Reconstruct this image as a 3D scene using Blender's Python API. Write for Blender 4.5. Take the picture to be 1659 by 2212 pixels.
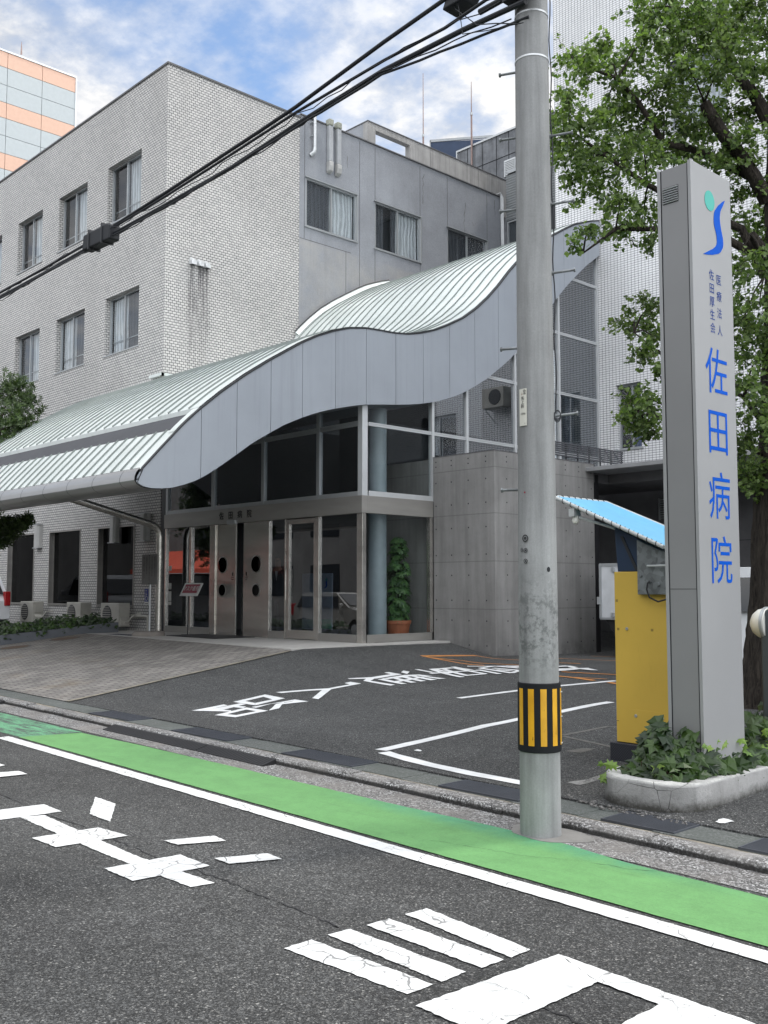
import bpy, bmesh, math, random
from mathutils import Vector, Matrix
for o in list(bpy.data.objects): bpy.data.objects.remove(o)
S = bpy.context.scene; COL = S.collection
R = math.radians
# ------------------------------------------------------------------ camera
cam_d = bpy.data.cameras.new('camera'); cam = bpy.data.objects.new('camera', cam_d); COL.objects.link(cam)
cam_d.sensor_fit = 'VERTICAL'; cam_d.sensor_height = 36; cam_d.lens = 36*2170/2212
cam_d.clip_start = .05; cam_d.clip_end = 2000
cam.location = (0, 0, 1.6); cam.rotation_euler = (R(90+4.4), 0, R(46.5))
S.camera = cam
# ------------------------------------------------------------------ sky, sun, exposure
SUN = Vector((.42, 1.0, 1.75)).normalized()
W = bpy.data.worlds.new('World'); S.world = W; W.use_nodes = True
nt = W.node_tree; N = nt.nodes; L = nt.links; N.clear()
def wn(t, **k):
    n = N.new(t)
    for a, b in k.items(): setattr(n, a, b)
    return n
sky = wn('ShaderNodeTexSky', sky_type='NISHITA', sun_disc=False)
sky.sun_elevation = math.asin(SUN.z); sky.sun_rotation = math.atan2(SUN.x, SUN.y); sky.dust_density = .6; sky.ozone_density = 2.0
tc = wn('ShaderNodeTexCoord'); sep = wn('ShaderNodeSeparateXYZ'); L.new(tc.outputs['Generated'], sep.inputs[0])
zz = wn('ShaderNodeMath', operation='ADD'); L.new(sep.outputs[2], zz.inputs[0]); zz.inputs[1].default_value = .22
zm = wn('ShaderNodeMath', operation='MAXIMUM'); L.new(zz.outputs[0], zm.inputs[0]); zm.inputs[1].default_value = .05
dx = wn('ShaderNodeMath', operation='DIVIDE'); L.new(sep.outputs[0], dx.inputs[0]); L.new(zm.outputs[0], dx.inputs[1])
dy = wn('ShaderNodeMath', operation='DIVIDE'); L.new(sep.outputs[1], dy.inputs[0]); L.new(zm.outputs[0], dy.inputs[1])
cb = wn('ShaderNodeCombineXYZ'); L.new(dx.outputs[0], cb.inputs[0]); L.new(dy.outputs[0], cb.inputs[1]); cb.inputs[2].default_value = 11.36
n1 = wn('ShaderNodeTexNoise'); n1.inputs['Scale'].default_value = 2.3; n1.inputs['Detail'].default_value = 9; n1.inputs['Roughness'].default_value = .58; n1.inputs['Distortion'].default_value = .25
n2 = wn('ShaderNodeTexNoise'); n2.inputs['Scale'].default_value = 10.5; n2.inputs['Detail'].default_value = 8; n2.inputs['Roughness'].default_value = .6
L.new(cb.outputs[0], n1.inputs['Vector']); L.new(cb.outputs[0], n2.inputs['Vector'])
mx = wn('ShaderNodeMath', operation='MULTIPLY_ADD'); L.new(n2.outputs[0], mx.inputs[0]); mx.inputs[1].default_value = .45; L.new(n1.outputs[0], mx.inputs[2])
cr = wn('ShaderNodeValToRGB'); 
cr.color_ramp.elements[0].position = .55; cr.color_ramp.elements[0].color = (0, 0, 0, 1)
cr.color_ramp.elements[1].position = .84; cr.color_ramp.elements[1].color = (1, 1, 1, 1)
# a gap in the cloud, its middle up and to the left of the view
D0 = (-0.775, 0.403, 0.487); D1 = (-0.719, 0.525, 0.455); DS = []
for v_ in (D0, D1):
    n_ = wn('ShaderNodeVectorMath', operation='DOT_PRODUCT'); L.new(tc.outputs['Generated'], n_.inputs[0]); n_.inputs[1].default_value = v_; DS.append(n_.outputs['Value'])
dm = wn('ShaderNodeMath', operation='MAXIMUM'); L.new(DS[0], dm.inputs[0]); L.new(DS[1], dm.inputs[1])
dt = wn('ShaderNodeMapRange'); L.new(dm.outputs[0], dt.inputs['Value']); dt.inputs['From Min'].default_value = math.cos(R(15)); dt.inputs['From Max'].default_value = math.cos(R(3))
dt.inputs['To Min'].default_value = .10; dt.inputs['To Max'].default_value = .0
ma = wn('ShaderNodeMath', operation='ADD'); L.new(mx.outputs[0], ma.inputs[0]); L.new(dt.outputs[0], ma.inputs[1]); L.new(ma.outputs[0], cr.inputs[0])
md = cr
cc = wn('ShaderNodeValToRGB'); L.new(n2.outputs[0], cc.inputs[0])
cc.color_ramp.elements[0].position = .38; cc.color_ramp.elements[0].color = (5.9, 6.25, 6.9, 1)
cc.color_ramp.elements[1].position = .58; cc.color_ramp.elements[1].color = (9.3, 9.25, 9.2, 1)
# clouds out of view, behind and to the right, brightened to light the facades
dv = wn('ShaderNodeVectorMath', operation='DOT_PRODUCT'); L.new(tc.outputs['Generated'], dv.inputs[0]); dv.inputs[1].default_value = Vector((.82, -.10, .56)).normalized()
mr = wn('ShaderNodeMapRange', interpolation_type='SMOOTHSTEP'); L.new(dv.outputs['Value'], mr.inputs['Value']); mr.inputs['From Min'].default_value = -.35; mr.inputs['From Max'].default_value = .7; mr.inputs['To Min'].default_value = 1; mr.inputs['To Max'].default_value = 3.2
cs = wn('ShaderNodeVectorMath', operation='SCALE'); L.new(cc.outputs[0], cs.inputs[0]); L.new(mr.outputs[0], cs.inputs['Scale'])
sk = wn('ShaderNodeMixRGB', blend_type='MULTIPLY'); sk.inputs[0].default_value = 1; L.new(sky.outputs[0], sk.inputs[1]); sk.inputs[2].default_value = (1.85, 1.85, 1.82, 1)
mixc = wn('ShaderNodeMixRGB'); L.new(md.outputs[0], mixc.inputs[0]); L.new(sk.outputs[0], mixc.inputs[1]); L.new(cs.outputs[0], mixc.inputs[2])
bg = wn('ShaderNodeBackground'); bg.inputs[1].default_value = .1; L.new(mixc.outputs[0], bg.inputs[0])
wo = wn('ShaderNodeOutputWorld'); L.new(bg.outputs[0], wo.inputs[0])
sd = bpy.data.lights.new('sun', 'SUN'); sd.energy = 1.5; sd.angle = R(6); sd.color = (1, .94, .85)
so = bpy.data.objects.new('sun', sd); COL.objects.link(so); so.rotation_euler = SUN.to_track_quat('Z', 'Y').to_euler(); so.location = (0, 0, 40)
S.view_settings.view_transform = 'Standard'; S.view_settings.look = 'None'; S.view_settings.gamma = 1; S.view_settings.exposure = 0.18
S.render.engine = 'CYCLES'
try:
    S.cycles.max_bounces = 8; S.cycles.transparent_max_bounces = 12; S.cycles.caustics_reflective = False; S.cycles.caustics_refractive = False
except Exception: pass
# ------------------------------------------------------------------ helpers
def tag(o, label=None, cat=None, group=None, kind=None):
    if label: o['label'] = label
    if cat: o['category'] = cat
    if group: o['group'] = group
    if kind: o['kind'] = kind
    return o
def empty(name, loc, label, cat, group=None, rz=0):
    o = bpy.data.objects.new(name, None); COL.objects.link(o); o.location = loc; o.rotation_euler = (0, 0, rz); o.empty_display_size = .2
    return tag(o, label, cat, group)
def lerp(a, b, t): return a+(b-a)*t
class MB:
    """collects shapes, world or local coordinates, and links them as one mesh object"""
    def __init__(s): s.b = bmesh.new()
    def box(s, x0, x1, y0, y1, z0, z1):
        v = [s.b.verts.new(p) for p in ((x0,y0,z0),(x1,y0,z0),(x1,y1,z0),(x0,y1,z0),(x0,y0,z1),(x1,y0,z1),(x1,y1,z1),(x0,y1,z1))]
        for f in ((0,3,2,1),(4,5,6,7),(0,1,5,4),(1,2,6,5),(2,3,7,6),(3,0,4,7)): s.b.faces.new([v[i] for i in f])
        return s
    def poly(s, pts):
        try: s.b.faces.new([s.b.verts.new(p) for p in pts])
        except ValueError: pass
        return s
    def prism(s, pts, vec):
        """polygon extruded by vec"""
        vec = Vector(vec); a = [s.b.verts.new(p) for p in pts]; c = [s.b.verts.new(Vector(p)+vec) for p in pts]
        s.b.faces.new(a); s.b.faces.new(c[::-1]); n = len(pts)
        for i in range(n): s.b.faces.new((a[i], c[i], c[(i+1) % n], a[(i+1) % n]))
        return s
    def strip(s, A, B):
        a = [s.b.verts.new(p) for p in A]; c = [s.b.verts.new(p) for p in B]
        for i in range(len(a)-1): s.b.faces.new((a[i], a[i+1], c[i+1], c[i]))
        return s
    def tube(s, pts, rad, n=10, cap=True):
        pts = [Vector(p) for p in pts]; rr = rad if isinstance(rad, (list, tuple)) else [rad]*len(pts); rings = []
        up = Vector((0, 0, 1)); prev = None
        for i, p in enumerate(pts):
            d = (pts[min(i+1, len(pts)-1)]-pts[max(i-1, 0)])
            if d.length < 1e-7: d = Vector((0, 0, 1))
            d.normalize()
            if prev is None:
                u = d.cross(up)
                if u.length < .05: u = d.cross(Vector((1, 0, 0)))
                u.normalize()
            else:
                u = prev-d*prev.dot(d)
                if u.length < 1e-4: u = d.orthogonal()
                u.normalize()
            prev = u; w = d.cross(u)
            rings.append([s.b.verts.new(p+(u*math.cos(2*math.pi*k/n)+w*math.sin(2*math.pi*k/n))*rr[i]) for k in range(n)])
        for i in range(len(rings)-1):
            for k in range(n): s.b.faces.new((rings[i][k], rings[i][(k+1) % n], rings[i+1][(k+1) % n], rings[i+1][k]))
        if cap:
            s.b.faces.new(rings[0][::-1]); s.b.faces.new(rings[-1])
        return s
    def lathe(s, prof, c=(0, 0, 0), n=24, axis='z'):
        rings = []
        for r, h in prof:
            ring = []
            for k in range(n):
                a = 2*math.pi*k/n; q = (r*math.cos(a), r*math.sin(a), h)
                if axis == 'x': q = (q[2], q[0], q[1])
                if axis == 'y': q = (q[0], q[2], q[1])
                ring.append(s.b.verts.new((c[0]+q[0], c[1]+q[1], c[2]+q[2])))
            rings.append(ring)
        for i in range(len(rings)-1):
            for k in range(n): s.b.faces.new((rings[i][k], rings[i][(k+1) % n], rings[i+1][(k+1) % n], rings[i+1][k]))
        s.b.faces.new(rings[0][::-1]); s.b.faces.new(rings[-1])
        return s
    def wall(s, axis, c, u0, u1, z0, z1, holes, depth):
        """wall face with openings; axis 'y': plane y=c, u=x, the reveals go to y=c+depth; axis 'x': plane x=c, u=y, reveals to x=c+depth"""
        us = sorted({u0, u1}|{h[0] for h in holes}|{h[1] for h in holes}); zs = sorted({z0, z1}|{h[2] for h in holes}|{h[3] for h in holes})
        us = [u for u in us if u0-1e-6 <= u <= u1+1e-6]; zs = [z for z in zs if z0-1e-6 <= z <= z1+1e-6]
        P = (lambda u, z, d=0: (u, c+d, z)) if axis == 'y' else (lambda u, z, d=0: (c+d, u, z))
        flip = (axis == 'x')
        for i in range(len(us)-1):
            for j in range(len(zs)-1):
                um, zm_ = (us[i]+us[i+1])/2, (zs[j]+zs[j+1])/2
                if any(h[0] < um < h[1] and h[2] < zm_ < h[3] for h in holes): continue
                s.poly([P(us[i], zs[j]), P(us[i+1], zs[j]), P(us[i+1], zs[j+1]), P(us[i], zs[j+1])])
        for a, b, e, f in holes:
            a_, b_, e_, f_ = max(a, u0), min(b, u1), max(e, z0), min(f, z1)
            s.poly([P(a_, e_), P(a_, f_), P(a_, f_, depth), P(a_, e_, depth)])
            s.poly([P(b_, e_), P(b_, e_, depth), P(b_, f_, depth), P(b_, f_)])
            s.poly([P(a_, f_), P(b_, f_), P(b_, f_, depth), P(a_, f_, depth)])
            s.poly([P(a_, e_), P(a_, e_, depth), P(b_, e_, depth), P(b_, e_)])
        return s
    def build(s, name, mat, parent=None, smooth=False, label=None, bevel=0, seg=2, recalc=True):
        if recalc: bmesh.ops.recalc_face_normals(s.b, faces=s.b.faces)
        m = bpy.data.meshes.new(name); s.b.to_mesh(m); s.b.free()
        o = bpy.data.objects.new(name, m); COL.objects.link(o)
        for mm in (mat if isinstance(mat, (list, tuple)) else [mat]): m.materials.append(mm)
        if smooth:
            for p in m.polygons: p.use_smooth = True
            try: m.set_sharp_from_angle(angle=R(35))
            except Exception: pass
        if parent is not None:
            o.parent = parent; o.matrix_parent_inverse = Matrix.Identity(4)
        if bevel:
            b = o.modifiers.new('bevel', 'BEVEL'); b.width = bevel; b.segments = seg; b.limit_method = 'ANGLE'; b.angle_limit = R(40)
        if label: o['label'] = label
        return o
def off(parent):
    """builder coordinates are world coordinates; parts get parented to an empty whose location must be undone"""
    return parent
def adopt(parent, *objs):
    inv = Matrix.Translation(-Vector(parent.location)) if parent.rotation_euler.z == 0 else (Matrix.Translation(parent.location) @ parent.rotation_euler.to_matrix().to_4x4()).inverted()
    for o in objs:
        o.parent = parent; o.matrix_parent_inverse = inv
    return objs[0] if objs else None
class Th:
    """a thing: an empty at its base plus parts given in world coordinates"""
    def __init__(s, name, loc, label, cat, group=None):
        s.e = empty(name, loc, label, cat, group)
    def part(s, mb, name, mat, **k):
        o = mb.build(name, mat, **k); adopt(s.e, o); return o
def sub(parent, mb, name, mat, **k):
    o = mb.build(name, mat, **k); o.parent = parent; o.matrix_parent_inverse = Matrix.Identity(4); return o
def struct(mb, name, mat, **k):
    o = mb.build(name, mat, **k); o['kind'] = 'structure'; return o
def text_mesh(body, size, name, mat, M, bold=0.0, ext=.002, align='CENTER', sx=1.0):
    c = bpy.data.curves.new(name, 'FONT'); c.body = body; c.size = size; c.align_x = align; c.align_y = 'CENTER'; c.offset = bold; c.extrude = ext; c.resolution_u = 3
    t = bpy.data.objects.new(name, c); COL.objects.link(t)
    m = bpy.data.meshes.new_from_object(t.evaluated_get(bpy.context.evaluated_depsgraph_get()))
    bpy.data.objects.remove(t); bpy.data.curves.remove(c)
    m.transform(Matrix.Diagonal((sx, 1, 1, 1))); m.transform(M); m.materials.clear(); m.materials.append(mat)
    o = bpy.data.objects.new(name, m); COL.objects.link(o); return o
def join(objs, name):
    b = bmesh.new()
    for o in objs: b.from_mesh(o.data)
    m = bpy.data.meshes.new(name); b.to_mesh(m); b.free(); m.materials.append(objs[0].data.materials[0])
    for o in objs: bpy.data.objects.remove(o)
    r = bpy.data.objects.new(name, m); COL.objects.link(r); return r
FX = Matrix(((0, 0, 1, 0), (1, 0, 0, 0), (0, 1, 0, 0), (0, 0, 0, 1)))      # text facing +X: u->Y, v->Z
FY = Matrix(((1, 0, 0, 0), (0, 0, -1, 0), (0, 1, 0, 0), (0, 0, 0, 1)))     # text facing -Y: u->X, v->Z
def T3(x, y, z): return Matrix.Translation((x, y, z))
# ------------------------------------------------------------------ materials
class NT:
    def __init__(s, name):
        s.m = bpy.data.materials.new(name); s.m.use_nodes = True; s.t = s.m.node_tree; s.n = s.t.nodes; s.l = s.t.links
        s.p = s.n['Principled BSDF']; s.out = s.n['Material Output']
        s.geo = s.n.new('ShaderNodeNewGeometry'); s.pos = s.geo.outputs['Position']
    def add(s, t, **k):
        n = s.n.new(t)
        for a, b in k.items(): setattr(n, a, b)
        return n
    def math(s, op, a, b=None, c=None, clamp=False):
        n = s.add('ShaderNodeMath', operation=op, use_clamp=clamp)
        for i, v in enumerate((a, b, c)):
            if v is None: continue
            if isinstance(v, (int, float)): n.inputs[i].default_value = v
            else: s.l.new(v, n.inputs[i])
        return n.outputs[0]
    def noise(s, scale, detail=3, rough=.5, vec=None, stretch=None, dist=0):
        n = s.add('ShaderNodeTexNoise'); n.inputs['Scale'].default_value = scale; n.inputs['Detail'].default_value = detail; n.inputs['Roughness'].default_value = rough; n.inputs['Distortion'].default_value = dist
        v = vec or s.pos
        if stretch:
            mp = s.add('ShaderNodeVectorMath', operation='MULTIPLY'); s.l.new(v, mp.inputs[0]); mp.inputs[1].default_value = stretch; v = mp.outputs[0]
        s.l.new(v, n.inputs['Vector']); return n.outputs[0]
    def ramp(s, v, p0, p1, a=0., b=1.):
        n = s.add('ShaderNodeMapRange'); n.clamp = True; s.l.new(v, n.inputs['Value'])
        n.inputs['From Min'].default_value = p0; n.inputs['From Max'].default_value = p1; n.inputs['To Min'].default_value = a; n.inputs['To Max'].default_value = b
        return n.outputs[0]
    def mix(s, f, a, b, mode='MIX'):
        n = s.add('ShaderNodeMixRGB', blend_type=mode)
        for i, v in enumerate((f, a, b)):
            if isinstance(v, (int, float)): n.inputs[i].default_value = v
            elif isinstance(v, (tuple, list)): n.inputs[i].default_value = (*v[:3], 1)
            else: s.l.new(v, n.inputs[i])
        return n.outputs[0]
    def grey(s, v):
        n = s.add('ShaderNodeCombineColor')
        for i in range(3): s.l.new(v, n.inputs[i])
        return n.outputs[0]
    def voro(s, scale, feature='F1', vec=None, out='Distance'):
        n = s.add('ShaderNodeTexVoronoi', feature=feature); n.inputs['Scale'].default_value = scale
        s.l.new(vec or s.pos, n.inputs['Vector']); return n.outputs[out]
    def sep(s, v=None):
        n = s.add('ShaderNodeSeparateXYZ'); s.l.new(v or s.pos, n.inputs[0]); return n.outputs
    def comb(s, x, y, z=0.):
        n = s.add('ShaderNodeCombineXYZ')
        for i, v in enumerate((x, y, z)):
            if isinstance(v, (int, float)): n.inputs[i].default_value = v
            else: s.l.new(v, n.inputs[i])
        return n.outputs[0]
    def bump(s, h, strength=.3, dist=.01):
        n = s.add('ShaderNodeBump'); n.inputs['Strength'].default_value = strength; n.inputs['Distance'].default_value = dist; s.l.new(h, n.inputs['Height']); s.l.new(n.outputs[0], s.p.inputs['Normal'])
    def set(s, col=None, rough=None, metal=None, spec=None):
        for k, v in (('Base Color', col), ('Roughness', rough), ('Metallic', metal), ('Specular IOR Level', spec)):
            if v is None: continue
            if isinstance(v, (tuple, list)): s.p.inputs[k].default_value = (*v[:3], 1)
            elif isinstance(v, (int, float)): s.p.inputs[k].default_value = v
            else: s.l.new(v, s.p.inputs[k])
        return s.m
def sc(c, k): return tuple(x*k for x in c[:3])
def plain(name, col, rough=.6, metal=0, var=.12, scale=3., spec=.5, bump=0, bscale=60, stretch=None):
    t = NT(name); f = t.ramp(t.noise(scale, 5, .6, stretch=stretch), .3, .7)
    c = t.mix(f, sc(col, 1-var), sc(col, 1+var))
    if bump: t.bump(t.noise(bscale, 4), bump, .004)
    return t.set(c, rough, metal, spec)
def tile_mat(name, light, dark, mortar, bw, rh, ms, offset, stain=False):
    t = NT(name); x, y, z = t.sep(); nn = t.sep(t.geo.outputs['Normal'])
    f = t.math('GREATER_THAN', t.math('ABSOLUTE', nn[0]), .7)
    u = t.math('ADD', t.math('MULTIPLY', y, f), t.math('MULTIPLY', x, t.math('SUBTRACT', 1., f)))
    b = t.add('ShaderNodeTexBrick', offset=offset, offset_frequency=2, squash=1.0)
    t.l.new(t.comb(u, z), b.inputs['Vector'])
    for k, v in (('Scale', 1.), ('Mortar Size', ms), ('Mortar Smooth', .1), ('Bias', -.25), ('Brick Width', bw), ('Row Height', rh)): b.inputs[k].default_value = v
    b.inputs['Color1'].default_value = (*light, 1); b.inputs['Color2'].default_value = (*dark, 1); b.inputs['Mortar'].default_value = (*mortar, 1)
    v = t.ramp(t.noise(.5, 5, .6), .3, .7, .9, 1.06)
    c = t.mix(1., b.outputs['Color'], t.grey(v), 'MULTIPLY')
    dirt = t.math('ADD', t.ramp(t.noise(1.0, 5, .65, stretch=(1.2, 1.2, .14)), .50, .78, 0., .34), t.math('MULTIPLY', t.ramp(z, 13.9, 15.0), t.ramp(t.noise(2.4, 5, .7, stretch=(2, 2, .12)), .48, .7, 0., .30)))
    c = t.mix(dirt, c, sc(light, .55))
    if stain:
        a = t.math('MULTIPLY', f, t.math('MULTIPLY', t.ramp(y, 13.72, 13.84), t.ramp(y, 14.5, 14.36)))
        vz = t.math('MULTIPLY', t.ramp(z, 6.6, 9.9), t.ramp(z, 10.06, 9.98))
        sn = t.ramp(t.noise(6., 4, .6, stretch=(1, 3., .16)), .36, .62)
        k = t.math('MULTIPLY', t.math('MULTIPLY', a, vz), sn)
        c = t.mix(t.math('MULTIPLY', k, .85), c, (.05, .045, .05))
    t.bump(t.math('SUBTRACT', 1., b.outputs['Fac']), .5, .004)
    return t.set(c, t.ramp(b.outputs['Fac'], 0., 1., .32, .85), 0, .5)
M = {}
def asphalt(name, base, speck, var=.25, rough=.85, amount=.30):
    t = NT(name)
    big = t.math('MULTIPLY', t.ramp(t.noise(.45, 5, .65), .32, .7, 1-var, 1+var), t.ramp(t.noise(1.0, 4, .6, stretch=(.06, 1.3, 1)), .35, .65, .86, 1.14)); big = t.math('MULTIPLY', big, t.ramp(t.noise(1.7, 5, .8), .60, .72, 1., .72)); mid = t.ramp(t.noise(9, 4, .7), .3, .7, .8, 1.2)
    fine = t.ramp(t.noise(120, 3, .75), .34, .68, .30, 1.9)
    k = t.math('MULTIPLY', t.math('MULTIPLY', big, mid), fine)
    c = t.mix(1., base, t.grey(k), 'MULTIPLY')
    h = None
    for sc_, am, hi in ((75., amount, .75), (150., amount*1.15, .6)):
        cell = t.voro(sc_, out='Distance'); r_ = t.add('ShaderNodeSeparateColor'); t.l.new(t.voro(sc_, out='Color'), r_.inputs[0])
        m = t.math('MULTIPLY', t.ramp(cell, .46, .34), t.math('GREATER_THAN', r_.outputs[0], 1-am))
        m = t.math('MULTIPLY', m, t.ramp(t.noise(1.3, 3), .3, .7, .55, 1.15)); c = t.mix(t.math('MULTIPLY', m, t.ramp(r_.outputs[1], 0, 1, .08, hi)), c, speck)
        h = cell
    cc_ = t.add('ShaderNodeSeparateColor'); t.l.new(t.voro(105., out='Color'), cc_.inputs[0]); c = t.mix(1., c, t.grey(t.ramp(t.math('POWER', cc_.outputs[0], 2.), 0, 1, .55, 2.1)), 'MULTIPLY')
    t.bump(t.math('ADD', t.noise(110, 3, .7), t.math('MULTIPLY', h, .8)), .8, .007)
    return t.set(c, rough, 0, .35), t
M['asphalt'], _ = asphalt('road_asphalt', (.047, .048, .048), (.26, .255, .24), .34)
M['asphalt_lot'], _ = asphalt('lot_asphalt', (.047, .048, .048), (.30, .30, .29), .15)
def paint(name, col, wear, wearcol, crack=True, teal=False, lo=.62):
    t = NT(name)
    c = t.mix(t.ramp(t.noise(4, 7, .75), .35, .66), sc(col, .80), col)
    if teal:
        x, y, z = t.sep()
        d = t.math('ADD', t.math('MULTIPLY', x, .034), y)          # distance across the lane
        k = t.math('MULTIPLY', t.ramp(d, 4.88, 5.1), t.math('MULTIPLY', t.ramp(x, -6.3, -5.2), t.ramp(x, -2.4, -3.4)))
        k = t.math('MULTIPLY', k, t.ramp(t.noise(3., 5, .6, stretch=(3, 1, 1)), .3, .65, .35, 1.))
        c = t.mix(t.math('MULTIPLY', k, .75), c, (.05, .24, .16))
        st = t.ramp(t.noise(3.0, 6, .75, stretch=(6, .8, 1)), .58, .72, 0., .35); c = t.mix(st, c, sc(col, .62)); sf = t.ramp(t.noise(2.2, 7, .8, stretch=(.45, 9, 1)), .56, .66, 0, .38); c = t.mix(sf, c, (.06, .15, .06)); c = t.mix(t.ramp(t.noise(26, 4, .7), .70, .72, 0, .85), c, (.03, .07, .03)); c = t.mix(1., c, t.grey(t.ramp(t.noise(90, 3, .7), .3, .7, .86, 1.10)), 'MULTIPLY')
    w = t.ramp(t.noise(34, 5, .75), lo, lo+.06, 0, wear); w2 = t.math('MULTIPLY', w, t.ramp(t.noise(2.2, 3, .6), .42, .62))
    c = t.mix(w2, c, wearcol)
    if crack:
        wv = t.add('ShaderNodeVectorMath', operation='ADD'); t.l.new(t.pos, wv.inputs[0])
        nz = t.add('ShaderNodeTexNoise'); nz.inputs['Scale'].default_value = 6; t.l.new(t.pos, nz.inputs['Vector'])
        ms_ = t.add('ShaderNodeVectorMath', operation='SCALE'); t.l.new(nz.outputs['Color'], ms_.inputs[0]); ms_.inputs['Scale'].default_value = .16; t.l.new(ms_.outputs[0], wv.inputs[1])
        e = t.voro(4.2, 'DISTANCE_TO_EDGE', vec=wv.outputs[0])
        cm = t.math('MULTIPLY', t.math('LESS_THAN', e, .014), t.ramp(t.noise(1.3, 2), .42, .50))
        c = t.mix(t.math('MULTIPLY', cm, .75), c, wearcol)
    t.bump(t.noise(120, 3, .7), .35, .004)
    return t.set(c, .62, 0, .4)
M['white'] = paint('white_road_paint', (.70, .71, .705), .95, (.10, .10, .10), lo=.585)
M['white_lot'] = paint('white_lot_paint', (.76, .77, .77), .5, (.12, .12, .12), crack=False)
M['green'] = paint('green_road_paint', (.135, .325, .115), .8, (.03, .12, .04), crack=False, teal=True, lo=.70)
M['orange'] = paint('orange_line_paint', (.58, .24, .06), .7, (.1, .08, .06), crack=False, lo=.55)
def worn_green():
    t = NT('worn_green_paint'); k = t.ramp(t.noise(2.0, 6, .8, stretch=(1.0, 5, 1)), .40, .56)
    k2 = t.math('MULTIPLY', k, t.ramp(t.noise(90, 3, .7), .30, .5))
    return t.set(t.mix(k2, (.05, .052, .055), (.11, .32, .17)), .8)
M['worn_green'] = worn_green()
M['faded'] = plain('faded_grey_line', (.12, .115, .105), .8, var=.3, scale=20)
M['faded_white'] = paint('faded_white_line', (.28, .28, .27), 1., (.06, .06, .06), crack=False, lo=.45)
def conc(name, col, rough=.85, speck=0., var=.18, scale=1.5, streak=False, fine=.08, dark=.0):
    t = NT(name); a = t.ramp(t.noise(scale, 6, .65), .3, .72, 1-var, 1+var); b = t.ramp(t.noise(60, 4, .7), .3, .7, 1-fine, 1+fine)
    k = t.math('MULTIPLY', a, b)
    if streak: k = t.math('MULTIPLY', k, t.ramp(t.noise(5, 5, .65, stretch=(1.6, 1.6, .08)), .35, .75, 1.12, .70))
    c = t.mix(1., col, t.grey(k), 'MULTIPLY')
    if speck:
        cc_ = t.add('ShaderNodeSeparateColor'); t.l.new(t.voro(78., out='Color'), cc_.inputs[0]); ed = t.voro(78., 'DISTANCE_TO_EDGE'); pat = t.ramp(t.noise(2.0, 5, .7), .36, .60, .15, 1.)
        cg = t.grey(t.ramp(t.math('POWER', cc_.outputs[0], 1.6), 0, 1, .05, .58)); peb = t.mix(t.ramp(ed, .10, .03), cg, (.03, .028, .026))
        c = t.mix(t.math('MULTIPLY', pat, min(1., speck*1.9)), c, peb)
    if dark: c = t.mix(t.ramp(t.noise(2.2, 5, .7), .5, .7, 0, dark), c, sc(col, .35))
    t.bump(t.noise(70, 4, .7), .3, .004)
    return t.set(c, rough, 0, .35)
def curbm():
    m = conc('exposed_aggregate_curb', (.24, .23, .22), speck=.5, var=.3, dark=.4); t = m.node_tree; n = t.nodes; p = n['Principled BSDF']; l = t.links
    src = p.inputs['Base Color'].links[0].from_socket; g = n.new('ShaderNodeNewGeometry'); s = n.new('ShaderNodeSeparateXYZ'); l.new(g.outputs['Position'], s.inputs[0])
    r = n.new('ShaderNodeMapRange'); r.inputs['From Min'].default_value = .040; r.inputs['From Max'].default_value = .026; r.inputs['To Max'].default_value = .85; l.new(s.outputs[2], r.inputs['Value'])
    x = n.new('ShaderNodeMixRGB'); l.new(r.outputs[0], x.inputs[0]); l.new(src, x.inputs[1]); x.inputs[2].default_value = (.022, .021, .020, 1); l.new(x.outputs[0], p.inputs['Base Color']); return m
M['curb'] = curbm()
M['gutter'] = conc('gutter_aggregate', (.17, .16, .15), speck=.5, var=.45, scale=2.5, dark=.45)
M['gutter_lid'] = conc('gutter_lid_concrete', (.085, .095, .088), speck=.12, var=.15)
M['tan_strip'] = conc('tan_mortar_strip', (.22, .20, .16), var=.35, scale=5)
M['apron'] = conc('apron_concrete', (.40, .39, .37), var=.12, scale=2)
def wall_conc():
    t = NT('fair_faced_concrete'); a = t.ramp(t.noise(1.1, 6, .6), .3, .72, .80, 1.18); st = t.ramp(t.noise(4, 5, .65, stretch=(1.5, 1.5, .1)), .4, .8, 1.08, .72)
    b = t.ramp(t.noise(45, 4, .7), .3, .7, .95, 1.05); x, y, z = t.sep()
    c = t.mix(1., (.235, .232, .226), t.grey(t.math('MULTIPLY', t.math('MULTIPLY', a, st), b)), 'MULTIPLY')
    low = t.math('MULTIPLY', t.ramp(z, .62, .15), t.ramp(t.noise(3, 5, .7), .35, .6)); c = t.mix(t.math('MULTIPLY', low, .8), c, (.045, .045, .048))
    # lift joints
    for zj in (4.0, 3.09, 2.15, 1.21):
        d = t.math('ABSOLUTE', t.math('SUBTRACT', z, zj)); c = t.mix(t.ramp(d, .0, .014, .55, 0.), c, (.08, .08, .08))
    t.bump(t.noise(30, 4, .6), .12, .004)
    return t.set(c, .7, 0, .4)
M['fair_concrete'] = wall_conc()
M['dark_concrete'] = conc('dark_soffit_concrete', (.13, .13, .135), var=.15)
M['pole'] = None
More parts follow.
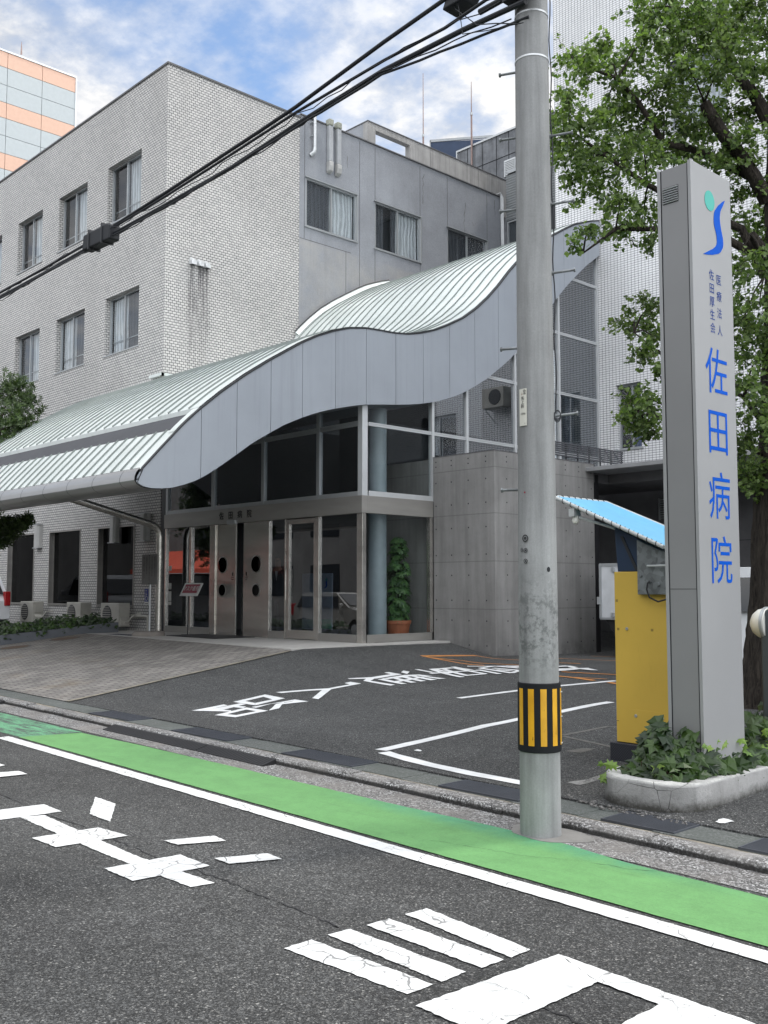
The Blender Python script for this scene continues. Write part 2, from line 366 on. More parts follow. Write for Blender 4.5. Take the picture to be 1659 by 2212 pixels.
def pole_mat():
    t = NT('pole_concrete'); st = t.ramp(t.noise(7, 6, .65, stretch=(1.7, 1.7, .12)), .35, .72, 1.14, .68); a = t.ramp(t.noise(2., 5, .6), .3, .7, .85, 1.12); b = t.ramp(t.noise(90, 4, .7), .3, .7, .92, 1.08)
    c = t.mix(1., (.25, .257, .257), t.grey(t.math('MULTIPLY', t.math('MULTIPLY', st, a), b)), 'MULTIPLY')
    x, y, z = t.sep(); w = t.math('MULTIPLY', t.math('MULTIPLY', t.ramp(z, 1.0, 1.2), t.ramp(z, 1.75, 1.45)), t.ramp(t.noise(16, 5, .75), .47, .6))
    c = t.mix(t.math('MULTIPLY', w, .7), c, (.07, .075, .075))
    t.bump(t.noise(90, 4, .7), .25, .003); return t.set(c, .8, 0, .35)
M['pole'] = pole_mat()
M['tile'] = tile_mat('white_running_bond_tile', (.60, .59, .57), (.47, .465, .455), (.022, .024, .03), .118, .0697, .0070, .5, True)
M['tower_tile'] = tile_mat('white_stacked_tile', (.80, .81, .82), (.75, .76, .78), (.03, .035, .05), .0975, .0585, .0047, .0)
def pavers():
    t = NT('brown_block_pavers'); b = t.add('ShaderNodeTexBrick', offset=.5); v = t.add('ShaderNodeVectorRotate', rotation_type='Z_AXIS'); v.inputs['Angle'].default_value = R(90); t.l.new(t.pos, v.inputs['Vector']); t.l.new(v.outputs[0], b.inputs['Vector'])
    for k, q in (('Scale', 1.), ('Mortar Size', .0075), ('Mortar Smooth', .1), ('Bias', 0.), ('Brick Width', .23), ('Row Height', .115)): b.inputs[k].default_value = q
    b.inputs['Color1'].default_value = (.25, .235, .215, 1); b.inputs['Color2'].default_value = (.17, .16, .15, 1); b.inputs['Mortar'].default_value = (.03, .028, .026, 1)
    c = t.mix(1., b.outputs['Color'], t.grey(t.ramp(t.noise(1.6, 6, .7), .3, .7, .75, 1.3)), 'MULTIPLY')
    c = t.mix(t.ramp(t.noise(.9, 5, .75), .56, .7, 0, .35), c, (.17, .12, .06))
    t.bump(t.math('SUBTRACT', 1., b.outputs['Fac']), .5, .006); return t.set(c, .8, 0, .35)
M['pavers'] = pavers()
def panelm():
    t = NT('grey_aluminium_panel'); a_ = t.ramp(t.noise(.9, 4, .6), .3, .7, .95, 1.05); st = t.ramp(t.noise(3.4, 5, .7, stretch=(2, 2, .07)), .52, .8, 1.0, .86)
    t.bump(t.noise(1.1, 2), .15, .05); return t.set(t.mix(1., (.325, .355, .395), t.grey(t.math('MULTIPLY', a_, st)), 'MULTIPLY'), .38, .15)
M['panel'] = panelm()
M['panel_trim'] = plain('dark_trim', (.02, .022, .026), .5, 0, .1)
M['sign_panel'] = plain('silver_sign_panel', (.335, .34, .345), .38, .2, .05, .7)
M['sign_side'] = plain('sign_side_panel', (.25, .252, .255), .42, .2, .05, .7)
def roofm():
    t = NT('pale_green_standing_seam_metal'); f = t.ramp(t.noise(.9, 5, .6), .3, .7); c = t.mix(f, (.62, .67, .65), (.76, .80, .78))
    c = t.mix(t.ramp(t.noise(2.2, 6, .75), .55, .75, 0, .4), c, (.33, .36, .31))
    return t.set(c, .36, .2, .5)
M['roof'] = roofm()
M['seam'] = plain('roof_seam_metal', (.19, .215, .205), .5, .2, .15)
M['eave'] = plain('satin_eave_metal', (.42, .42, .42), .33, .8, .12, 1.5, stretch=(.3, 3, 3))
M['steel'] = plain('brushed_steel', (.60, .58, .54), .27, .86, .16, 1.3, stretch=(.6, .6, 4))
M['steel_dark'] = plain('bronze_steel', (.34, .33, .31), .45, .55, .12, 1.2, stretch=(.5, .5, 3))
M['alu'] = plain('aluminium_frame', (.42, .44, .45), .4, .5, .05)
M['alu_light'] = plain('light_aluminium', (.58, .60, .61), .4, .4, .05)
M['galv'] = None
def galv():
    t = NT('galvanised_steel'); v = t.add('ShaderNodeSeparateColor'); t.l.new(t.voro(22., out='Color'), v.inputs[0]); k = t.ramp(v.outputs[0], 0, 1, .7, 1.25); k = t.math('MULTIPLY', k, t.ramp(t.noise(6, 4), .3, .7, .8, 1.2))
    return t.set(t.mix(1., (.20, .215, .22), t.grey(k), 'MULTIPLY'), .5, .5)
M['galv'] = galv()
def glass(name, tint, f0=.06, gain=1.0):
    """thin pane: mirror reflection by Schlick's law on the outer side, tinted see-through otherwise"""
    t = NT(name); t.n.remove(t.p)
    d = t.add('ShaderNodeVectorMath', operation='DOT_PRODUCT'); t.l.new(t.geo.outputs['Incoming'], d.inputs[0]); t.l.new(t.geo.outputs['Normal'], d.inputs[1])
    c5 = t.math('POWER', t.math('SUBTRACT', 1., t.math('ABSOLUTE', d.outputs['Value'])), 5.)
    k = t.math('MULTIPLY', t.math('ADD', f0, t.math('MULTIPLY', c5, 1-f0)), gain, clamp=True); k = t.math('MULTIPLY', k, t.math('SUBTRACT', 1., t.geo.outputs['Backfacing']))
    tr = t.add('ShaderNodeBsdfTransparent'); tr.inputs[0].default_value = (*tint, 1)
    gl = t.add('ShaderNodeBsdfGlossy'); gl.inputs['Roughness'].default_value = 0; gl.inputs['Color'].default_value = (.95, .97, 1, 1)
    b = t.add('ShaderNodeBump'); b.inputs['Strength'].default_value = .02; b.inputs['Distance'].default_value = .05; t.l.new(t.noise(.8, 1), b.inputs['Height']); t.l.new(b.outputs[0], gl.inputs['Normal'])
    mx_ = t.add('ShaderNodeMixShader'); t.l.new(k, mx_.inputs[0]); t.l.new(tr.outputs[0], mx_.inputs[1]); t.l.new(gl.outputs[0], mx_.inputs[2]); t.l.new(mx_.outputs[0], t.out.inputs[0])
    return t.m
M['glass'] = glass('clear_glass', (.66, .69, .71), .16, 1.3)
M['glass_clear'] = glass('clear_side_glass', (.90, .92, .92), .035, .8)
M['glass_dark'] = glass('dark_window_glass', (.16, .17, .18), .045, .8)
M['glass_win'] = glass('window_glass', (.93, .95, .96), .08, 1.)
M['curtain'] = None
def curtain(name, col):
    t = NT(name); x, y, z = t.sep(); u = t.math('ADD', x, y); w = t.math('SINE', t.math('MULTIPLY', t.math('ADD', u, t.math('MULTIPLY', t.noise(1.6, 3), .25)), 60.))
    w = t.math('SINE', t.math('ADD', t.math('MULTIPLY', u, 42.), t.math('MULTIPLY', t.noise(2.4, 4, .6, stretch=(1, 1, .25)), 16.))); c = t.mix(t.ramp(w, -1, 1, 0, 1), sc(col, .6), col); t.bump(w, .4, .03); return t.set(c, .9)
M['curtain'] = curtain('white_lace_curtain', (.66, .68, .69)); M['curtain_grey'] = curtain('grey_curtain', (.085, .09, .10)); M['curtain_blue'] = curtain('blue_curtain', (.16, .19, .30))
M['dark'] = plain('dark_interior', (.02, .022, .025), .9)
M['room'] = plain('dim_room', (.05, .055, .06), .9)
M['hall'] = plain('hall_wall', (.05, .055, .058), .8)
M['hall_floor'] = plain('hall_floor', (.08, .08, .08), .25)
M['render'] = None
def render_wall():
    t = NT('grey_rendered_wall'); a = t.ramp(t.noise(.7, 6, .65), .3, .7, .84, 1.14); b = t.ramp(t.noise(28, 5, .75), .3, .7, .9, 1.1)
    c = t.mix(1., (.285, .30, .325), t.grey(t.math('MULTIPLY', a, b)), 'MULTIPLY')
    pt = t.ramp(t.noise(2.6, 6, .8, stretch=(1, 1.6, .7)), .63, .67, 0, .6); c = t.mix(pt, c, (.19, .19, .195))
    x, y, z = t.sep(); lo = t.math('MULTIPLY', t.ramp(z, 11.6, 11.5), t.ramp(t.noise(.9, 5, .6), .4, .7)); c = t.mix(t.math('MULTIPLY', lo, .45), c, (.42, .40, .36))
    c = t.mix(t.ramp(t.noise(1.8, 5, .65, stretch=(1, 2, .1)), .58, .8, 0, .35), c, (.17, .175, .18))
    t.bump(t.math('ADD', t.noise(34, 5, .7), t.noise(5, 5, .7)), .55, .02); return t.set(c, .85, 0, .3)
M['render'] = render_wall()
M['beige_render'] = conc('pale_parapet_render', (.36, .355, .345), var=.16, streak=True)
M['annex'] = conc('stained_annex_panel', (.19, .20, .215), var=.3, streak=True, dark=.5)
M['navy'] = plain('navy_sheet_cladding', (.028, .05, .10), .6)
M['corr'] = plain('corrugated_sheet', (.22, .235, .24), .5, .4)
M['blue_paint'] = plain('logo_blue', (.0, .085, .50), .5, var=.05, spec=.1)
M['text_blue'] = plain('lettering_blue', (.008, .045, .24), .5, var=.05, spec=.1)
M['teal_paint'] = plain('logo_teal', (.10, .44, .38), .5, var=.04, spec=.15)
M['black'] = plain('black_rubber', (.012, .012, .014), .6)
M['sleeve'] = plain('black_sleeve', (.010, .011, .013), .75, bump=.2, bscale=200, spec=.2)
def amber():
    t = NT('amber_reflective_strip'); w = t.math('MULTIPLY', t.ramp(t.noise(38, 5, .75, stretch=(1, 1, .6)), .62, .66), t.ramp(t.noise(5, 3), .45, .6)); c = t.mix(t.ramp(t.noise(7, 4), .3, .7), (.50, .25, .008), (.68, .36, .012)); return t.set(t.mix(t.math('MULTIPLY', w, .85), c, (.03, .025, .01)), .45)
M['amber'] = amber()
M['plate'] = None
def platem():
    t = NT('cream_enamel_plate'); x, y, z = t.sep(); r1 = t.math('MULTIPLY', t.ramp(t.noise(40, 5, .7, stretch=(1, 1, .4)), .55, .62), t.ramp(t.math('ABSOLUTE', t.math('SUBTRACT', z, 2.87)), .05, .02)); return t.set(t.mix(t.math('MULTIPLY', r1, .8), (.60, .60, .53), (.20, .08, .03)), .35)
M['plate'] = platem()
def yellow():
    t = NT('yellow_powder_coat'); c = t.mix(t.ramp(t.noise(1.4, 5, .6), .3, .7), (.60, .40, .065), (.68, .455, .075)); c = t.mix(t.ramp(t.noise(3.2, 6, .7, stretch=(2, 2, .5)), .58, .8, 0, .3), c, (.36, .235, .03)); t.bump(t.noise(160, 3), .08, .002); return t.set(c, .5)
M['yellow'] = yellow()
M['navy_metal'] = plain('dark_blue_cabinet', (.016, .035, .075), .45)
M['tarp'] = plain('sky_blue_tarpaulin', (.14, .41, .64), .5, var=.06, scale=6)
M['white_pipe'] = plain('grey_white_tube', (.48, .50, .50), .45)
M['rail_dark'] = plain('dark_grey_railing', (.085, .09, .10), .5, .2); M['grate'] = plain('dark_grate_steel', (.075, .082, .098), .5, .3); M['skin'] = plain('skin', (.45, .27, .19), .6); M['suit'] = plain('dark_suit', (.012, .014, .02), .85); M['hair'] = plain('grey_hair', (.12, .12, .12), .8); M['poster'] = plain('pale_poster', (.42, .50, .62), .5)
M['bulb'] = plain('white_lamp_bulb', (.75, .75, .70), .3)
M['tread'] = None
def tread():
    t = NT('diamond_plate'); x, y, z = t.sep(); a = t.math('SINE', t.math('MULTIPLY', t.math('ADD', x, z), 260.)); b = t.math('SINE', t.math('MULTIPLY', t.math('SUBTRACT', x, z), 260.)); k = t.math('MULTIPLY', t.math('GREATER_THAN', a, .3), t.math('GREATER_THAN', b, .1)); t.bump(k, .8, .004); return t.set(t.mix(t.math('MULTIPLY', k, .5), (.035, .037, .045), (.10, .105, .12)), .5, .3)
M['tread'] = tread()
def plantercon():
    t = NT('painted_planter_concrete'); x, y, z = t.sep(); n_ = t.noise(5, 7, .8)
    c = t.mix(1., (.30, .30, .295), t.grey(t.ramp(t.noise(2.5, 6, .7), .3, .7, .72, 1.2)), 'MULTIPLY')
    c = t.mix(t.math('MULTIPLY', t.ramp(z, .245, .258), t.ramp(t.noise(9, 5, .75), .3, .55)), c, (.52, .52, .50))
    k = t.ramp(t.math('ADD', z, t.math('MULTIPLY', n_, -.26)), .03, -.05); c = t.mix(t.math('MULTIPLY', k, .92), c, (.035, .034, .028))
    c = t.mix(t.ramp(t.noise(11, 7, .85), .60, .68, 0, .6), c, (.13, .13, .125)); c = t.mix(t.ramp(t.noise(8, 5, .7, stretch=(2, 2, .25)), .55, .75, 0, .45), c, (.12, .12, .11))
    e = t.voro(3.1, 'DISTANCE_TO_EDGE'); c = t.mix(t.math('MULTIPLY', t.math('LESS_THAN', e, .007), t.ramp(t.noise(1.7, 2), .5, .56, 0, .8)), c, (.03, .03, .03))
    t.bump(t.math('ADD', t.noise(60, 5, .7), t.noise(9, 4, .7)), .7, .008); return t.set(c, .9, 0, .25)
M['planter'] = plantercon()
M['planter_grey'] = conc('grey_planter_wall', (.12, .13, .145), var=.1)
M['soil'] = plain('soil', (.03, .022, .016), .95, bump=.6, bscale=30)
def leafm(name, a, b, rough=.5, trans=.25):
    t = NT(name); oi = t.add('ShaderNodeNewGeometry'); rnd = oi.outputs['Random Per Island']; c = t.mix(rnd, a, b); k = t.ramp(t.noise(.9, 3), .35, .65, .75, 1.25); c = t.mix(1., c, t.grey(k), 'MULTIPLY')
    t.set(c, rough, 0, .4); tl = t.add('ShaderNodeBsdfTranslucent'); t.l.new(t.mix(1., c, (1.3, 1.5, .6), 'MULTIPLY'), tl.inputs[0]); mx_ = t.add('ShaderNodeMixShader'); mx_.inputs[0].default_value = trans
    t.l.new(t.p.outputs[0], mx_.inputs[1]); t.l.new(tl.outputs[0], mx_.inputs[2]); t.l.new(mx_.outputs[0], t.out.inputs[0]); return t.m
M['ginkgo'] = leafm('ginkgo_leaf', (.05, .092, .03), (.205, .28, .10), .5, .42)
M['ivy'] = leafm('ivy_leaf', (.007, .021, .006), (.040, .080, .014), .40, .1)
M['ivy_young'] = leafm('young_ivy_leaf', (.12, .22, .04), (.20, .30, .06), .4, .3)
M['evergreen'] = leafm('evergreen_leaf', (.022, .045, .016), (.085, .13, .04), .4, .25)
M['evergreen_far'] = leafm('pot_plant_leaf', (.03, .09, .03), (.09, .19, .05), .4, .25)
def bark():
    t = NT('furrowed_bark'); v = t.noise(13, 6, .75, stretch=(1.5, 1.5, .22), dist=1.2); c = t.mix(t.ramp(v, .35, .65), (.012, .010, .009), (.07, .06, .05)); t.bump(v, 1., .05); return t.set(c, .95, 0, .2)
M['bark'] = bark()
M['terracotta'] = plain('terracotta', (.32, .10, .045), .7)
M['car_white'] = plain('white_car_paint', (.66, .68, .70), .2, var=.01); M['car_silver'] = plain('silver_car_paint', (.42, .41, .38), .25, .6, .02)
M['red_lens'] = plain('red_tail_lens', (.35, .008, .01), .2); M['tyre'] = plain('tyre_rubber', (.015, .015, .015), .8); M['car_glass'] = plain('dark_car_glass', (.01, .012, .015), .05)
M['ac'] = plain('ivory_ac_casing', (.42, .41, .37), .5); M['ac_dark'] = plain('ac_grille_dark', (.05, .05, .052), .6)
M['lampglass'] = plain('white_lamp_glass', (.40, .40, .39), .45)
M['board'] = plain('grey_notice_board', (.15, .145, .14), .5); M['ink'] = plain('black_ink', (.02, .02, .02), .6)
M['whiteboard'] = plain('white_card', (.62, .62, .60), .5); M['red_card'] = plain('crimson_card', (.26, .015, .035), .5); M['blue_sticker'] = plain('blue_sticker', (.01, .03, .22), .4)
M['orange_panel'] = plain('salmon_cladding', (.60, .39, .29), .6, var=.04); M['grey_panel'] = plain('pale_grey_cladding', (.40, .44, .45), .6, var=.04)
M['awning'] = plain('red_awning', (.55, .08, .04), .7); M['cable'] = plain('cable_sheath', (.012, .014, .018), .6)
M['stub'] = plain('rusty_mast', (.30, .22, .20), .6, .3)
M['box_white'] = plain('white_truck_box', (.56, .58, .60), .4)
M['post'] = plain('dark_grey_post', (.05, .06, .065), .6, bump=.3, bscale=80)

MARKS={'road_left':[[(-7.311,3.096),(-7.289,3.33),(-7.275,3.411),(-6.95,3.399),(-6.964,3.243),(-6.997,2.965)],[(-6.982,3.099),(-6.927,3.252),(-5.535,3.168),(-4.706,3.195),(-4.732,3.056),(-5.703,3.052)],[(-6.352,2.904),(-6.318,3.351),(-5.975,3.38),(-6.027,2.91)],[(-5.379,2.895),(-5.338,3.375),(-5.008,3.362),(-5.046,2.887)],[(-7.247,3.813),(-6.913,3.802),(-6.41,3.488),(-6.733,3.499)],[(-5.703,3.476),(-5.586,3.782),(-5.422,3.763),(-5.549,3.487)],[(-5.124,3.472),(-4.995,3.767),(-4.835,3.755),(-4.963,3.467)],[(-9.323,3.806),(-9.199,3.884),(-9.084,3.882),(-9.016,3.682)],[(-8.739,3.571),(-8.764,3.702),(-8.718,3.848),(-8.526,3.842),(-8.551,3.613),(-8.56,3.498)]],'road_right':[[(-3.655,2.852),(-3.657,3.014),(-2.914,3.038),(-2.915,2.893)],[(-3.656,3.109),(-3.64,3.237),(-2.909,3.234),(-2.908,3.082)],[(-3.626,3.326),(-3.621,3.472),(-2.889,3.454),(-2.892,3.314)],[(-3.615,3.573),(-3.603,3.715),(-2.886,3.634),(-2.88,3.496)],[(-2.81,2.833),(-2.765,3.676),(-2.465,3.539),(-2.471,2.836)],[(-2.765,3.676),(-1.519,3.606),(-1.494,3.476),(-2.465,3.539)],[(-2.172,3.526),(-1.878,3.513),(-1.916,3.234),(-2.172,3.16)]],'lot_text':[[(-10.836,6.977),(-10.85,7.131),(-10.926,7.521),(-10.818,7.507),(-10.728,7.176),(-10.653,7.075)],[(-10.653,7.075),(-10.728,7.176),(-10.833,7.711),(-10.72,7.724),(-10.562,7.266),(-10.444,7.301),(-10.361,7.236)],[(-11.0,7.716),(-11.174,8.364),(-11.031,8.233),(-10.93,7.859)],[(-11.174,8.364),(-10.723,8.356),(-10.772,8.186),(-11.031,8.233)],[(-10.723,8.356),(-10.544,7.737),(-10.697,7.849),(-10.772,8.186)],[(-10.544,7.737),(-11.0,7.716),(-10.93,7.859),(-10.697,7.849)],[(-10.705,7.559),(-10.552,7.604),(-10.475,7.502),(-10.617,7.466)],[(-10.273,6.937),(-10.485,7.556),(-10.338,7.45),(-10.214,7.083)],[(-10.485,7.556),(-10.049,7.577),(-10.135,7.453),(-10.338,7.45)],[(-10.049,7.577),(-9.926,6.996),(-10.061,7.105),(-10.135,7.453)],[(-9.926,6.996),(-10.273,6.937),(-10.214,7.083),(-10.061,7.105)],[(-10.457,7.611),(-10.543,8.381),(-10.44,8.25),(-10.475,7.938),(-10.355,7.614)],[(-10.543,8.381),(-10.279,8.402),(-10.321,8.156),(-10.36,7.898),(-10.431,8.032),(-10.426,8.24)],[(-10.05,7.586),(-10.42,7.976),(-10.465,8.147),(-10.101,7.778)],[(-11.203,8.57),(-10.971,9.318),(-10.873,9.266),(-11.092,8.58)],[(-10.971,9.318),(-11.073,9.816),(-11.044,10.021),(-10.873,9.266)],[(-11.073,9.816),(-11.209,9.835),(-11.246,9.987),(-11.044,10.021)],[(-10.458,8.605),(-10.931,9.188),(-10.883,9.306),(-10.329,8.608)],[(-11.506,10.157),(-11.407,10.6),(-11.287,10.556),(-11.439,10.142)],[(-11.413,10.539),(-11.501,11.059),(-11.421,11.231),(-11.287,10.556),(-11.387,10.458)],[(-11.501,11.059),(-11.65,11.06),(-11.659,11.176),(-11.421,11.231)],[(-11.215,10.212),(-11.402,10.472),(-11.332,10.576),(-11.157,10.301)],[(-11.215,10.212),(-11.18,10.323),(-10.689,10.366),(-10.65,10.241)],[(-11.584,11.366),(-11.706,11.543),(-11.595,11.573),(-11.429,11.354)],[(-11.22,10.512),(-11.236,10.644),(-10.672,10.595),(-10.676,10.487)],[(-11.27,10.814),(-11.288,10.928),(-10.699,10.827),(-10.697,10.706)],[(-11.301,11.03),(-11.318,11.153),(-10.716,11.054),(-10.727,10.937)],[(-11.32,11.239),(-11.327,11.354),(-10.716,11.292),(-10.728,11.161)],[(-11.318,11.381),(-11.303,11.488),(-10.706,11.487),(-10.751,11.377)],[(-11.243,10.628),(-11.357,11.228),(-11.312,11.497),(-11.086,11.595),(-11.223,11.406),(-11.159,10.662)],[(-10.953,10.599),(-11.102,11.355),(-11.026,11.338),(-10.854,10.594)],('s',[(-11.744,11.923),(-11.4,11.962)],[(-11.732,11.823),(-11.388,11.862)]),('s',[(-11.706,12.128),(-11.724,12.679)],[(-11.606,12.132),(-11.624,12.683)]),('s',[(-11.654,12.271),(-11.37,12.244)],[(-11.664,12.171),(-11.38,12.144)]),('s',[(-11.618,12.196),(-10.612,11.817)],[(-11.654,12.102),(-10.648,11.723)]),('s',[(-11.365,11.769),(-11.334,12.256),(-11.089,12.786)],[(-11.265,11.763),(-11.238,12.23),(-10.999,12.744)]),('s',[(-11.653,12.479),(-10.73,12.036)],[(-11.697,12.389),(-10.774,11.946)]),('s',[(-11.764,12.84),(-11.235,12.726)],[(-11.786,12.742),(-11.257,12.628)]),('s',[(-11.653,12.757),(-10.627,12.381)],[(-11.687,12.663),(-10.661,12.287)]),('s',[(-10.795,11.958),(-10.694,12.357)],[(-10.699,11.934),(-10.598,12.333)]),('s',[(-11.249,11.97),(-11.273,12.349)],[(-11.149,11.976),(-11.173,12.355)]),('s',[(-11.722,13.115),(-11.377,13.381),(-11.033,13.671)],[(-11.66,13.035),(-11.315,13.303),(-10.969,13.595)]),('s',[(-11.3,13.025),(-10.655,12.813),(-10.349,12.713)],[(-11.332,12.929),(-10.687,12.717),(-10.381,12.617)]),('s',[(-11.366,12.974),(-11.386,13.346)],[(-11.266,12.98),(-11.286,13.352)]),('s',[(-10.421,12.641),(-10.561,13.01)],[(-10.327,12.677),(-10.467,13.046)]),('s',[(-11.135,13.148),(-10.53,13.103)],[(-11.143,13.048),(-10.538,13.003)]),('s',[(-11.318,13.436),(-10.754,13.382)],[(-11.328,13.336),(-10.764,13.282)]),('s',[(-11.203,13.545),(-10.877,13.531)],[(-11.207,13.445),(-10.881,13.431)]),('s',[(-11.135,12.786),(-10.428,12.494)],[(-11.173,12.694),(-10.466,12.402)]),('s',[(-10.911,12.97),(-10.567,12.949)],[(-10.917,12.87),(-10.573,12.849)]),[(-10.457,13.957),(-10.395,14.093),(-10.286,14.127),(-10.09,14.022),(-10.14,13.909),(-10.265,14.007),(-10.371,13.843)],[(-10.198,13.611),(-9.998,13.838),(-9.846,14.007),(-9.748,13.921),(-9.489,13.775),(-9.598,13.724),(-9.837,13.758),(-9.887,13.437),(-9.963,13.298)],[(-10.22,13.946),(-10.026,13.987),(-9.991,13.83),(-10.081,13.845)]],'lot_white':[('s',[(-9.063,9.911),(-8.956,11.033),(-8.828,11.81),(-8.542,12.797)],[(-8.953,9.901),(-8.846,11.019),(-8.72,11.784),(-8.436,12.767)]),('s',[(-7.094,6.62),(-7.113,6.82),(-7.175,7.539),(-7.288,8.369),(-7.304,8.962),(-7.298,9.723),(-7.327,10.276),(-7.317,10.779)],[(-6.964,6.632),(-6.983,6.832),(-7.045,7.553),(-7.158,8.381),(-7.174,8.962),(-7.168,9.725),(-7.197,10.278),(-7.187,10.777)]),('s',[(-6.909,6.636),(-6.724,6.589),(-6.183,6.482),(-5.639,6.428),(-5.126,6.418),(-5.008,6.421)],[(-6.941,6.51),(-6.75,6.461),(-6.203,6.354),(-5.647,6.298),(-5.128,6.288),(-5.004,6.291)]),[(-6.774,6.815),(-6.784,6.878),(-6.714,6.865),(-6.689,6.816)],[(-3.396,6.231),(-3.411,6.297),(-3.397,6.345),(-3.361,6.342),(-3.311,6.317),(-3.328,6.233),(-3.355,6.21)]],'orange':[('s',[(-12.863,13.1),(-12.839,13.97),(-12.815,14.527)],[(-12.763,13.098),(-12.739,13.966),(-12.715,14.523)]),('s',[(-12.774,14.553),(-12.599,14.611),(-11.788,14.648)],[(-12.756,14.497),(-12.593,14.551),(-11.786,14.588)]),('s',[(-12.697,13.18),(-12.357,13.688),(-11.148,13.847)],[(-12.651,13.15),(-12.335,13.638),(-11.14,13.793)]),('s',[(-12.766,13.173),(-12.361,13.347),(-11.613,13.47)],[(-12.738,13.109),(-12.343,13.279),(-11.601,13.4)]),('s',[(-12.223,15.691),(-11.627,15.636),(-10.625,15.989),(-10.431,16.054)],[(-12.229,15.631),(-11.617,15.578),(-10.605,15.933),(-10.411,15.998)]),('s',[(-10.868,14.614),(-10.474,14.692)],[(-10.856,14.556),(-10.462,14.634)]),('s',[(-9.888,13.359),(-8.94,13.478),(-8.773,13.505)],[(-9.88,13.299),(-8.932,13.418),(-8.763,13.445)]),('s',[(-11.883,17.02),(-11.262,17.328)],[(-11.857,16.966),(-11.236,17.274)]),('s',[(-9.597,12.827),(-9.191,12.776),(-8.739,12.636)],[(-9.609,12.737),(-9.211,12.688),(-8.765,12.55)]),('s',[(-9.231,12.794),(-8.7,12.87)],[(-9.223,12.744),(-8.692,12.82)]),('s',[(-8.411,12.545),(-8.138,12.445)],[(-8.445,12.451),(-8.172,12.351)])],'faded':[('s',[(-6.252,8.405),(-6.222,9.143),(-6.09,9.211)],[(-6.202,8.403),(-6.172,9.133),(-6.07,9.165)]),('s',[(-6.183,8.378),(-5.471,8.182)],[(-6.197,8.33),(-5.485,8.134)])],'patch':[[(-5.683,7.693),(-5.645,7.924),(-5.543,7.986),(-5.518,7.718)]],'faded_white':[('s',[(-4.851,6.593),(-4.822,6.81),(-4.822,7.081)],[(-4.733,6.577),(-4.702,6.802),(-4.702,7.081)])]}
# ------------------------------------------------------------------ ground
def smooth(t): t = max(0., min(1., t)); return t*t*(3-2*t)
def cl(t): return max(0., min(1., t))
def curbY(x): return 5.60-.034*(x+4)
def ground(x, y):
    if y < curbY(x): return 0.
    y = y-(curbY(x)-5.75)*cl((8-y)/2)
    l = .055+.505*cl((y-6.35)/4.85)
    r = .055+.245*cl((y-5.9)/8.5)-.07*cl((y-15.2)/3)
    x1 = -9.5-3.0*cl((y-9)/6.); w = smooth((x1-x)/(x1+14.3))
    return l*w+r*(1-w)
b = MB(); b.poly([(-400, -400, -.03), (400, -400, -.03), (400, 400, -.03), (-400, 400, -.03)]); struct(b, 'ground', M['asphalt_lot'])
b = MB(); xs = [-120, -60, -30]+[-20+2*i for i in range(13)]+[20, 60]
b.strip([(x, -9, 0) for x in xs], [(x, curbY(x)-.36+(.0), 0) for x in xs]); struct(b, 'road', M['asphalt'])
# gutter strip with aggregate, z slightly proud of the road
b = MB(); b.strip([(x, curbY(x)-.37, .004) for x in xs], [(x, curbY(x)+.02, .004) for x in xs]); struct(b, 'gutter', M['gutter'])
# pedestal of mortar round the pole foot
b = MB(); b.prism([(-4.12+.30*math.cos(a)*(1+.10*math.sin(3*a)), 5.40+.19*math.sin(a)*(1+.06*math.cos(5*a)), .003) for a in [2*math.pi*i/28 for i in range(28)]], (0, 0, .006)); struct(b, 'pavement_patch', conc('patch_mortar', (.20, .195, .185), var=.25))
# lot
gx = [-60, -45, -36, -30, -27]+[-25+.25*i for i in range(109)]+[4, 8, 14, 24, 40]
gy = [-.001, 0, .25, .5, .75, 1.0]+[1.0+.25*i for i in range(1, 54)]+[16, 20, 30]
b = MB(); g = []
for x in gx:
    c0 = curbY(x)+.553; g.append([b.b.verts.new((x, c0+d, ground(x, c0+d) if d >= 0 else .02)) for d in gy])
for i in range(len(gx)-1):
    for j in range(len(gy)-1): b.b.faces.new((g[i][j], g[i+1][j], g[i+1][j+1], g[i][j+1]))
struct(b, 'parking_lot', M['asphalt_lot'], smooth=True)
# gutter lids between curb and lot
random.seed(11)
b = MB(); x = -30.
while x < 8:
    w = .595; y0, y1 = curbY(x)+.20, curbY(x)+.555; h = .052+random.uniform(-.003, .003)
    b.box(x+.003, x+w, y0, y1, -.02, h); x += .6
o = struct(b, 'gutter_cover', M['gutter_lid'], bevel=.004); 
b = MB(); b.strip([(x, curbY(x)+.14, .046) for x in xs], [(x, curbY(x)+.21, .046) for x in xs]); struct(b, 'mortar_joint', M['tan_strip'])
# curb stones, rounded and a little uneven
b = MB(); x = -30.1
while x < 8:
    w = .6 if random.random() < .85 else .5; d = random.uniform(-.008, .008); h = .060+random.uniform(-.007, .007); c0 = curbY(x+w/2)+d; c1 = curbY(x+w/2)+d
    P = [(0, -.05), (0.0, h-.022), (.012, h-.006), (.03, h), (.145, h), (.145, -.05)]
    b.prism([(x+.004, c0+p[0], p[1]) for p in P], (w-.008, -.034*w, 0)); x += w
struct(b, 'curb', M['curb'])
b = MB(); b.strip([(x, curbY(x)+.53, .047) for x in xs], [(x, curbY(x)+.64, .050) for x in xs]); struct(b, 'mortar_joint', M['gutter_lid'])
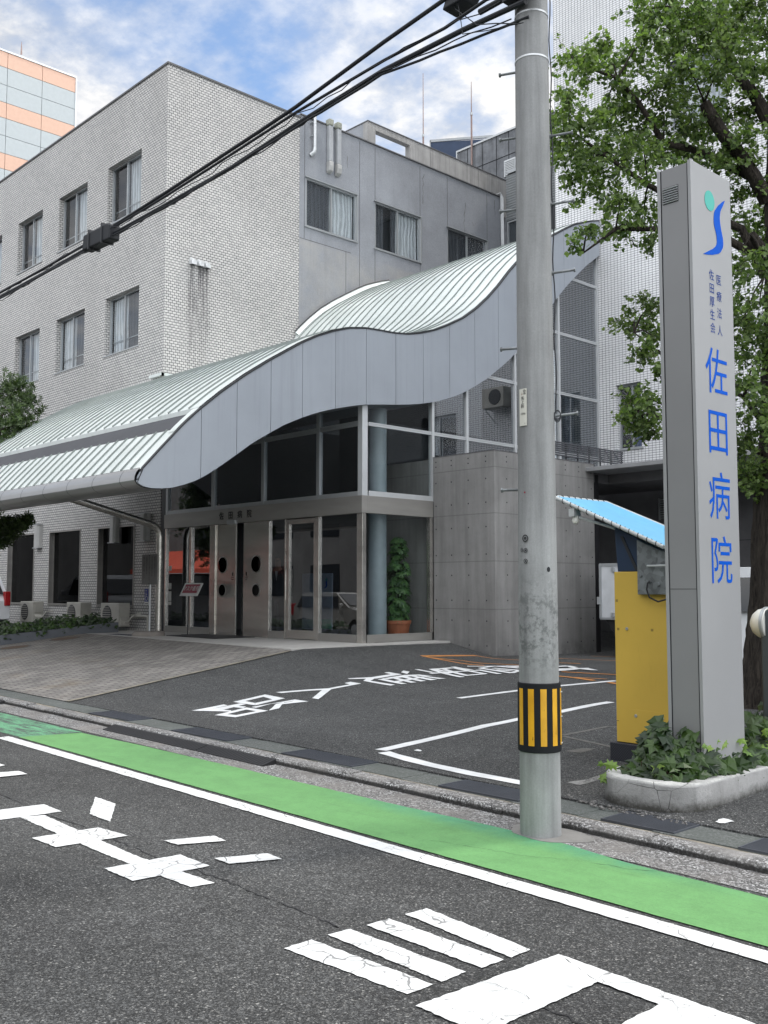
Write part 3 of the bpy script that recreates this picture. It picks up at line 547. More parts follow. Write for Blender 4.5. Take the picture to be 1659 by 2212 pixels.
# grates in the lids
def grate(x0, x1, nm='drain_grate', dy0=.215, dy1=.54, z=.0600, y0=None, y1=None, bars=22, along='x', lab='', hide=None):
    xm = (x0+x1)/2; Y0 = (y0 if y0 is not None else curbY(xm)+dy0); Y1 = (y1 if y1 is not None else curbY(xm)+dy1)
    t = Th(nm, (xm, (Y0+Y1)/2, z), lab, 'drain grate', 'steel gutter gratings')
    f = MB(); 
    for a in ((x0, x1, Y0, Y0+.012), (x0, x1, Y1-.012, Y1), (x0, x0+.012, Y0+.012, Y1-.012), (x1-.012, x1, Y0+.012, Y1-.012)): f.box(a[0], a[1], a[2], a[3], z-.01, z+.004)
    t.part(f, 'frame', M['grate'])
    g_ = MB()
    n = bars
    if along == 'x':
        for i in range(n): yy = Y0+.016+(Y1-Y0-.032)*i/(n-1); g_.box(x0+.013, x1-.013, yy-.0035, yy+.0035, z-.012, z+.002)
    else:
        for i in range(n): xx = x0+.016+(x1-x0-.032)*i/(n-1); g_.box(xx-.006, xx+.006, Y0+.013, Y1-.013, z-.012, z+.002)
    t.part(g_, 'grille', M['grate']); h = MB(); h.box(x0+.012, x1-.012, Y0+.012, Y1-.012, z-.008, z-.004); t.part(h, 'pit', M['dark'])
    return t
for x0, x1, lab in ((-11.75, -10.75, 'steel gutter grate beside the brown pavers, nearest the entrance drive'), (-9.7, -8.65, 'steel gutter grate behind the middle of the black kerb ramps'), (-7.65, -6.65, 'steel gutter grate left of the corner of the white parking line'), (-5.55, -4.75, 'steel gutter grate just left of the concrete utility pole'), (-4.0, -3.45, 'square checker grate in front of the ivy planter'), (-3.0, -2.2, 'steel gutter grate cut off by the right edge of the picture')):
    grate(x0, x1, lab=lab)
# pavers and apron
def gridpoly(name, mat, xa, xb, yf, yt, dz, nx=40, ny=14):
    b = MB(); g = []
    for i in range(nx+1):
        row = []
        for j in range(ny+1):
            v = j/ny; xl, xr = xa(v), xb(v); x = lerp(xl, xr, i/nx); y = lerp(yf(x), yt(x), v); row.append(b.b.verts.new((x, y, ground(x, y)+dz)))
        g.append(row)
    for i in range(nx):
        for j in range(ny): b.b.faces.new((g[i][j], g[i+1][j], g[i+1][j+1], g[i][j+1]))
    return struct(b, name, mat, smooth=True)
gridpoly('brick_paving', M['pavers'], lambda v: -30, lambda v: lerp(-13.12, -13.92, v), lambda x: curbY(x)+.554, lambda x: 11.0-.03*(x+14), .006, 70, 26)
b = MB(); b.prism([(-13.93, 10.98, .30), (-23.4, 11.28, .30), (-23.4, 13.35, .30), (-14.3, 13.35, .30), (-14.3, 15.0, .30), (-13.86, 15.0, .30)], (0, 0, .266)); struct(b, 'entrance_apron', M['apron'], bevel=.006)
b = MB()
for k in range(24):
    y = lerp(6.3, 10.9, k/23); 
P = [(lerp(-13.12, -13.92, k/20), lerp(6.45, 10.95, k/20)) for k in range(21)]
b.strip([(p[0]-.05, p[1], ground(p[0], p[1])+.012) for p in P], [(p[0]+.05, p[1], ground(p[0], p[1])+.012) for p in P]); struct(b, 'paving_edge', M['tan_strip'])
# ------------------------------------------------------------------ painted marks (flat paint, a few mm thick)
def dense(pts, step, jit, rnd):
    out = []
    for i in range(len(pts)):
        a, c = Vector(pts[i]), Vector(pts[(i+1) % len(pts)]); n = max(1, int((c-a).length/step))
        for k in range(n):
            p = a.lerp(c, k/n)
            if k: p += Vector((rnd.uniform(-jit, jit), rnd.uniform(-jit, jit)))
            out.append(p)
    return out
def marks(name, polys, mat, base, step, jit, seed=1):
    rnd = random.Random(seed); b = MB()
    for i, q in enumerate(polys):
        dz = base+i*(.0006 if len(polys) < 12 else .00022)
        if q[0] == 's':
            A, B = [], []
            for side, o_ in ((q[1], A), (q[2], B)):
                for k in range(len(side)-1):
                    a, c = Vector(side[k]), Vector(side[k+1]); n = max(1, int(((Vector(q[1][k+1])-Vector(q[1][k])).length)/.2))
                    for m in range(n+(1 if k == len(side)-2 else 0)):
                        p = a.lerp(c, m/n); o_.append((p.x+rnd.uniform(-jit, jit), p.y+rnd.uniform(-jit, jit)))
            b.strip([(p[0], p[1], ground(p[0], p[1])+dz) for p in A], [(p[0], p[1], ground(p[0], p[1])+dz) for p in B])
        else:
            P = dense(q, step, jit, rnd); b.poly([(p.x, p.y, ground(p.x, p.y)+dz) for p in P])
    bmesh.ops.triangulate(b.b, faces=[f for f in b.b.faces if len(f.verts) > 4])
    return struct(b, name, mat)
marks('road_lettering', MARKS['road_left'], M['white'], .005, .03, .0045)
marks('road_lettering', MARKS['road_right'], M['white'], .005, .025, .0045, 2)
marks('lot_lettering', MARKS['lot_text'], M['white_lot'], .0045, .08, .003)
marks('parking_line', MARKS['lot_white'], M['white_lot'], .0045, .03, .008)
marks('orange_line', MARKS['orange'], M['orange'], .0035, .1, .006)
marks('faded_line', MARKS['faded'], M['faded'], .003, .1, .006)
marks('faded_line', MARKS['faded_white'], M['faded_white'], .0032, .1, .02)
marks('pavement_patch', MARKS['patch'], M['faded'], .0032, .1, .01)
rnd = random.Random(5)
def band(name, top, bot, mat, z, jit=.004):
    b = MB(); n = len(top)
    def ev(c, x):
        for i in range(len(c)-1):
            if c[i][0] <= x <= c[i+1][0]: return lerp(c[i][1], c[i+1][1], (x-c[i][0])/(c[i+1][0]-c[i][0]))
        return c[0][1] if x < c[0][0] else c[-1][1]
    x0 = max(top[0][0], bot[0][0]) if False else min(top[0][0], bot[0][0]); x = x0; A = []; B = []
    return ev
ev = band('', [(0, 0), (1, 1)], [(0, 0), (1, 1)], None, 0)
GT = [(-10.62, 5.36), (-9.5, 5.385), (-8.5, 5.37), (-5.6, 5.30), (-4.5, 5.30), (-3.9, 5.265), (-3.4, 5.17), (-2.5, 5.12), (3, 4.93)]
def gi(x): return 4.50-.033*(x+4.15)
b = MB(); A, B = [], []; x = -10.6
while x < 3: A.append((x+(0 if x > -10.5 else 0), gi(x)+.0+rnd.uniform(-.003, .003), .0065)); B.append((x, ev(GT, x)+rnd.uniform(-.004, .004), .0065)); x += .08
A[0] = (-10.72, gi(-10.72), .0065); B[0] = (-10.55, 5.37, .0065)
b.strip(A, B); struct(b, 'green_lane', M['green'])
b = MB(); b.strip([(x, gi(x)+.02, .003) for x in (-22, -16, -11.4, -10.7)], [(x, 5.42-.03*(x+11), .003) for x in (-22, -16, -11.4, -10.6)]); struct(b, 'worn_green_lane', M['worn_green'])
b = MB(); A, B = [], []; x = -10.85
while x < 3: A.append((x, gi(x)-.055+rnd.uniform(-.003, .003), .007)); B.append((x+.02, gi(x)-.195+rnd.uniform(-.004, .004), .007)); x += .06
b.strip(A, B); struct(b, 'edge_line', M['white'])
# thin cracks in the road: dark sealed lines
def crack(pts, w, name='road_crack', z=.0035, mat=None):
    b = MB(); A, B = [], []; rr = random.Random(len(pts)*7+1)
    for i in range(len(pts)-1):
        n = max(2, int((Vector(pts[i+1])-Vector(pts[i])).length/.04))
        for k in range(n):
            p = Vector(pts[i]).lerp(Vector(pts[i+1]), k/n)+Vector((rr.uniform(-.012, .012), rr.uniform(-.012, .012))); ww = w*rr.uniform(.2, 1.)
            A.append((p.x, p.y-ww, z)); B.append((p.x, p.y+ww, z))
    b.strip(A, B); return struct(b, name, mat or M['black'])
crack([(-9.4, 3.42), (-7.86, 3.33), (-6.91, 3.28), (-6.23, 3.30), (-5.74, 3.26), (-5.37, 3.25), (-5.04, 3.268), (-4.64, 3.26), (-4.21, 3.245), (-3.92, 3.235), (-3.66, 3.22)], .0055)
crack([(-3.8, 3.22), (-3.3, 3.21), (-2.92, 3.195)], .003, z=.0035)
crack([(-2.92, 3.195), (-2.81, 3.186), (-2.757, 3.193), (-2.684, 3.212), (-2.572, 3.208), (-2.487, 3.194)], .0025, z=.0125)
crack([(-2.70, 3.13), (-2.66, 3.18), (-2.685, 3.25), (-2.68, 3.33), (-2.69, 3.42), (-2.68, 3.50)], .0035, z=.0127)
crack([(-2.493, 3.188), (-2.423, 3.176), (-2.361, 3.186), (-2.31, 3.17), (-2.24, 3.165), (-2.0, 3.15)], .007, z=.0038)
crack([(-3.55, 5.02), (-3.3, 5.05), (-3.1, 5.17)], .0025, z=.0085); crack([(-4.6, 4.7), (-3.9, 4.85), (-3.55, 5.02)], .0016, z=.0085)
# manholes on the paving, drain by the apron, mat
for (mx_, my_, lab) in ((-21.2, 9.2, 'round brown manhole cover nearest the street beside the left planter'), (-21.45, 10.45, 'round brown manhole cover farther from the street beside the left planter')):
    t = Th('manhole_cover', (mx_, my_, ground(mx_, my_)), lab, 'manhole cover', 'manhole covers on the pavers')
    zc = ground(mx_, my_); tilt = .101
    def ring(r, dz, n=36): return [(mx_+r*math.cos(2*math.pi*k/n), my_+r*math.sin(2*math.pi*k/n), zc+tilt*r*math.sin(2*math.pi*k/n)+dz) for k in range(n)]
    q = MB(); q.strip(ring(.34, .009)+ring(.34, .009)[:1], ring(.30, .012)+ring(.30, .012)[:1]); t.part(q, 'frame', M['gutter_lid'])
    q = MB(); q.poly(ring(.298, .011)); t.part(q, 'lid', plain('rusty_iron', (.11, .075, .05), .7, .3, .25, 30))
grate(-21.35, -20.25, 'drain_grate', z=.5668, y0=11.42, y1=11.72, bars=30, along='y', lab='striped drain grate in the apron at the end of the left planter')
b = MB(); b.prism([(-19.7, 12.0, .5665), (-17.75, 11.95, .5665), (-17.75, 13.0, .5665), (-19.75, 13.0, .5665)], (0, 0, .012)); tag(b.build('doormat', M['black']), 'dark doormat on the apron in front of the steel doors', 'doormat')
# rubber kerb ramps
def ramp(x0, x1, lab):
    t = Th('kerb_ramp', ((x0+x1)/2, curbY((x0+x1)/2)-.06, 0), lab, 'kerb ramp', 'black rubber kerb ramps')
    q = MB()
    n = 6
    for i in range(n):
        a, c = lerp(x0, x1, i/n), lerp(x0, x1, (i+1)/n)
        q.prism([(a, curbY(a)-.165, .006), (a, curbY(a)-.165, .012), (a, curbY(a)-.012, .052), (a, curbY(a)-.004, .052), (a, curbY(a)-.004, .006)], (c-a, -.034*(c-a), 0))
    t.part(q, 'body', M['black'])
    q = MB()
    for i in range(int((x1-x0)/.045)):
        a = x0+.02+.045*i; q.prism([(a, curbY(a)-.150, .0165), (a, curbY(a)-.150, .0195), (a, curbY(a)-.03, .0505), (a, curbY(a)-.03, .0475)], (.012, 0, 0))
    t.part(q, 'grip_rib', M['black'])
ramp(-10.62, -8.62, 'long black rubber kerb ramp at the left end of the pair'); ramp(-8.60, -7.45, 'short black rubber kerb ramp butting the right end of the long one'); ramp(-16.6, -13.95, 'grey black kerb ramp at the left edge beyond the worn green paint')
# ------------------------------------------------------------------ canopy profile
TOP = [(8.109,3.328),(8.13,3.42),(8.204,3.544),(8.543,3.913),(8.972,4.366),(9.239,4.609),(9.699,4.987),(10.178,5.34),(10.709,5.69),(11.415,6.119),(11.8,6.32),(12.197,6.485),(12.6,6.62),(13.03,6.699),(13.4,6.722),(13.785,6.738),(14.2,6.785),(14.582,6.874),(15.0,7.01),(15.426,7.20),(15.88,7.43),(16.322,7.73),(16.72,8.06),(17.114,8.44),(17.45,8.80),(17.784,9.12),(18.2,9.47),(18.7,9.81),(19.204,10.11),(19.674,10.38),(20.0,10.55),(20.353,10.69),(20.7,10.82),(21.04,10.92)]
BOT = [(8.109,3.328),(8.14,3.28),(8.218,3.245),(8.36,3.225),(8.556,3.233),(8.75,3.26),(8.991,3.332),(9.17,3.40),(9.349,3.483),(9.66,3.68),(10.021,3.929),(10.35,4.16),(10.723,4.377),(11.05,4.56),(11.426,4.726),(11.8,4.87),(12.205,4.994),(12.6,5.09),(12.972,5.172),(13.4,5.23),(13.784,5.275),(14.2,5.33),(14.576,5.396),(15.0,5.49),(15.415,5.622),(15.83,5.78),(16.228,5.983),(16.65,6.22),(17.09,6.522),(17.42,6.76),(17.75,7.04),(18.2,7.47),(18.7,7.99),(19.169,8.48),(19.55,8.86),(19.93,9.19),(20.45,9.62),(21.04,10.02)]
def ip(c, y):
    for i in range(len(c)-1):
        if c[i][0] <= y <= c[i+1][0]: return lerp(c[i][1], c[i+1][1], (y-c[i][0])/(c[i+1][0]-c[i][0]))
    return c[0][1] if y < c[0][0] else c[-1][1]
def top(y): return ip(TOP, y)
def bot(y): return ip(BOT, y)
def dn(c, y0, y1, step=.12):
    n = max(1, int((y1-y0)/step)); return [(lerp(y0, y1, i/n), ip(c, lerp(y0, y1, i/n))) for i in range(n+1)]
XR, XL, XW, YE = -14.25, -23.7, -21.86, 21.04
E1 = Th('entrance_hall', (-18, 13.1, .566), 'glass entrance hall of the hospital under a wavy metal roof', 'entrance hall')
# fascia panels
J = [8.109, 9.29, 10.01, 10.74, 11.46, 12.26, 13.05, 13.85, 14.64, 15.44, 16.25, 17.05, 17.87, 18.70, 19.53, 20.36, YE]
for i in range(len(J)-1):
    a, c = J[i]+(.005 if i else 0), J[i+1]-.005
    tp = dn(TOP, a, c) if i else [p for p in TOP if p[0] < c-.02]+[(c, top(c))]
    bt = dn(BOT, a, c) if i else [p for p in BOT if p[0] < c-.02][1:]+[(c, bot(c))]
    P = [(XR, y, z-.012) for y, z in tp]+[(XR, y, z) for y, z in reversed(bt)]
    q = MB(); q.prism(P, (-.05, 0, 0)); E1.part(q, 'fascia_panel', M['panel'])
q = MB()
for y0, y1 in ((8.109, YE),):
    pts = dn(TOP, y0, y1, .1); q.strip([(XR+.012, y, z-.02) for y, z in pts], [(XR+.012, y, z+.012) for y, z in pts]); q.strip([(XR+.012, y, z+.012) for y, z in pts], [(XR-.06, y, z+.012) for y, z in pts])
    q.strip([(XR+.012, y, z-.02) for y, z in pts], [(XR-.01, y, z-.02) for y, z in pts])
E1.part(q, 'fascia_trim', M['panel_trim'])
q = MB(); P = [(XR-.055, y, z-.03) for y, z in dn(TOP, 8.2, YE, .2)]+[(XR-.055, y, z+.01) for y, z in reversed(dn(BOT, 8.2, YE, .2))]; q.prism(P, (-.02, 0, 0)); E1.part(q, 'fascia_backing', M['panel_trim'])
# soffit
q = MB(); P = dn(BOT, 8.2, 13.1); q.strip([(XL, y, z+.002) for y, z in P], [(XR-.052, y, z+.002) for y, z in P]); P = dn(BOT, 13.1, YE); q.strip([(XW+.02, y, z+.002) for y, z in P], [(XR-.052, y, z+.002) for y, z in P]); E1.part(q, 'soffit', M['panel'])
# left gable end
q = MB(); q.prism([(XL, y, z-.01) for y, z in TOP if y < 13.05]+[(XL, 13.09, 6.69), (XL, 13.09, 5.19)]+[(XL, y, z) for y, z in reversed(BOT) if y < 13.05][:-1], (.04, 0, 0)); E1.part(q, 'gable_panel', M['panel'])
# rounded eave of satin metal, jointed
NOSE = [(8.30, 3.228), (8.218, 3.245), (8.14, 3.285), (8.10, 3.345), (8.105, 3.41), (8.135, 3.48), (8.19, 3.545)]
NOSE = [(8.75, 3.255), (8.5, 3.222)]+NOSE
xj = -14.79+.945*0; joints = []
x = -14.79
while x > XL: joints.append(x); x -= .945
ed = [XR-.06]+joints+[XL+.02]
for i in range(len(ed)-1):
    q = MB(); q.strip([(ed[i]-.006, y-.012, z-.004) for y, z in NOSE], [(ed[i+1]+.006, y-.012, z-.004) for y, z in NOSE]); E1.part(q, 'eave_panel', M['eave'], smooth=True)
q = MB(); q.strip([(XR-.06, y, z+.004) for y, z in NOSE], [(XL+.02, y, z+.004) for y, z in NOSE]); E1.part(q, 'eave_backing', M['panel_trim'], smooth=True)
# roof sheets
def normal2(c, y):
    d = .02; t = Vector((2*d, ip(c, y+d)-ip(c, y-d))); t.normalize(); return Vector((-t.y, t.x))
def sheet(q, x0, x1, y0, y1, lift=0., step=.1):
    P = dn(TOP, y0, y1, step); q.strip([(x0, y, z+lift) for y, z in P], [(x1, y, z+lift) for y, z in P])
def seams(q, xs_, y0, y1, lift=0., w=.010, h=.028, step=.14):
    P = dn(TOP, y0, y1, step)
    for x in xs_:
        pr_ = [(0, 0)]
        base = [(y, z+lift) for y, z in P]; tp = []
        for y, z in P:
            n_ = normal2(TOP, min(max(y, y0+.03), y1-.03)); tp.append((y+n_.x*h, z+lift+n_.y*h))
        q.strip([(x-w, *p) for p in base], [(x-w*.6, *p) for p in tp]); q.strip([(x-w*.6, *p) for p in tp], [(x+w*.6, *p) for p in tp]); q.strip([(x+w*.6, *p) for p in tp], [(x+w, *p) for p in base])
        for k in (0, -1): q.poly([(x-w, *base[k]), (x+w, *base[k]), (x+w*.6, *tp[k]), (x-w*.6, *tp[k])])
SX = [-14.62-.3307*i for i in range(40)]
q = MB(); sheet(q, XR-.06, XL, 8.19, 8.86, .004); sheet(q, XR-.06, XL, 9.28, 13.08, .03); q.strip([(XR-.06, 9.28, top(9.28)-.06), (XR-.06, 9.28, top(9.28)+.03)], [(XL, 9.28, top(9.28)-.06), (XL, 9.28, top(9.28)+.03)])
sheet(q, XR-.06, -14.5, 8.8, 9.4, .018); sheet(q, -22.6, XL, 8.8, 9.4, .018)
sheet(q, XR-.06, XW+.02, 13.08, YE, .03); roof = E1.part(q, 'roof', M['roof'], smooth=True)
q = MB(); seams(q, [x for x in SX if x > XL+.1], 8.2, 8.87, .004); seams(q, [x for x in SX if x > XL+.1], 9.28, 13.08, .03); seams(q, [x for x in SX if x > XW+.1], 13.08, YE-.02, .03)
s_ = sub(roof, q, 'roof_seam', M['seam']); s_.matrix_parent_inverse = Matrix.Identity(4)
q = MB(); sheet(q, -14.5, -22.6, 8.84, 9.30, -.05); E1.part(q, 'roof_slot', M['panel_trim']).data.materials[0] = plain('slot_flashing', (.055, .058, .066), .6, .2)
# flashing against the rendered wing
q = MB(); P = dn(TOP, 17.3, YE-.1, .1); q.strip([(XW+.03, y-.03, z+.17) for y, z in P], [(XW+.17, y, z+.05) for y, z in P]); q.strip([(XW+.03, y-.03, z+.17) for y, z in P], [(XW+.03, y, z) for y, z in P]); E1.part(q, 'wall_flashing', M['roof'])
q = MB(); P = dn(TOP, 17.3, YE-.1, .1); q.tube([(XW+.05, y-.03, z+.18) for y, z in P], .018, 6); E1.part(q, 'flashing_edge', M['panel_trim'])
# lower glazing, street side (y = 13.1)
YF = 13.1; XG = -14.4
def slab(x0, x1, z0, z1, y0=YF-.05, y1=YF+.05): q = MB(); q.box(x0, x1, y0, y1, z0, z1); return q
for x0, x1, z0, z1, mat in ((-21.5, -20.47, .566, .72, 'steel_dark'), (-20.37, -19.6, .566, .72, 'steel_dark'), (-17.34, -16.80, .566, .72, 'steel_dark'), (-15.68, -14.52, .566, .72, 'steel_dark')):
    E1.part(slab(x0+.002, x1-.002, z0, z1), 'kick_plate', M[mat])
for x0, x1 in ((-21.56, -21.5), (-20.47, -20.37), (-19.6, -19.38), (-17.64, -17.34), (-16.80, -16.76), (-15.75, -15.68), (-14.52, -14.36)):
    E1.part(slab(x0, x1, .566, 3.08), 'mullion', M['steel'], bevel=.004)
q = MB(); q.box(-21.56, -14.34, YF-.08, YF+.06, 3.08, 3.42); q.box(-14.46, -14.34, YF+.0601, 15.01, 3.08, 3.42); HB = E1.part(q, 'header_band', M['steel_dark'], bevel=.004)
for x0, x1 in ((-21.5, -20.47), (-20.37, -19.6), (-17.34, -16.80), (-15.68, -14.52)):
    q = MB(); q.box(x0, x1, YF-.006, YF+.006, .72, 3.08); E1.part(q, 'glass_pane', M['glass'])
# lettering on the band
for i, ch in enumerate('佐田病院'):
    x = -19.09+.355*i; o = join([text_mesh(ch, .185, 'lettering', M['ink'], T3(x+dx_, YF-.083-.001*k_, 3.25+dz_) @ FY, 0, 0) for k_, (dx_, dz_) in enumerate(((0, 0), (.005, 0), (-.005, 0), (0, .004), (0, -.004)))], 'lettering'); o.parent = HB; o.matrix_parent_inverse = Matrix.Identity(4)
# sliding steel doors with portholes, half open
for x0, x1, hs in ((-19.38, -18.60, (-19.11,)), (-18.31, -17.66, (-17.83,))):
    D = E1.part(slab(x0, x1, .575, 3.075, YF-.02, YF+.02), 'door_leaf', M['steel'], bevel=.004)
    for hx in hs:
        for hz, r in ((2.15, .175), (1.58, .13)):
            q = MB(); q.lathe([(r, YF-.032), (r+.018, YF-.024), (r+.018, YF-.0202)], (hx, 0, hz), 28, 'y'); sub(D, q, 'porthole_ring', M['steel_dark'])
            q = MB(); q.lathe([(r-.004, YF-.0365), (r-.004, YF-.033)], (hx, 0, hz), 28, 'y'); sub(D, q, 'porthole', M['glass_dark'])
            q = MB(); q.lathe([(r-.003, YF-.0325), (r-.003, YF-.0322)], (hx, 0, hz), 28, 'y'); sub(D, q, 'porthole_backing', M['dark'])
    cx = -18.72 if x0 < -19 else -18.2
    q = MB(); q.box(cx-.02, cx+.02, YF-.0225, YF-.0205, 1.90, 1.98); q.box(cx-.05, cx+.05, YF-.0225, YF-.0205, 1.86, 1.875); q.box(cx-.045, cx+.045, YF-.0225, YF-.0205, 1.815, 1.83); sub(D, q, 'door_sticker', M['ink'])
q = MB(); q.box(-18.78, -18.46, YF-.16, YF-.081, 3.05, 3.14); E1.part(q, 'door_sensor', M['alu'], bevel=.01)
# hinged glass door
q = MB(); q.box(-16.75, -16.66, YF-.04, YF+.04, .58, 3.06); q.box(-15.85, -15.76, YF-.04, YF+.04, .58, 3.06); q.box(-16.66, -15.85, YF-.04, YF+.04, 2.96, 3.06); q.box(-16.66, -15.85, YF-.04, YF+.04, .58, .76)
D = E1.part(q, 'glass_door', M['steel'], bevel=.003); q = MB(); q.box(-16.66, -15.85, YF-.005, YF+.005, .76, 2.96); sub(D, q, 'pane', M['glass'])
q = MB(); q.tube([(-16.70, YF-.04, 2.02), (-16.70, YF-.09, 2.02), (-16.70, YF-.09, 1.38), (-16.70, YF-.04, 1.38)], .013, 8); sub(D, q, 'handle', M['steel'], smooth=True)
# side glazing, lower (x = -14.4)
q = MB(); q.box(XG-.05, XG+.05, YF+.07, 14.98, .566, .72); E1.part(q, 'kick_plate', M['steel_dark'])
q = MB(); q.box(XG-.05, XG+.05, 14.92, 15.01, .72, 3.08); E1.part(q, 'mullion', M['steel'])
q = MB(); q.box(XG-.006, XG+.006, YF+.05, 14.92, .72, 3.08); E1.part(q, 'glass_pane', M['glass_clear'])
# upper glazing
BX = [-21.5, -19.52, -17.6, -15.72, -14.40]
def profile_pane_x(): pass
for i in range(4):
    q = MB(); q.box(BX[i]+.04, BX[i+1]-.04, YF-.006, YF+.006, 3.5, 5.185); E1.part(q, 'glass_pane', M['glass'])
for x in BX[:-1]:
    q = MB(); q.box(x-.045, x+.045, YF-.05, YF+.05, 3.42, 5.19); E1.part(q, 'mullion', M['alu'])
q = MB(); q.box(-14.50, -14.36, YF-.05, YF+.09, 3.42, 5.2); E1.part(q, 'corner_post', M['alu_light'], bevel=.006)
for i in range(4):
    q = MB(); q.box(BX[i]+.0455, BX[i+1]-(.0455 if i < 3 else .1), YF-.045, YF+.045, 3.42, 3.51); E1.part(q, 'transom', M['alu'])
    if i > 0: q = MB(); q.prism([(BX[i]+.0455, YF-.03, 4.80), (BX[i]+.0455, YF-.03, 4.84), (BX[i]+.0455, YF-.018, 4.84), (BX[i]+.0455, YF-.018, 4.87), (BX[i]+.0455, YF-.03, 4.87), (BX[i]+.0455, YF-.03, 4.90), (BX[i]+.0455, YF+.03, 4.90), (BX[i]+.0455, YF+.03, 4.80)], (BX[i+1]-(.0455 if i < 3 else .1)-BX[i]-.0455, 0, 0)); E1.part(q, 'transom', M['alu'])
SY = [13.19, 15.03, 16.1, 17.75, 19.42, 21.06]
for i in range(5):
    a, c = SY[i]+.03, SY[i+1]-.03; zb = 3.5 if i == 0 else 4.33
    P = dn(BOT, a, c, .15); q = MB(); q.prism([(XG-.006, a, zb), (XG-.006, c, zb)]+[(XG-.006, y, z+.02) for y, z in reversed(P)], (.012, 0, 0)); E1.part(q, 'glass_pane', M['glass_clear'] if i == 0 else M['glass'])
    q = MB(); q.box(XG-.045, XG+.045, a, c, zb-.08 if i == 0 else zb-.01, zb+.02); E1.part(q, 'transom', M['alu_light'])
    for zt in (4.84, 6.30, 7.76, 9.21):
        if zt > bot(c)-.1: continue
        ys = a
        if zt > bot(a):
            while bot(ys) < zt+.02: ys += .02
        q = MB(); q.prism([(XG-.03, ys, zt-.035), (XG+.035, ys, zt-.035), (XG+.035, ys, zt-.012), (XG+.022, ys, zt-.012), (XG+.022, ys, zt+.012), (XG+.035, ys, zt+.012), (XG+.035, ys, zt+.035), (XG-.03, ys, zt+.035)], (0, c-ys, 0)); E1.part(q, 'transom', M['alu_light'])
for i, y in enumerate(SY[1:]):
    q = MB(); z0 = 3.42 if i == 0 else 4.33
    w = .035; q.box(XG-.05, XG+.055, y-w, y+w, z0, bot(y)+.03); E1.part(q, 'mullion', M['alu_light'])
# interior
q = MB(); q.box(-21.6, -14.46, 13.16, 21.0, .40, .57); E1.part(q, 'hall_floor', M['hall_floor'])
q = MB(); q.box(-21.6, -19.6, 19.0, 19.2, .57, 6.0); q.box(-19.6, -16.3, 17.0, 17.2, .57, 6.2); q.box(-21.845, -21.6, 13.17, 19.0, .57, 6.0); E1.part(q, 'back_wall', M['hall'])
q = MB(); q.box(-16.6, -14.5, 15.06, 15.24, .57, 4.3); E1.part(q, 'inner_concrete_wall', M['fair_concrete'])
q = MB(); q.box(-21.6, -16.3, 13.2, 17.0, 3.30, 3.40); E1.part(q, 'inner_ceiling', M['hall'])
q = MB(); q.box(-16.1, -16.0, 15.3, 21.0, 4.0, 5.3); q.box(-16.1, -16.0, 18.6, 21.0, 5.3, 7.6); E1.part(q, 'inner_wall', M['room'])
q = MB(); q.lathe([(.19, .57), (.19, 5.3)], (-14.97, 14.02, 0), 28); E1.part(q, 'round_column', plain('pale_blue_column', (.26, .31, .34), .35), smooth=True)
q = MB(); q.box(-20.9, -20.86, 13.9, 14.2, 1.2, 2.2); q.box(-20.5, -20.1, 14.6, 14.62, .57, 1.9); E1.part(q, 'inner_screen', M['whiteboard'])
q = MB(); q.box(-17.75, -16.72, 14.3, 14.33, .72, 1.95); PB = E1.part(q, 'poster_board', M['poster']); q = MB(); q.box(-17.15, -16.73, 14.285, 14.299, .74, .95); sub(PB, q, 'green_foot_band', M['teal_paint'])
q = MB(); q.prism([(-16.95+(y-7.0)*.42, 14.29, 1.75+(z-4.45)*.42) for y, z in ((7.239,4.648),(7.098,4.547),(7.053,4.456),(7.094,4.313),(7.047,4.22),(6.878,4.136),(7.015,4.159),(7.144,4.211),(7.195,4.291),(7.154,4.446),(7.198,4.588))], (0, .008, 0)); sub(PB, q, 'logo_swoosh', M['blue_paint']); q = MB(); q.lathe([(.035, 14.29), (.035, 14.298)], (-16.90, 0, 1.81), 16, 'y'); sub(PB, q, 'logo_disc', M['teal_paint'])
for k, (z0, z1) in enumerate(((2.05, 2.17), (1.60, 1.75), (1.32, 1.55), (1.22, 1.30))):
    q = MB(); q.box(-21.42, -21.30, YF-.0095, YF-.0065, z0, z1); E1.part(q, 'window_notice', M['whiteboard'])
# bent support pipe
t = Th('canopy_support_pipe', (-21.25, 12.72, .566), 'steel pipe post bending out beneath the canopy eave', 'pipe')
q = MB(); P = [(-21.25, 12.72, .566), (-21.25, 12.72, 2.86), (-21.25, 12.69, 3.0), (-21.25, 12.60, 3.10), (-21.25, 12.45, 3.16), (-21.25, 10.9, 3.53), (-21.25, 10.15, 3.71)]; q.tube(P[:2]+P[2:], .085, 18); t.part(q, 'pipe', M['steel'], smooth=True)
q = MB(); q.lathe([(.12, .5665), (.12, .58)], (-21.25, 12.72, 0), 20); t.part(q, 'base_plate', M['steel_dark'])
q = MB(); q.tube([(-21.25, 10.15, 3.71), (-21.25, 9.9, 3.79), (-21.25, 9.78, 3.84)], .105, 16); t.part(q, 'socket', M['steel_dark'], smooth=True)
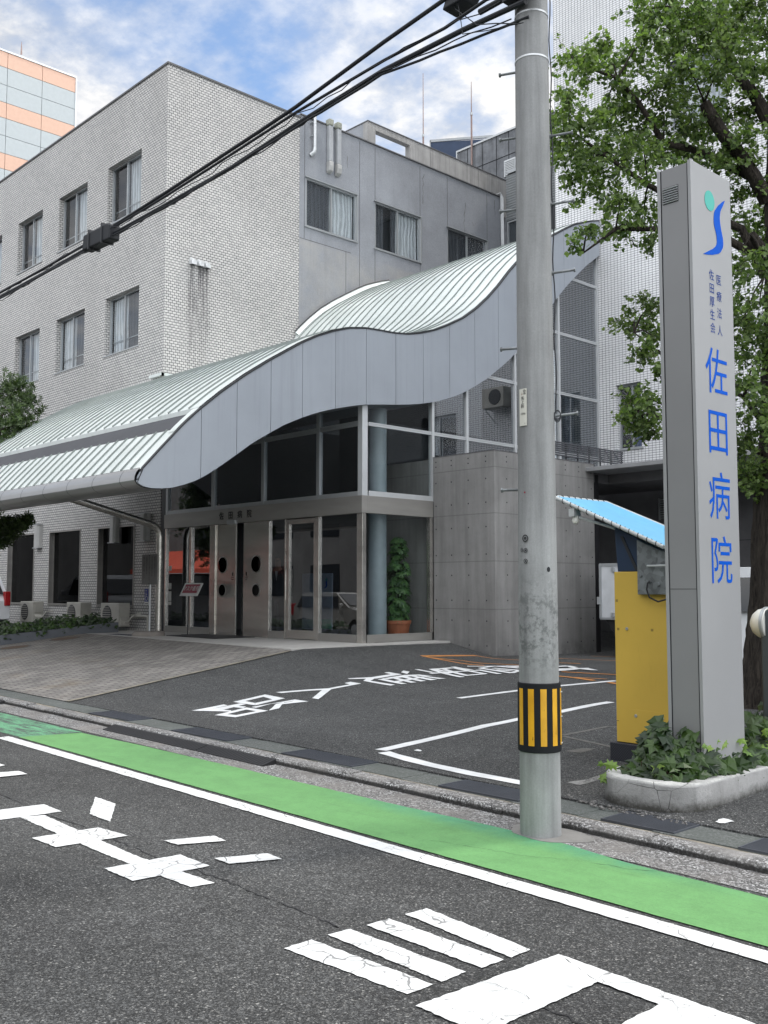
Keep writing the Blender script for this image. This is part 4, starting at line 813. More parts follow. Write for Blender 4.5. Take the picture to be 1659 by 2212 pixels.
# ------------------------------------------------------------------ concrete block
C1 = Th('concrete_wall_block', (-13.5, 16.7, .2), 'fair faced concrete wall with tie holes right of the glass entrance', 'concrete wall')
q = MB(); q.box(-14.34, -12.68, 15.015, 18.36, .05, 4.32); C1.part(q, 'wall', M['fair_concrete'], bevel=.012)
q = MB()
zs = (4.22, 4.12, 3.78, 3.31, 2.83, 2.29, 1.88, 1.38, .98, .5)
for x in (-14.26, -13.83, -13.37, -12.91):
    for z in zs: q.lathe([(.0155, 15.0135), (.0155, 15.0155)], (x, 0, z), 10, 'y')
for y in (15.38, 15.84, 16.35, 16.83, 17.32, 17.80, 18.25):
    for z in zs: q.lathe([(.0155, -12.6785), (.0155, -12.6815)], (0, y, z), 10, 'x')
C1.part(q, 'tie_holes', M['dark'])
q = MB(); q.box(-14.345, -12.675, 15.01, 18.365, 4.3205, 4.335); C1.part(q, 'coping', M['dark_concrete'])
F1 = Th('louvre_railing', (-12.72, 18.1, 4.34), 'grey horizontal slat railing on top of the concrete wall', 'railing')
q = MB()
for k in range(7): z = 4.415+k*.045; q.box(-12.755, -12.705, 16.55, 19.56, z, z+.025)
F1.part(q, 'slats', M['rail_dark'])
for k in range(8): q = MB(); y = 16.6+k*.42; q.box(-12.70-.05, -12.735, y-.02, y+.02, 4.335 if y < 18.3 else 4.23, 4.70); F1.part(q, 'post', M['panel_trim'])
q = MB(); q.box(-12.78, -12.68, 18.38, 18.52, .2, 4.1); tag(q.build('black_downpipe', M['black']), 'black upright steel column at the right end of the concrete wall', 'column')
# ------------------------------------------------------------------ tower
YT = 21.06
TW = Th('white_tiled_tower', (-8, 28, .2), 'tall white tiled hospital block behind the tree', 'building')
th = [(-13.86, -13.15, 5.02, 6.63), (-12.25, -10.75, 12.55, 14.27), (-12.25, -10.75, 8.6, 10.2), (-9.6, -8.2, 5.02, 6.63), (-8.6, -7.2, 8.6, 10.2), (-8.6, -7.2, 12.55, 14.27), (-12.25, -10.75, 16.3, 17.9), (-8.6, -7.2, 16.3, 17.9)]
q = MB(); q.wall('y', YT, -15.62, 8, 4.15, 26, th, .14); q.poly([(-15.62, YT, 4.15), (-15.62, YT, 26), (-15.62, 36, 26), (-15.62, 36, 4.15)]); q.poly([(8, YT, 4.15), (8, 36, 4.15), (8, 36, 26), (8, YT, 26)]); q.poly([(-15.62, YT, 26), (8, YT, 26), (8, 36, 26), (-15.62, 36, 26)])
TW.part(q, 'wall', M['tower_tile'], recalc=False)
def window(th_, x0, x1, z0, z1, y, split=.5, left='dark', right='curtain', axis='y', sill=True, fr='alu', rail=True, lead=.015):
    """sliding window in a wall; axis 'y' faces -Y, axis 'x' faces +X"""
    s = 1 if axis == 'y' else -1
    def bx(q, a, b_, d0, d1, e, f):
        if axis == 'y': q.box(a, b_, y+d0, y+d1, e, f)
        else: q.box(y-d1, y-d0, a, b_, e, f)
    w = .045; q = MB()
    bx(q, x0, x0+w, 0, .07, z0, z1); bx(q, x1-w, x1, 0, .07, z0, z1); bx(q, x0+w, x1-w, 0, .07, z1-w, z1); bx(q, x0+w, x1-w, 0, .07, z0, z0+w)
    xm = lerp(x0, x1, split); bx(q, xm-.022, xm+.022, -.006, .05, z0+w, z1-w)
    f = th_.part(q, 'window', M[fr]); q = MB(); bx(q, x0+w, xm-.0225, .03, .036, z0+w, z1-w); bx(q, xm+.0225, x1-w, .015, .021, z0+w, z1-w); sub(f, q, 'pane', M['glass_win'])
    for a, b_, k in ((x0+w, xm, left), (xm, x1-w, right)):
        q = MB()
        o2 = .0 if a < xm-.01 else .03
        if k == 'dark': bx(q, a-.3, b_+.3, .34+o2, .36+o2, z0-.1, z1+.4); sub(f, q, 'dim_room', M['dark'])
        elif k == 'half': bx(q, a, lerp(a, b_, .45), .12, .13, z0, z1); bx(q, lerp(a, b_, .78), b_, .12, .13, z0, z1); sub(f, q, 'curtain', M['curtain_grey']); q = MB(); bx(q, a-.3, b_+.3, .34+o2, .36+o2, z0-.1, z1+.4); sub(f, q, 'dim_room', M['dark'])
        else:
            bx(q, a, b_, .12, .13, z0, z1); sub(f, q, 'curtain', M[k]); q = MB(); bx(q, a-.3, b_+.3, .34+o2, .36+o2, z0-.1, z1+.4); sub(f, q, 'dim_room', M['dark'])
    if rail: q = MB(); bx(q, x0+w, x1-w, .085, .10, z0+.38, z0+.40); sub(f, q, 'inner_rail', M['alu'])
    if sill: q = MB(); bx(q, x0-.05, x1+.05, -.16 if axis == 'y' else -.05, .0, z0-.035, z0-.002); sub(f, q, 'sill', M['alu'])
    return f
tws = (('dark', 'curtain_blue'), ('curtain', 'curtain'), ('curtain', 'dark'), ('dark', 'curtain'), ('curtain', 'dark'), ('dark', 'curtain'), ('curtain', 'dark'), ('dark', 'curtain'))
for (a, c, e, f), (lf, rt) in zip(th, tws): window(TW, a, c, e, f, YT+.13, .55, lf, rt)
q = MB(); q.box(-15.0, 8, 21.3, 21.5, .0, 4.14); TW.part(q, 'ground_floor_wall', M['dark_concrete'])
q = MB()
for x in (-11.0, -9.6, -8.2, -6.8): q.box(x-.008, x+.008, 21.292, 21.2995, .2, 4.1)
for z in (1.4, 2.7): q.box(-10.9, 8, 21.291, 21.2985, z-.006, z+.006)
TW.part(q, 'panel_joints', M['black'])
q = MB(); 
for k in range(9): q.box(-12.83, -12.3, 21.26, 21.285, 3.28+k*.055, 3.305+k*.055)
q.box(-12.86, -12.83, 21.25, 21.29, 3.25, 3.78); q.box(-12.3, -12.27, 21.25, 21.29, 3.25, 3.78); TW.part(q, 'louvre_vent', M['alu'])
# entrance canopy slab of the tower
CS = Th('flat_canopy', (-8, 19.5, 4.1), 'flat grey canopy slab in front of the tiled tower', 'canopy')
q = MB(); q.box(-12.68, 6, 18.04, 21.05, 4.14, 4.23); CS.part(q, 'edge_slab', plain('canopy_edge', (.24, .245, .25), .6), bevel=.01)
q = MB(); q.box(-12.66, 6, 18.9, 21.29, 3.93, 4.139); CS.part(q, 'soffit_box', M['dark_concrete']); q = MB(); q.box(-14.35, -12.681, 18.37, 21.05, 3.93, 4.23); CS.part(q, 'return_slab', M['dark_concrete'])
for x in (-11.3, -8.3): q = MB(); q.lathe([(.09, 3.922), (.09, 3.9295)], (x, 20.0, 0), 20); CS.part(q, 'downlight', M['alu'])
# ------------------------------------------------------------------ tiled wing
TWG = Th('tiled_wing', (-33, 20, .4), 'grey white tiled hospital wing with three rows of windows, left', 'building')
cols = [(-24.93, -23.12), (-27.92, -26.14), (-30.79, -29.04), (-33.85, -32.06), (-36.8, -35.0), (-39.8, -38.0)]
uh = [(a, c, 11.62, 13.26) for a, c in cols]; mh = [(a, c, 7.955, 9.56) for a, c in cols]
gh = [(-25.04, -23.11, 1.19, 3.24), (-27.98, -26.06, 1.2, 3.25), (-30.88, -29.0, 1.2, 3.25), (-33.8, -31.9, 1.2, 3.25)]
q = MB(); q.wall('y', YF, -46, XW, .2, 15.08, uh+mh+gh, .15)
q.poly([(XW, YF, .2), (XW, 17.42, .2), (XW, 17.42, 15.08), (XW, YF, 15.08)]); q.poly([(-46, YF, 15.08), (XW, YF, 15.08), (XW, 17.42, 15.08), (-46, 17.42, 15.08)]); q.poly([(-46, 17.42, .2), (-46, YF, .2), (-46, YF, 15.08), (-46, 17.42, 15.08)]); q.poly([(XW, 17.42, .2), (-46, 17.42, .2), (-46, 17.42, 15.08), (XW, 17.42, 15.08)])
TWG.part(q, 'wall', M['tile'], recalc=False)
q = MB(); q.box(-46.02, XW+.03, YF-.03, YF+.25, 15.081, 15.13); q.box(XW-.25, XW+.03, YF+.2501, 17.44, 15.081, 15.13); TWG.part(q, 'parapet_cap', M['dark_concrete'])
kinds = [('dark', 'curtain'), ('dark', 'curtain'), ('dark', 'curtain'), ('dark', 'curtain'), ('dark', 'curtain'), ('dark', 'curtain')]
km = [('curtain', 'curtain_grey'), ('curtain', 'curtain_grey'), ('curtain_grey', 'curtain'), ('curtain', 'dark'), ('dark', 'curtain'), ('dark', 'dark')]
for (a, c, e, f), (lf, rt) in zip(uh, kinds): window(TWG, a, c, e, f, YF+.14, .46, lf, rt)
for (a, c, e, f), (lf, rt) in zip(mh, km): window(TWG, a, c, e, f, YF+.14, .46, lf, rt)
for i, (a, c, e, f) in enumerate(gh):
    q = MB(); w = .05
    q.box(a-.01, a+.02, YF-.02, YF+.14, e, f+.02); q.box(c-.02, c+.01, YF-.02, YF+.14, e, f+.02); q.box(a+.02, c-.02, YF-.02, YF+.14, f-.01, f+.02); q.box(a-.01, c+.01, YF-.03, YF+.14, e-.05, e)
    q.box(a+.02, a+.05, YF+.10, YF+.145, e, f-.01)
    fr = TWG.part(q, 'window', M['steel_dark']); q = MB(); q.box(a+.02, c-.02, YF+.125, YF+.131, e, f-.01); sub(fr, q, 'pane', M['glass_dark']); q = MB(); q.box(a, c, YF+.4, YF+.42, e, f); sub(fr, q, 'dim_room', M['dark'])
# vent hoods
for k, y in enumerate((13.886, 14.103, 14.312)):
    q = MB(); n = 10; P = []
    for i in range(n+1):
        a = math.pi*i/n; P.append((XW+.005, y-.085*math.cos(a), 10.06+.105*math.sin(a)))
    P2 = [(XW+.13, y+(p[1]-y)*.8, 10.03+(p[2]-10.06)*.55) for p in P]
    q.strip(P, P2); q.strip([(XW+.005, P[0][1], 9.97), P[0]], [(XW+.15, y-.07, 9.95), P2[0]]); q.strip([(XW+.005, P[-1][1], 9.97), P[-1]], [(XW+.15, y+.07, 9.95), P2[-1]]); q.strip([(XW+.15, y-.07, 9.95)]*(n+1), P2)
    q.poly([(XW+.15, y-.07, 9.95), P2[0], P2[n//2], P2[-1], (XW+.15, y+.07, 9.95)])
    TWG.part(q, 'vent_hood', M['alu_light'], smooth=True)
q = MB(); q.box(XW+.001, XW+.02, 15.42, 15.47, 13.70, 13.76); TWG.part(q, 'wall_stud', M['alu'])
q = MB(); q.box(XW+.001, XW+.09, 13.0, 14.0, 6.93, 7.0); q.box(XW-.5, XW+.09, 12.99, 13.08, 6.93, 7.0); TWG.part(q, 'roof_flashing', M['roof'])
q = MB(); q.box(-21.83, -21.57, YF+.0, YF+.3, .57, 5.2); TWG.part(q, 'recess_strip', M['panel_trim'])
# wall lamps
for x, lab in ((-28.63, 'upright white wall lamp between the first and second ground floor windows'), (-24.07, 'white wall lamp above the window, mostly behind the pipe'), (-22.5, 'upright white wall lamp right of the last ground floor window')):
    z0, z1 = (2.83, 3.5); t = Th('wall_lamp', (x, YF, z0), lab, 'wall lamp', 'wall lamps on the tiled wing')
    q = MB(); q.prism([(x-.17, YF-.002, z0), (x-.15, YF-.10, z0), (x-.08, YF-.15, z0), (x+.08, YF-.15, z0), (x+.15, YF-.10, z0), (x+.17, YF-.002, z0)], (0, 0, z1-z0)); t.part(q, 'shade', M['lampglass'], smooth=True)
    q = MB(); q.box(x-.18, x+.18, YF-.16, YF-.003, z1+.001, z1+.02); q.box(x-.18, x+.18, YF-.16, YF-.003, z0-.02, z0-.001); t.part(q, 'end_cap', M['alu'])
# outdoor units
def acunit(x0, w, lab, z0=.66, z1=1.25, y=12.58, d=.32, face=True):
    t = Th('outdoor_unit', (x0+w/2, y+d/2, z0-.1), lab, 'air conditioner', 'air conditioner outdoor units along the tiled wall')
    q = MB(); q.box(x0, x0+w, y, y+d, z0, z1); t.part(q, 'casing', M['ac'], bevel=.015)
    q = MB(); q.lathe([(.22, y-.012), (.235, y-.001)], (x0+w*.36, 0, (z0+z1)/2), 30, 'y'); t.part(q, 'fan_opening', M['ac_dark'])
    q = MB()
    for k in range(9): zz_ = z0+.07+k*.057; hw = math.sqrt(max(0, .215**2-(zz_-(z0+z1)/2)**2)); q.box(x0+w*.36-hw, x0+w*.36+hw, y-.022, y-.014, zz_-.006, zz_+.006)
    t.part(q, 'grille', M['ac'])
    q = MB(); q.box(x0+w+.001, x0+w+.02, y+.06, y+.26, z0+.28, z0+.5); q.prism([(x0+w+.001, y+.04, z0+.03), (x0+w+.07, y+.04, z0+.03), (x0+w+.07, y+.04, z0+.16), (x0+w+.001, y+.04, z0+.25)], (0, .2, 0)); t.part(q, 'valve_cover', M['ac'])
    q = MB(); q.tube([(x0+w+.06, y+.15, z0+.1), (x0+w+.18, y+.18, z0+.14), (x0+w+.22, y+.3, z0+.3), (x0+w+.2, YF-.02, z0+.32)], .02, 8); t.part(q, 'hose', M['ac'], smooth=True)
    for xf in (x0+.08, x0+w-.16): q = MB(); q.box(xf, xf+.08, y+.02, y+d-.02, z0-.10, z0-.001); t.part(q, 'foot', M['gutter_lid'])
acunit(-28.69, .85, 'round fanned outdoor unit under the leftmost ground floor window'); acunit(-25.75, .80, 'outdoor unit between the second and third ground floor windows'); acunit(-23.84, .92, 'outdoor unit under the third window, nearest the notice board')
t = Th('condensate_pipe', (-21.9, 12.9, .57), 'short white drain pipe at the foot of the tiled wall', 'pipe'); q = MB(); q.tube([(-22.9, 12.95, .93), (-22.2, 12.95, .93), (-22.1, 12.95, .90), (-22.1, 12.95, .57)], .045, 10); t.part(q, 'pipe', M['ac'], smooth=True)

# ------------------------------------------------------------------ rendered wing behind
RW = Th('rendered_wing', (-26, 22, .4), 'grey rendered hospital wing with patched wall and curtained sliding windows', 'building')
rh = [(17.67, 19.61, 11.97, 13.40), (20.38, 22.34, 11.96, 13.42), (23.63, 25.58, 11.96, 13.44)]
q = MB(); q.wall('x', XW-.02, 17.42, 26.39, .2, 15.19, rh, -.10); q.poly([(XW-.02, 17.42, 15.19), (XW-.02, 26.39, 15.19), (-24, 26.39, 15.19), (-24, 17.42, 15.19)]); q.poly([(XW-.02, 17.42, 15.05), (XW-.02, 17.42, 15.19), (-24, 17.42, 15.19), (-24, 17.42, 15.05)]); RW.part(q, 'wall', M['render'], recalc=False)
for (a, c, e, f), (lf, rt) in zip(rh, (('curtain_grey', 'curtain'), ('half', 'curtain'), ('curtain_grey', 'curtain_grey'))):
    window(RW, a, c, e, f, XW-.03, .5, lf, rt, axis='x', rail=False)
    q = MB(); q.box(XW-.022, XW+.03, a-.05, c+.05, f+.001, f+.03); q.box(XW-.022, XW+.02, c+.001, c+.045, e, f); RW.part(q, 'window_trim', M['alu'])
q = MB()
for y, z0, z1 in ((17.62, 11.6, 15.12), (19.75, 8, 15.12), (20.385, 13.43, 15.12), (20.385, 8, 11.9), (22.35, 8, 15.12), (23.63, 13.45, 15.12), (25.62, 12, 15.12)): q.box(XW-.0195, XW-.0175, y-.008, y+.008, z0, z1)
q.box(XW-.0195, XW-.0172, 17.45, 19.4, 11.57, 11.585); q.box(XW-.0195, XW-.0172, 19.2, 19.215, 8.5, 11.57); RW.part(q, 'render_joints', plain('joint_dark', (.09, .09, .10), .9))
q = MB(); q.box(XW-.2, XW+.02, 17.445, 26.4, 15.191, 15.225); RW.part(q, 'parapet_cap', M['dark_concrete'])
rr = random.Random(9)
def wcrack(y, z, n, dy=.0):
    q = MB(); A, B = [], []
    for k in range(n):
        y += rr.uniform(-.05, .05)+dy; z -= .09; w = rr.uniform(.004, .014); A.append((XW-.017, y-w, z)); B.append((XW-.017, y+w, z))
    q.strip(A, B); return q
for a in ((22.55, 15.0, 12), (24.55, 14.6, 14), (19.3, 14.6, 5), (18.95, 14.9, 9), (26.0, 15.1, 7)): RW.part(wcrack(*a), 'wall_crack', M['dark_concrete'])
# ducts and downpipe on the wing
for y, z1, lab in ((18.5, 15.30, 'boxed pipe duct on the rendered wall, left of the two'), (18.82, 15.30, 'boxed pipe duct on the rendered wall, right of the two')):
    t = Th('pipe_duct', (XW, y, 13.7), lab, 'pipe duct', 'pipe ducts on the rendered wall')
    q = MB(); q.box(XW, XW+.13, y-.075, y+.075, 14.08, 15.16); t.part(q, 'duct', plain('duct_grey', (.36, .375, .39), .5), bevel=.02)
    q = MB(); q.box(XW-.05, XW+.15, y-.085, y+.085, 15.161, 15.36); t.part(q, 'top_cap', plain('mossy_cap', (.30, .31, .26), .7), bevel=.03)
    q = MB(); q.prism([(XW, y-.082, 14.079), (XW+.14, y-.082, 14.079), (XW+.15, y-.082, 13.95), (XW+.13, y-.082, 13.80), (XW, y-.082, 13.74)], (0, .164, 0)); t.part(q, 'end_cap', M['lampglass'], bevel=.015)
t = Th('downpipe', (XW, 17.9, 14.1), 'shiny steel downpipe at the corner of the rendered wing', 'downpipe')
q = MB(); q.tube([(XW+.1, 17.9, 15.32), (XW+.1, 17.9, 14.3)], .045, 12); q.tube([(XW+.1, 17.9, 14.3), (XW+.1, 17.88, 14.18), (XW+.0, 17.82, 14.1)], .058, 12); t.part(q, 'pipe', M['alu_light'], smooth=True)
for z in (15.05, 14.65): q = MB(); q.box(XW-.01, XW+.11, 17.80, 17.85, z-.015, z+.015); t.part(q, 'bracket', M['alu'])
# conduits at the inner corner
t = Th('corner_conduits', (XW+.06, 26.3, 13.5), 'bundle of pale pipes running down the inner corner of the wing', 'conduit')
for k in range(3): q = MB(); q.tube([(XW-.2, 26.28-.04*k, 15.27), (XW+.03+.04*k, 26.28-.04*k, 15.27), (XW+.06+.045*k, 26.28, 15.12), (XW+.06+.045*k, 26.3, 12.5)], .018, 8); t.part(q, 'pipe', M['alu_light'], smooth=True)
# upper parapet frame
t = Th('roof_parapet_frame', (-23.2, 24, 15.2), 'pale rooftop parapet with a rectangular opening', 'parapet')
q = MB(); q.wall('x', -23.0, 21.11, 28.2, 15.2, 16.60, [(21.45, 23.02, 15.19, 16.40)], -.22); q.poly([(-23.0, 21.11, 15.2), (-23.0, 21.11, 16.6), (-23.22, 21.11, 16.6), (-23.22, 21.11, 15.2)])
t.part(q, 'wall', M['beige_render'], recalc=False); q = MB(); q.wall('x', -23.22, 21.11, 28.2, 15.2, 16.60, [(21.45, 23.02, 15.19, 16.40)], 0); t.part(q, 'back_face', M['beige_render'])
q = MB(); q.box(-26.5, -23.2201, 21.11, 21.3, 15.2, 16.6); t.part(q, 'return_wall', M['render']); q = MB(); q.box(-23.25, -22.98, 21.09, 28.2, 16.601, 16.63); q.box(-26.5, -23.2501, 21.09, 21.32, 16.601, 16.63); t.part(q, 'cap', M['dark_concrete'])
q = MB()
for y in (24.0, 26.5): q.box(-22.999, -22.997, y-.006, y+.006, 15.2, 16.6)
t.part(q, 'joints', M['dark_concrete'])
# corrugated link, concrete annex, navy penthouse, aerials
t = Th('corrugated_link', (-19, 27, 12), 'corrugated metal clad link block left of the utility pole', 'building')
q = MB(); x = -21.68; P = []
z = 14.30; A = []
while z < 15.93: A += [z, z+.05]; z += .05
pts = []
for i in range(int((15.94-14.30)/.045)): z = 14.30+.045*i; pts += [(26.42-(.012 if i % 2 else 0), z), (26.42-(.012 if i % 2 else 0), z+.028)]
q.strip([(-21.68, y, z) for y, z in pts], [(-15.63, y, z) for y, z in pts]); t.part(q, 'cladding', M['corr'], recalc=True)
q = MB(); q.box(-21.6, -15.63, 26.37, 28.3, 15.95, 16.05); t.part(q, 'cap', M['alu']); q = MB(); q.box(-21.68, -15.63, 26.43, 28.3, 10, 15.94); t.part(q, 'core', M['room'])
window(t, -21.60, -19.9, 12.7, 14.24, 26.36, .5, 'curtain_grey', 'curtain_grey'); 
t = Th('concrete_annex', (-20, 30, 10), 'stained concrete panel annex with a louvred vent above the roofs', 'building')
q = MB(); q.box(-25.71, -15.63, 28.39, 36, 14, 18.66); t.part(q, 'wall', M['annex']); q = MB(); q.box(-25.76, -15.63, 28.34, 36, 18.661, 18.73); q.box(-25.76, -25.7101, 28.34, 28.4, 17.8, 18.66); t.part(q, 'cap', M['alu_light'])
q = MB()
for x in (-25.2, -24.45, -23.75, -23.15, -22.4, -21.7): q.box(x-.012, x+.012, 28.378, 28.3895, 15, 18.66)
q.box(-25.7, -15.7, 28.377, 28.3885, 17.75, 17.775); t.part(q, 'panel_joints', M['dark'])
q = MB(); q.box(-23.34, -22.8, 28.33, 28.38, 16.94, 17.56)
for k in range(9): q.box(-23.30, -22.84, 28.30, 28.3299, 16.97+k*.063, 17.0+k*.063)
t.part(q, 'louvre_vent', M['alu_light'])
t = Th('navy_penthouse', (-28, 34, 16), 'navy clad rooftop penthouse behind the parapet', 'penthouse')
q = MB(); q.prism([(-31.0, 32.4, 16), (-24, 32.4, 16), (-24, 32.4, 20.2), (-27.6, 32.4, 21.13), (-31.0, 32.4, 22.1)], (0, 5, 0)); t.part(q, 'cladding', M['navy']); q = MB(); q.prism([(-31.05, 32.37, 22.12), (-23.9, 32.37, 20.18), (-23.9, 32.37, 20.26), (-31.05, 32.37, 22.24)], (0, .1, 0)); q.box(-31.06, -31.001, 32.37, 37, 16, 22.2); t.part(q, 'edge_trim', M['alu'])
for x, z0, z1, lab in ((-27.51, 15, 22.56, 'thin rooftop aerial mast, taller and farther left'), (-24.91, 15, 21.22, 'thin rooftop aerial mast nearer the utility pole')):
    t = Th('aerial_mast', (x, 28.3, z0), lab, 'aerial', 'rooftop aerial masts'); q = MB(); q.tube([(x, 28.3, z0), (x, 28.3, 19.9), (x, 28.3, 19.95), (x, 28.3, z1)], [.04, .035, .022, .012], 8); t.part(q, 'mast', M['stub']); q = MB(); q.lathe([(.05, 19.88), (.05, 19.98)], (x, 28.3, 0), 10); t.part(q, 'coupling', M['alu'])
# far striped building
t = Th('striped_office_block', (-86, 30, 0), 'distant office block clad in salmon and pale grey bands', 'building')
zt = 46.18; rows = []; z = zt; pat = 'ogg'; k = 0
hs_ = [1.33, 1.50, 1.50]
while z > 10: h = hs_[k % 3]; rows.append((z-h, z, pat[k % 3])); z -= h; k += 1
for z0, z1, ch in rows:
    q = MB()
    for i in range(8): q.box(-80.1, -80.0, 38.76-3.02*(i+1)+.02, 38.76-3.02*i-.02, z0+.02, z1-.02)
    t.part(q, 'salmon_band' if ch == 'o' else 'grey_band', M['orange_panel'] if ch == 'o' else M['grey_panel'])
q = MB(); q.box(-95, -80.101, 14.0, 38.7, 0, zt-.05); t.part(q, 'core', plain('panel_joint', (.16, .17, .18), .8)); q = MB(); q.box(-80.2, -79.94, 14, 38.8, zt, zt+.15); q.box(-80.1, -79.95, 38.74, 38.86, 10, zt-.001); t.part(q, 'edge_trim', M['alu_light'])
t2 = Th('lightning_rod', (-80.2, 33.93, zt+.15), 'lightning rod on top of the striped office block', 'lightning rod'); q = MB(); q.tube([(-80.2, 33.93, zt+.15), (-80.2, 33.93, 47.1), (-80.2, 33.93, 47.7)], [.09, .06, .02], 8); t2.part(q, 'rod', M['stub']); q = MB(); q.lathe([(.14, zt+.151), (.14, zt+.3)], (-80.2, 33.93, 0), 10); t2.part(q, 'foot', M['alu'])
# ------------------------------------------------------------------ utility pole
PX, PY = -4.16, 5.36
UP = Th('utility_pole', (PX, PY, 0), 'round concrete utility pole with amber striped sleeve at the kerb', 'utility pole')
def pr_(z): return lerp(.134, .106, z/7.5)
q = MB(); q.lathe([(pr_(z), z) for z in (0, .5, 1, 2, 3, 4, 5, 6, 7.5)], (PX, PY, 0), 48); UP.part(q, 'shaft', M['pole'], smooth=True)
view = math.atan2(-PY, -PX)            # direction from the pole to the pavement side
q = MB()
r0 = pr_(.76)+.010
q.lathe([(r0-.004, .545), (r0+.001, .55), (r0, .985), (r0-.005, .99)], (PX, PY, 0), 48); SL = UP.part(q, 'warning_sleeve', M['sleeve'], smooth=True)
for k in range(9):
    a0 = view+R(-55+33.2*k); q = MB(); hw = R(8.2); n = 6; rr_ = r0+.0025
    q.strip([(PX+rr_*math.cos(a0-hw+2*hw*i/n), PY+rr_*math.sin(a0-hw+2*hw*i/n), .59) for i in range(n+1)], [(PX+rr_*math.cos(a0-hw+2*hw*i/n), PY+rr_*math.sin(a0-hw+2*hw*i/n), .955) for i in range(n+1)]); sub(SL, q, 'stripe', M['amber'])
for z in (.60, .77, .93):
    a0 = view+R(82); q = MB(); q.tube([(PX+(r0+.004)*math.cos(a0-.12), PY+(r0+.004)*math.sin(a0-.12), z), (PX+(r0+.006)*math.cos(a0+.1), PY+(r0+.006)*math.sin(a0+.1), z)], .004, 6); sub(SL, q, 'clip', M['alu_light'])
# step bolts
CAMD = Vector((-math.sin(R(46.5)), math.cos(R(46.5)), 0)); RT = Vector((math.cos(R(46.5)), math.sin(R(46.5)), 0))
for z in (4.70, 4.22, 3.74, 2.76): 
    d = RT*1.0-CAMD*.25; d.normalize(); a = Vector((PX, PY, z))+d*(pr_(z)-.01); e = a+d*.155+Vector((0, 0, .012)); q = MB(); q.tube([a, e], .009, 8); q.tube([e, e+d*.012], .016, 8); q.tube([a, a+d*.018], .018, 8); UP.part(q, 'step_bolt', M['galv'], smooth=True)
for z in (5.19, 4.72, 3.24, 2.27, 4.21):
    d = -RT*1.0+CAMD*.35; d.normalize(); a = Vector((PX, PY, z))+d*(pr_(z)-.01); e = a+d*.115; q = MB(); q.tube([a, e], .009, 8); q.tube([e, e+d*.012], .016, 8); UP.part(q, 'step_bolt', M['galv'], smooth=True)
for z in (5.56, 5.24): q = MB(); r = pr_(z)+.0035; q.lathe([(r-.003, z-.008), (r, z-.006), (r, z+.006), (r-.003, z+.008)], (PX, PY, 0), 36); UP.part(q, 'metal_band', M['alu_light'], smooth=True)
# number plate
def onpole(u, z, dr=0.):
    """u metres to the right of the camera facing line of the pole, at height z"""
    r = pr_(z)+dr; a = view+u/r; return (PX+r*math.cos(a), PY+r*math.sin(a), z)
pu = -.094
q = MB(); n = 6
q.strip([onpole(pu-.033+.066*i/n, 2.685, .006) for i in range(n+1)], [onpole(pu-.033+.066*i/n, 2.935, .006) for i in range(n+1)]); q.strip([onpole(pu-.033+.066*i/n, 2.685, .001) for i in range(n+1)], [onpole(pu-.033+.066*i/n, 2.685, .006) for i in range(n+1)]); PL = UP.part(q, 'number_plate', M['plate'])
def pole_text(body, size, u, z, mat, bold=.0):
    o = text_mesh(body, size, 'lettering', mat, Matrix.Identity(4), 0, .0)
    for v in o.data.vertices: v.co = onpole(u+v.co.x, z+v.co.y, .0072)
    o.parent = PL; o.matrix_parent_inverse = Matrix.Identity(4); return o
for i, ch in enumerate('馬上幹'): pole_text(ch, .030, pu-.002, 2.868-.027*i, M['ink'])
pole_text('10R6', .021, pu, 2.765, M['ink'])
pole_text('22', .009, pu+.016, 2.70, M['ink'])
def ringp(u, z, r, w, nm='emblem', mat=None, par=None):
    q = MB(); n = 20; A = []; B = []
    for k in range(n+1):
        a = 2*math.pi*k/n; A.append(onpole(u+(r-w)*math.cos(a), z+(r-w)*math.sin(a), .0073)); B.append(onpole(u+r*math.cos(a), z+r*math.sin(a), .0073))
    q.strip(A, B); return sub(par or PL, q, nm, mat or M['ink'])
ringp(pu+.015, 2.918, .010, .0025); ringp(pu+.015, 2.918, .005, .0015)
for k in range(2): q = MB(); q.strip([onpole(pu+.006+.02*i, 2.896+.006*k, .0073) for i in range(2)], [onpole(pu+.006+.02*i, 2.899+.006*k, .0073) for i in range(2)]); sub(PL, q, 'emblem', M['ink'])
# small round tags and plug
for u, z, r in ((-.085, 1.935, .024), (-.118, 1.86, .012), (-.083, 1.855, .015), (-.083, 1.785, .015)):
    q = MB(); n = 18; q.poly([onpole(u+r*math.cos(2*math.pi*k/n), z+r*math.sin(2*math.pi*k/n), .002) for k in range(n)]); TG = UP.part(q, 'round_tag', M['alu']); ringp(u, z, r, r*.28, 'tag_rim', M['ink'], TG); ringp(u, z, r*.4, r*.3, 'tag_mark', M['ink'], TG)
q = MB(); q.poly([onpole(.075+.013*math.cos(2*math.pi*k/16), 1.73+.017*math.sin(2*math.pi*k/16), .002) for k in range(16)]); UP.part(q, 'drain_hole', M['dark'])
q = MB(); q.poly([onpole(-.085+.008*math.cos(2*math.pi*k/4), 2.24+.008*math.sin(2*math.pi*k/4), .002) for k in range(4)]); UP.part(q, 'red_mark', M['red_card'])
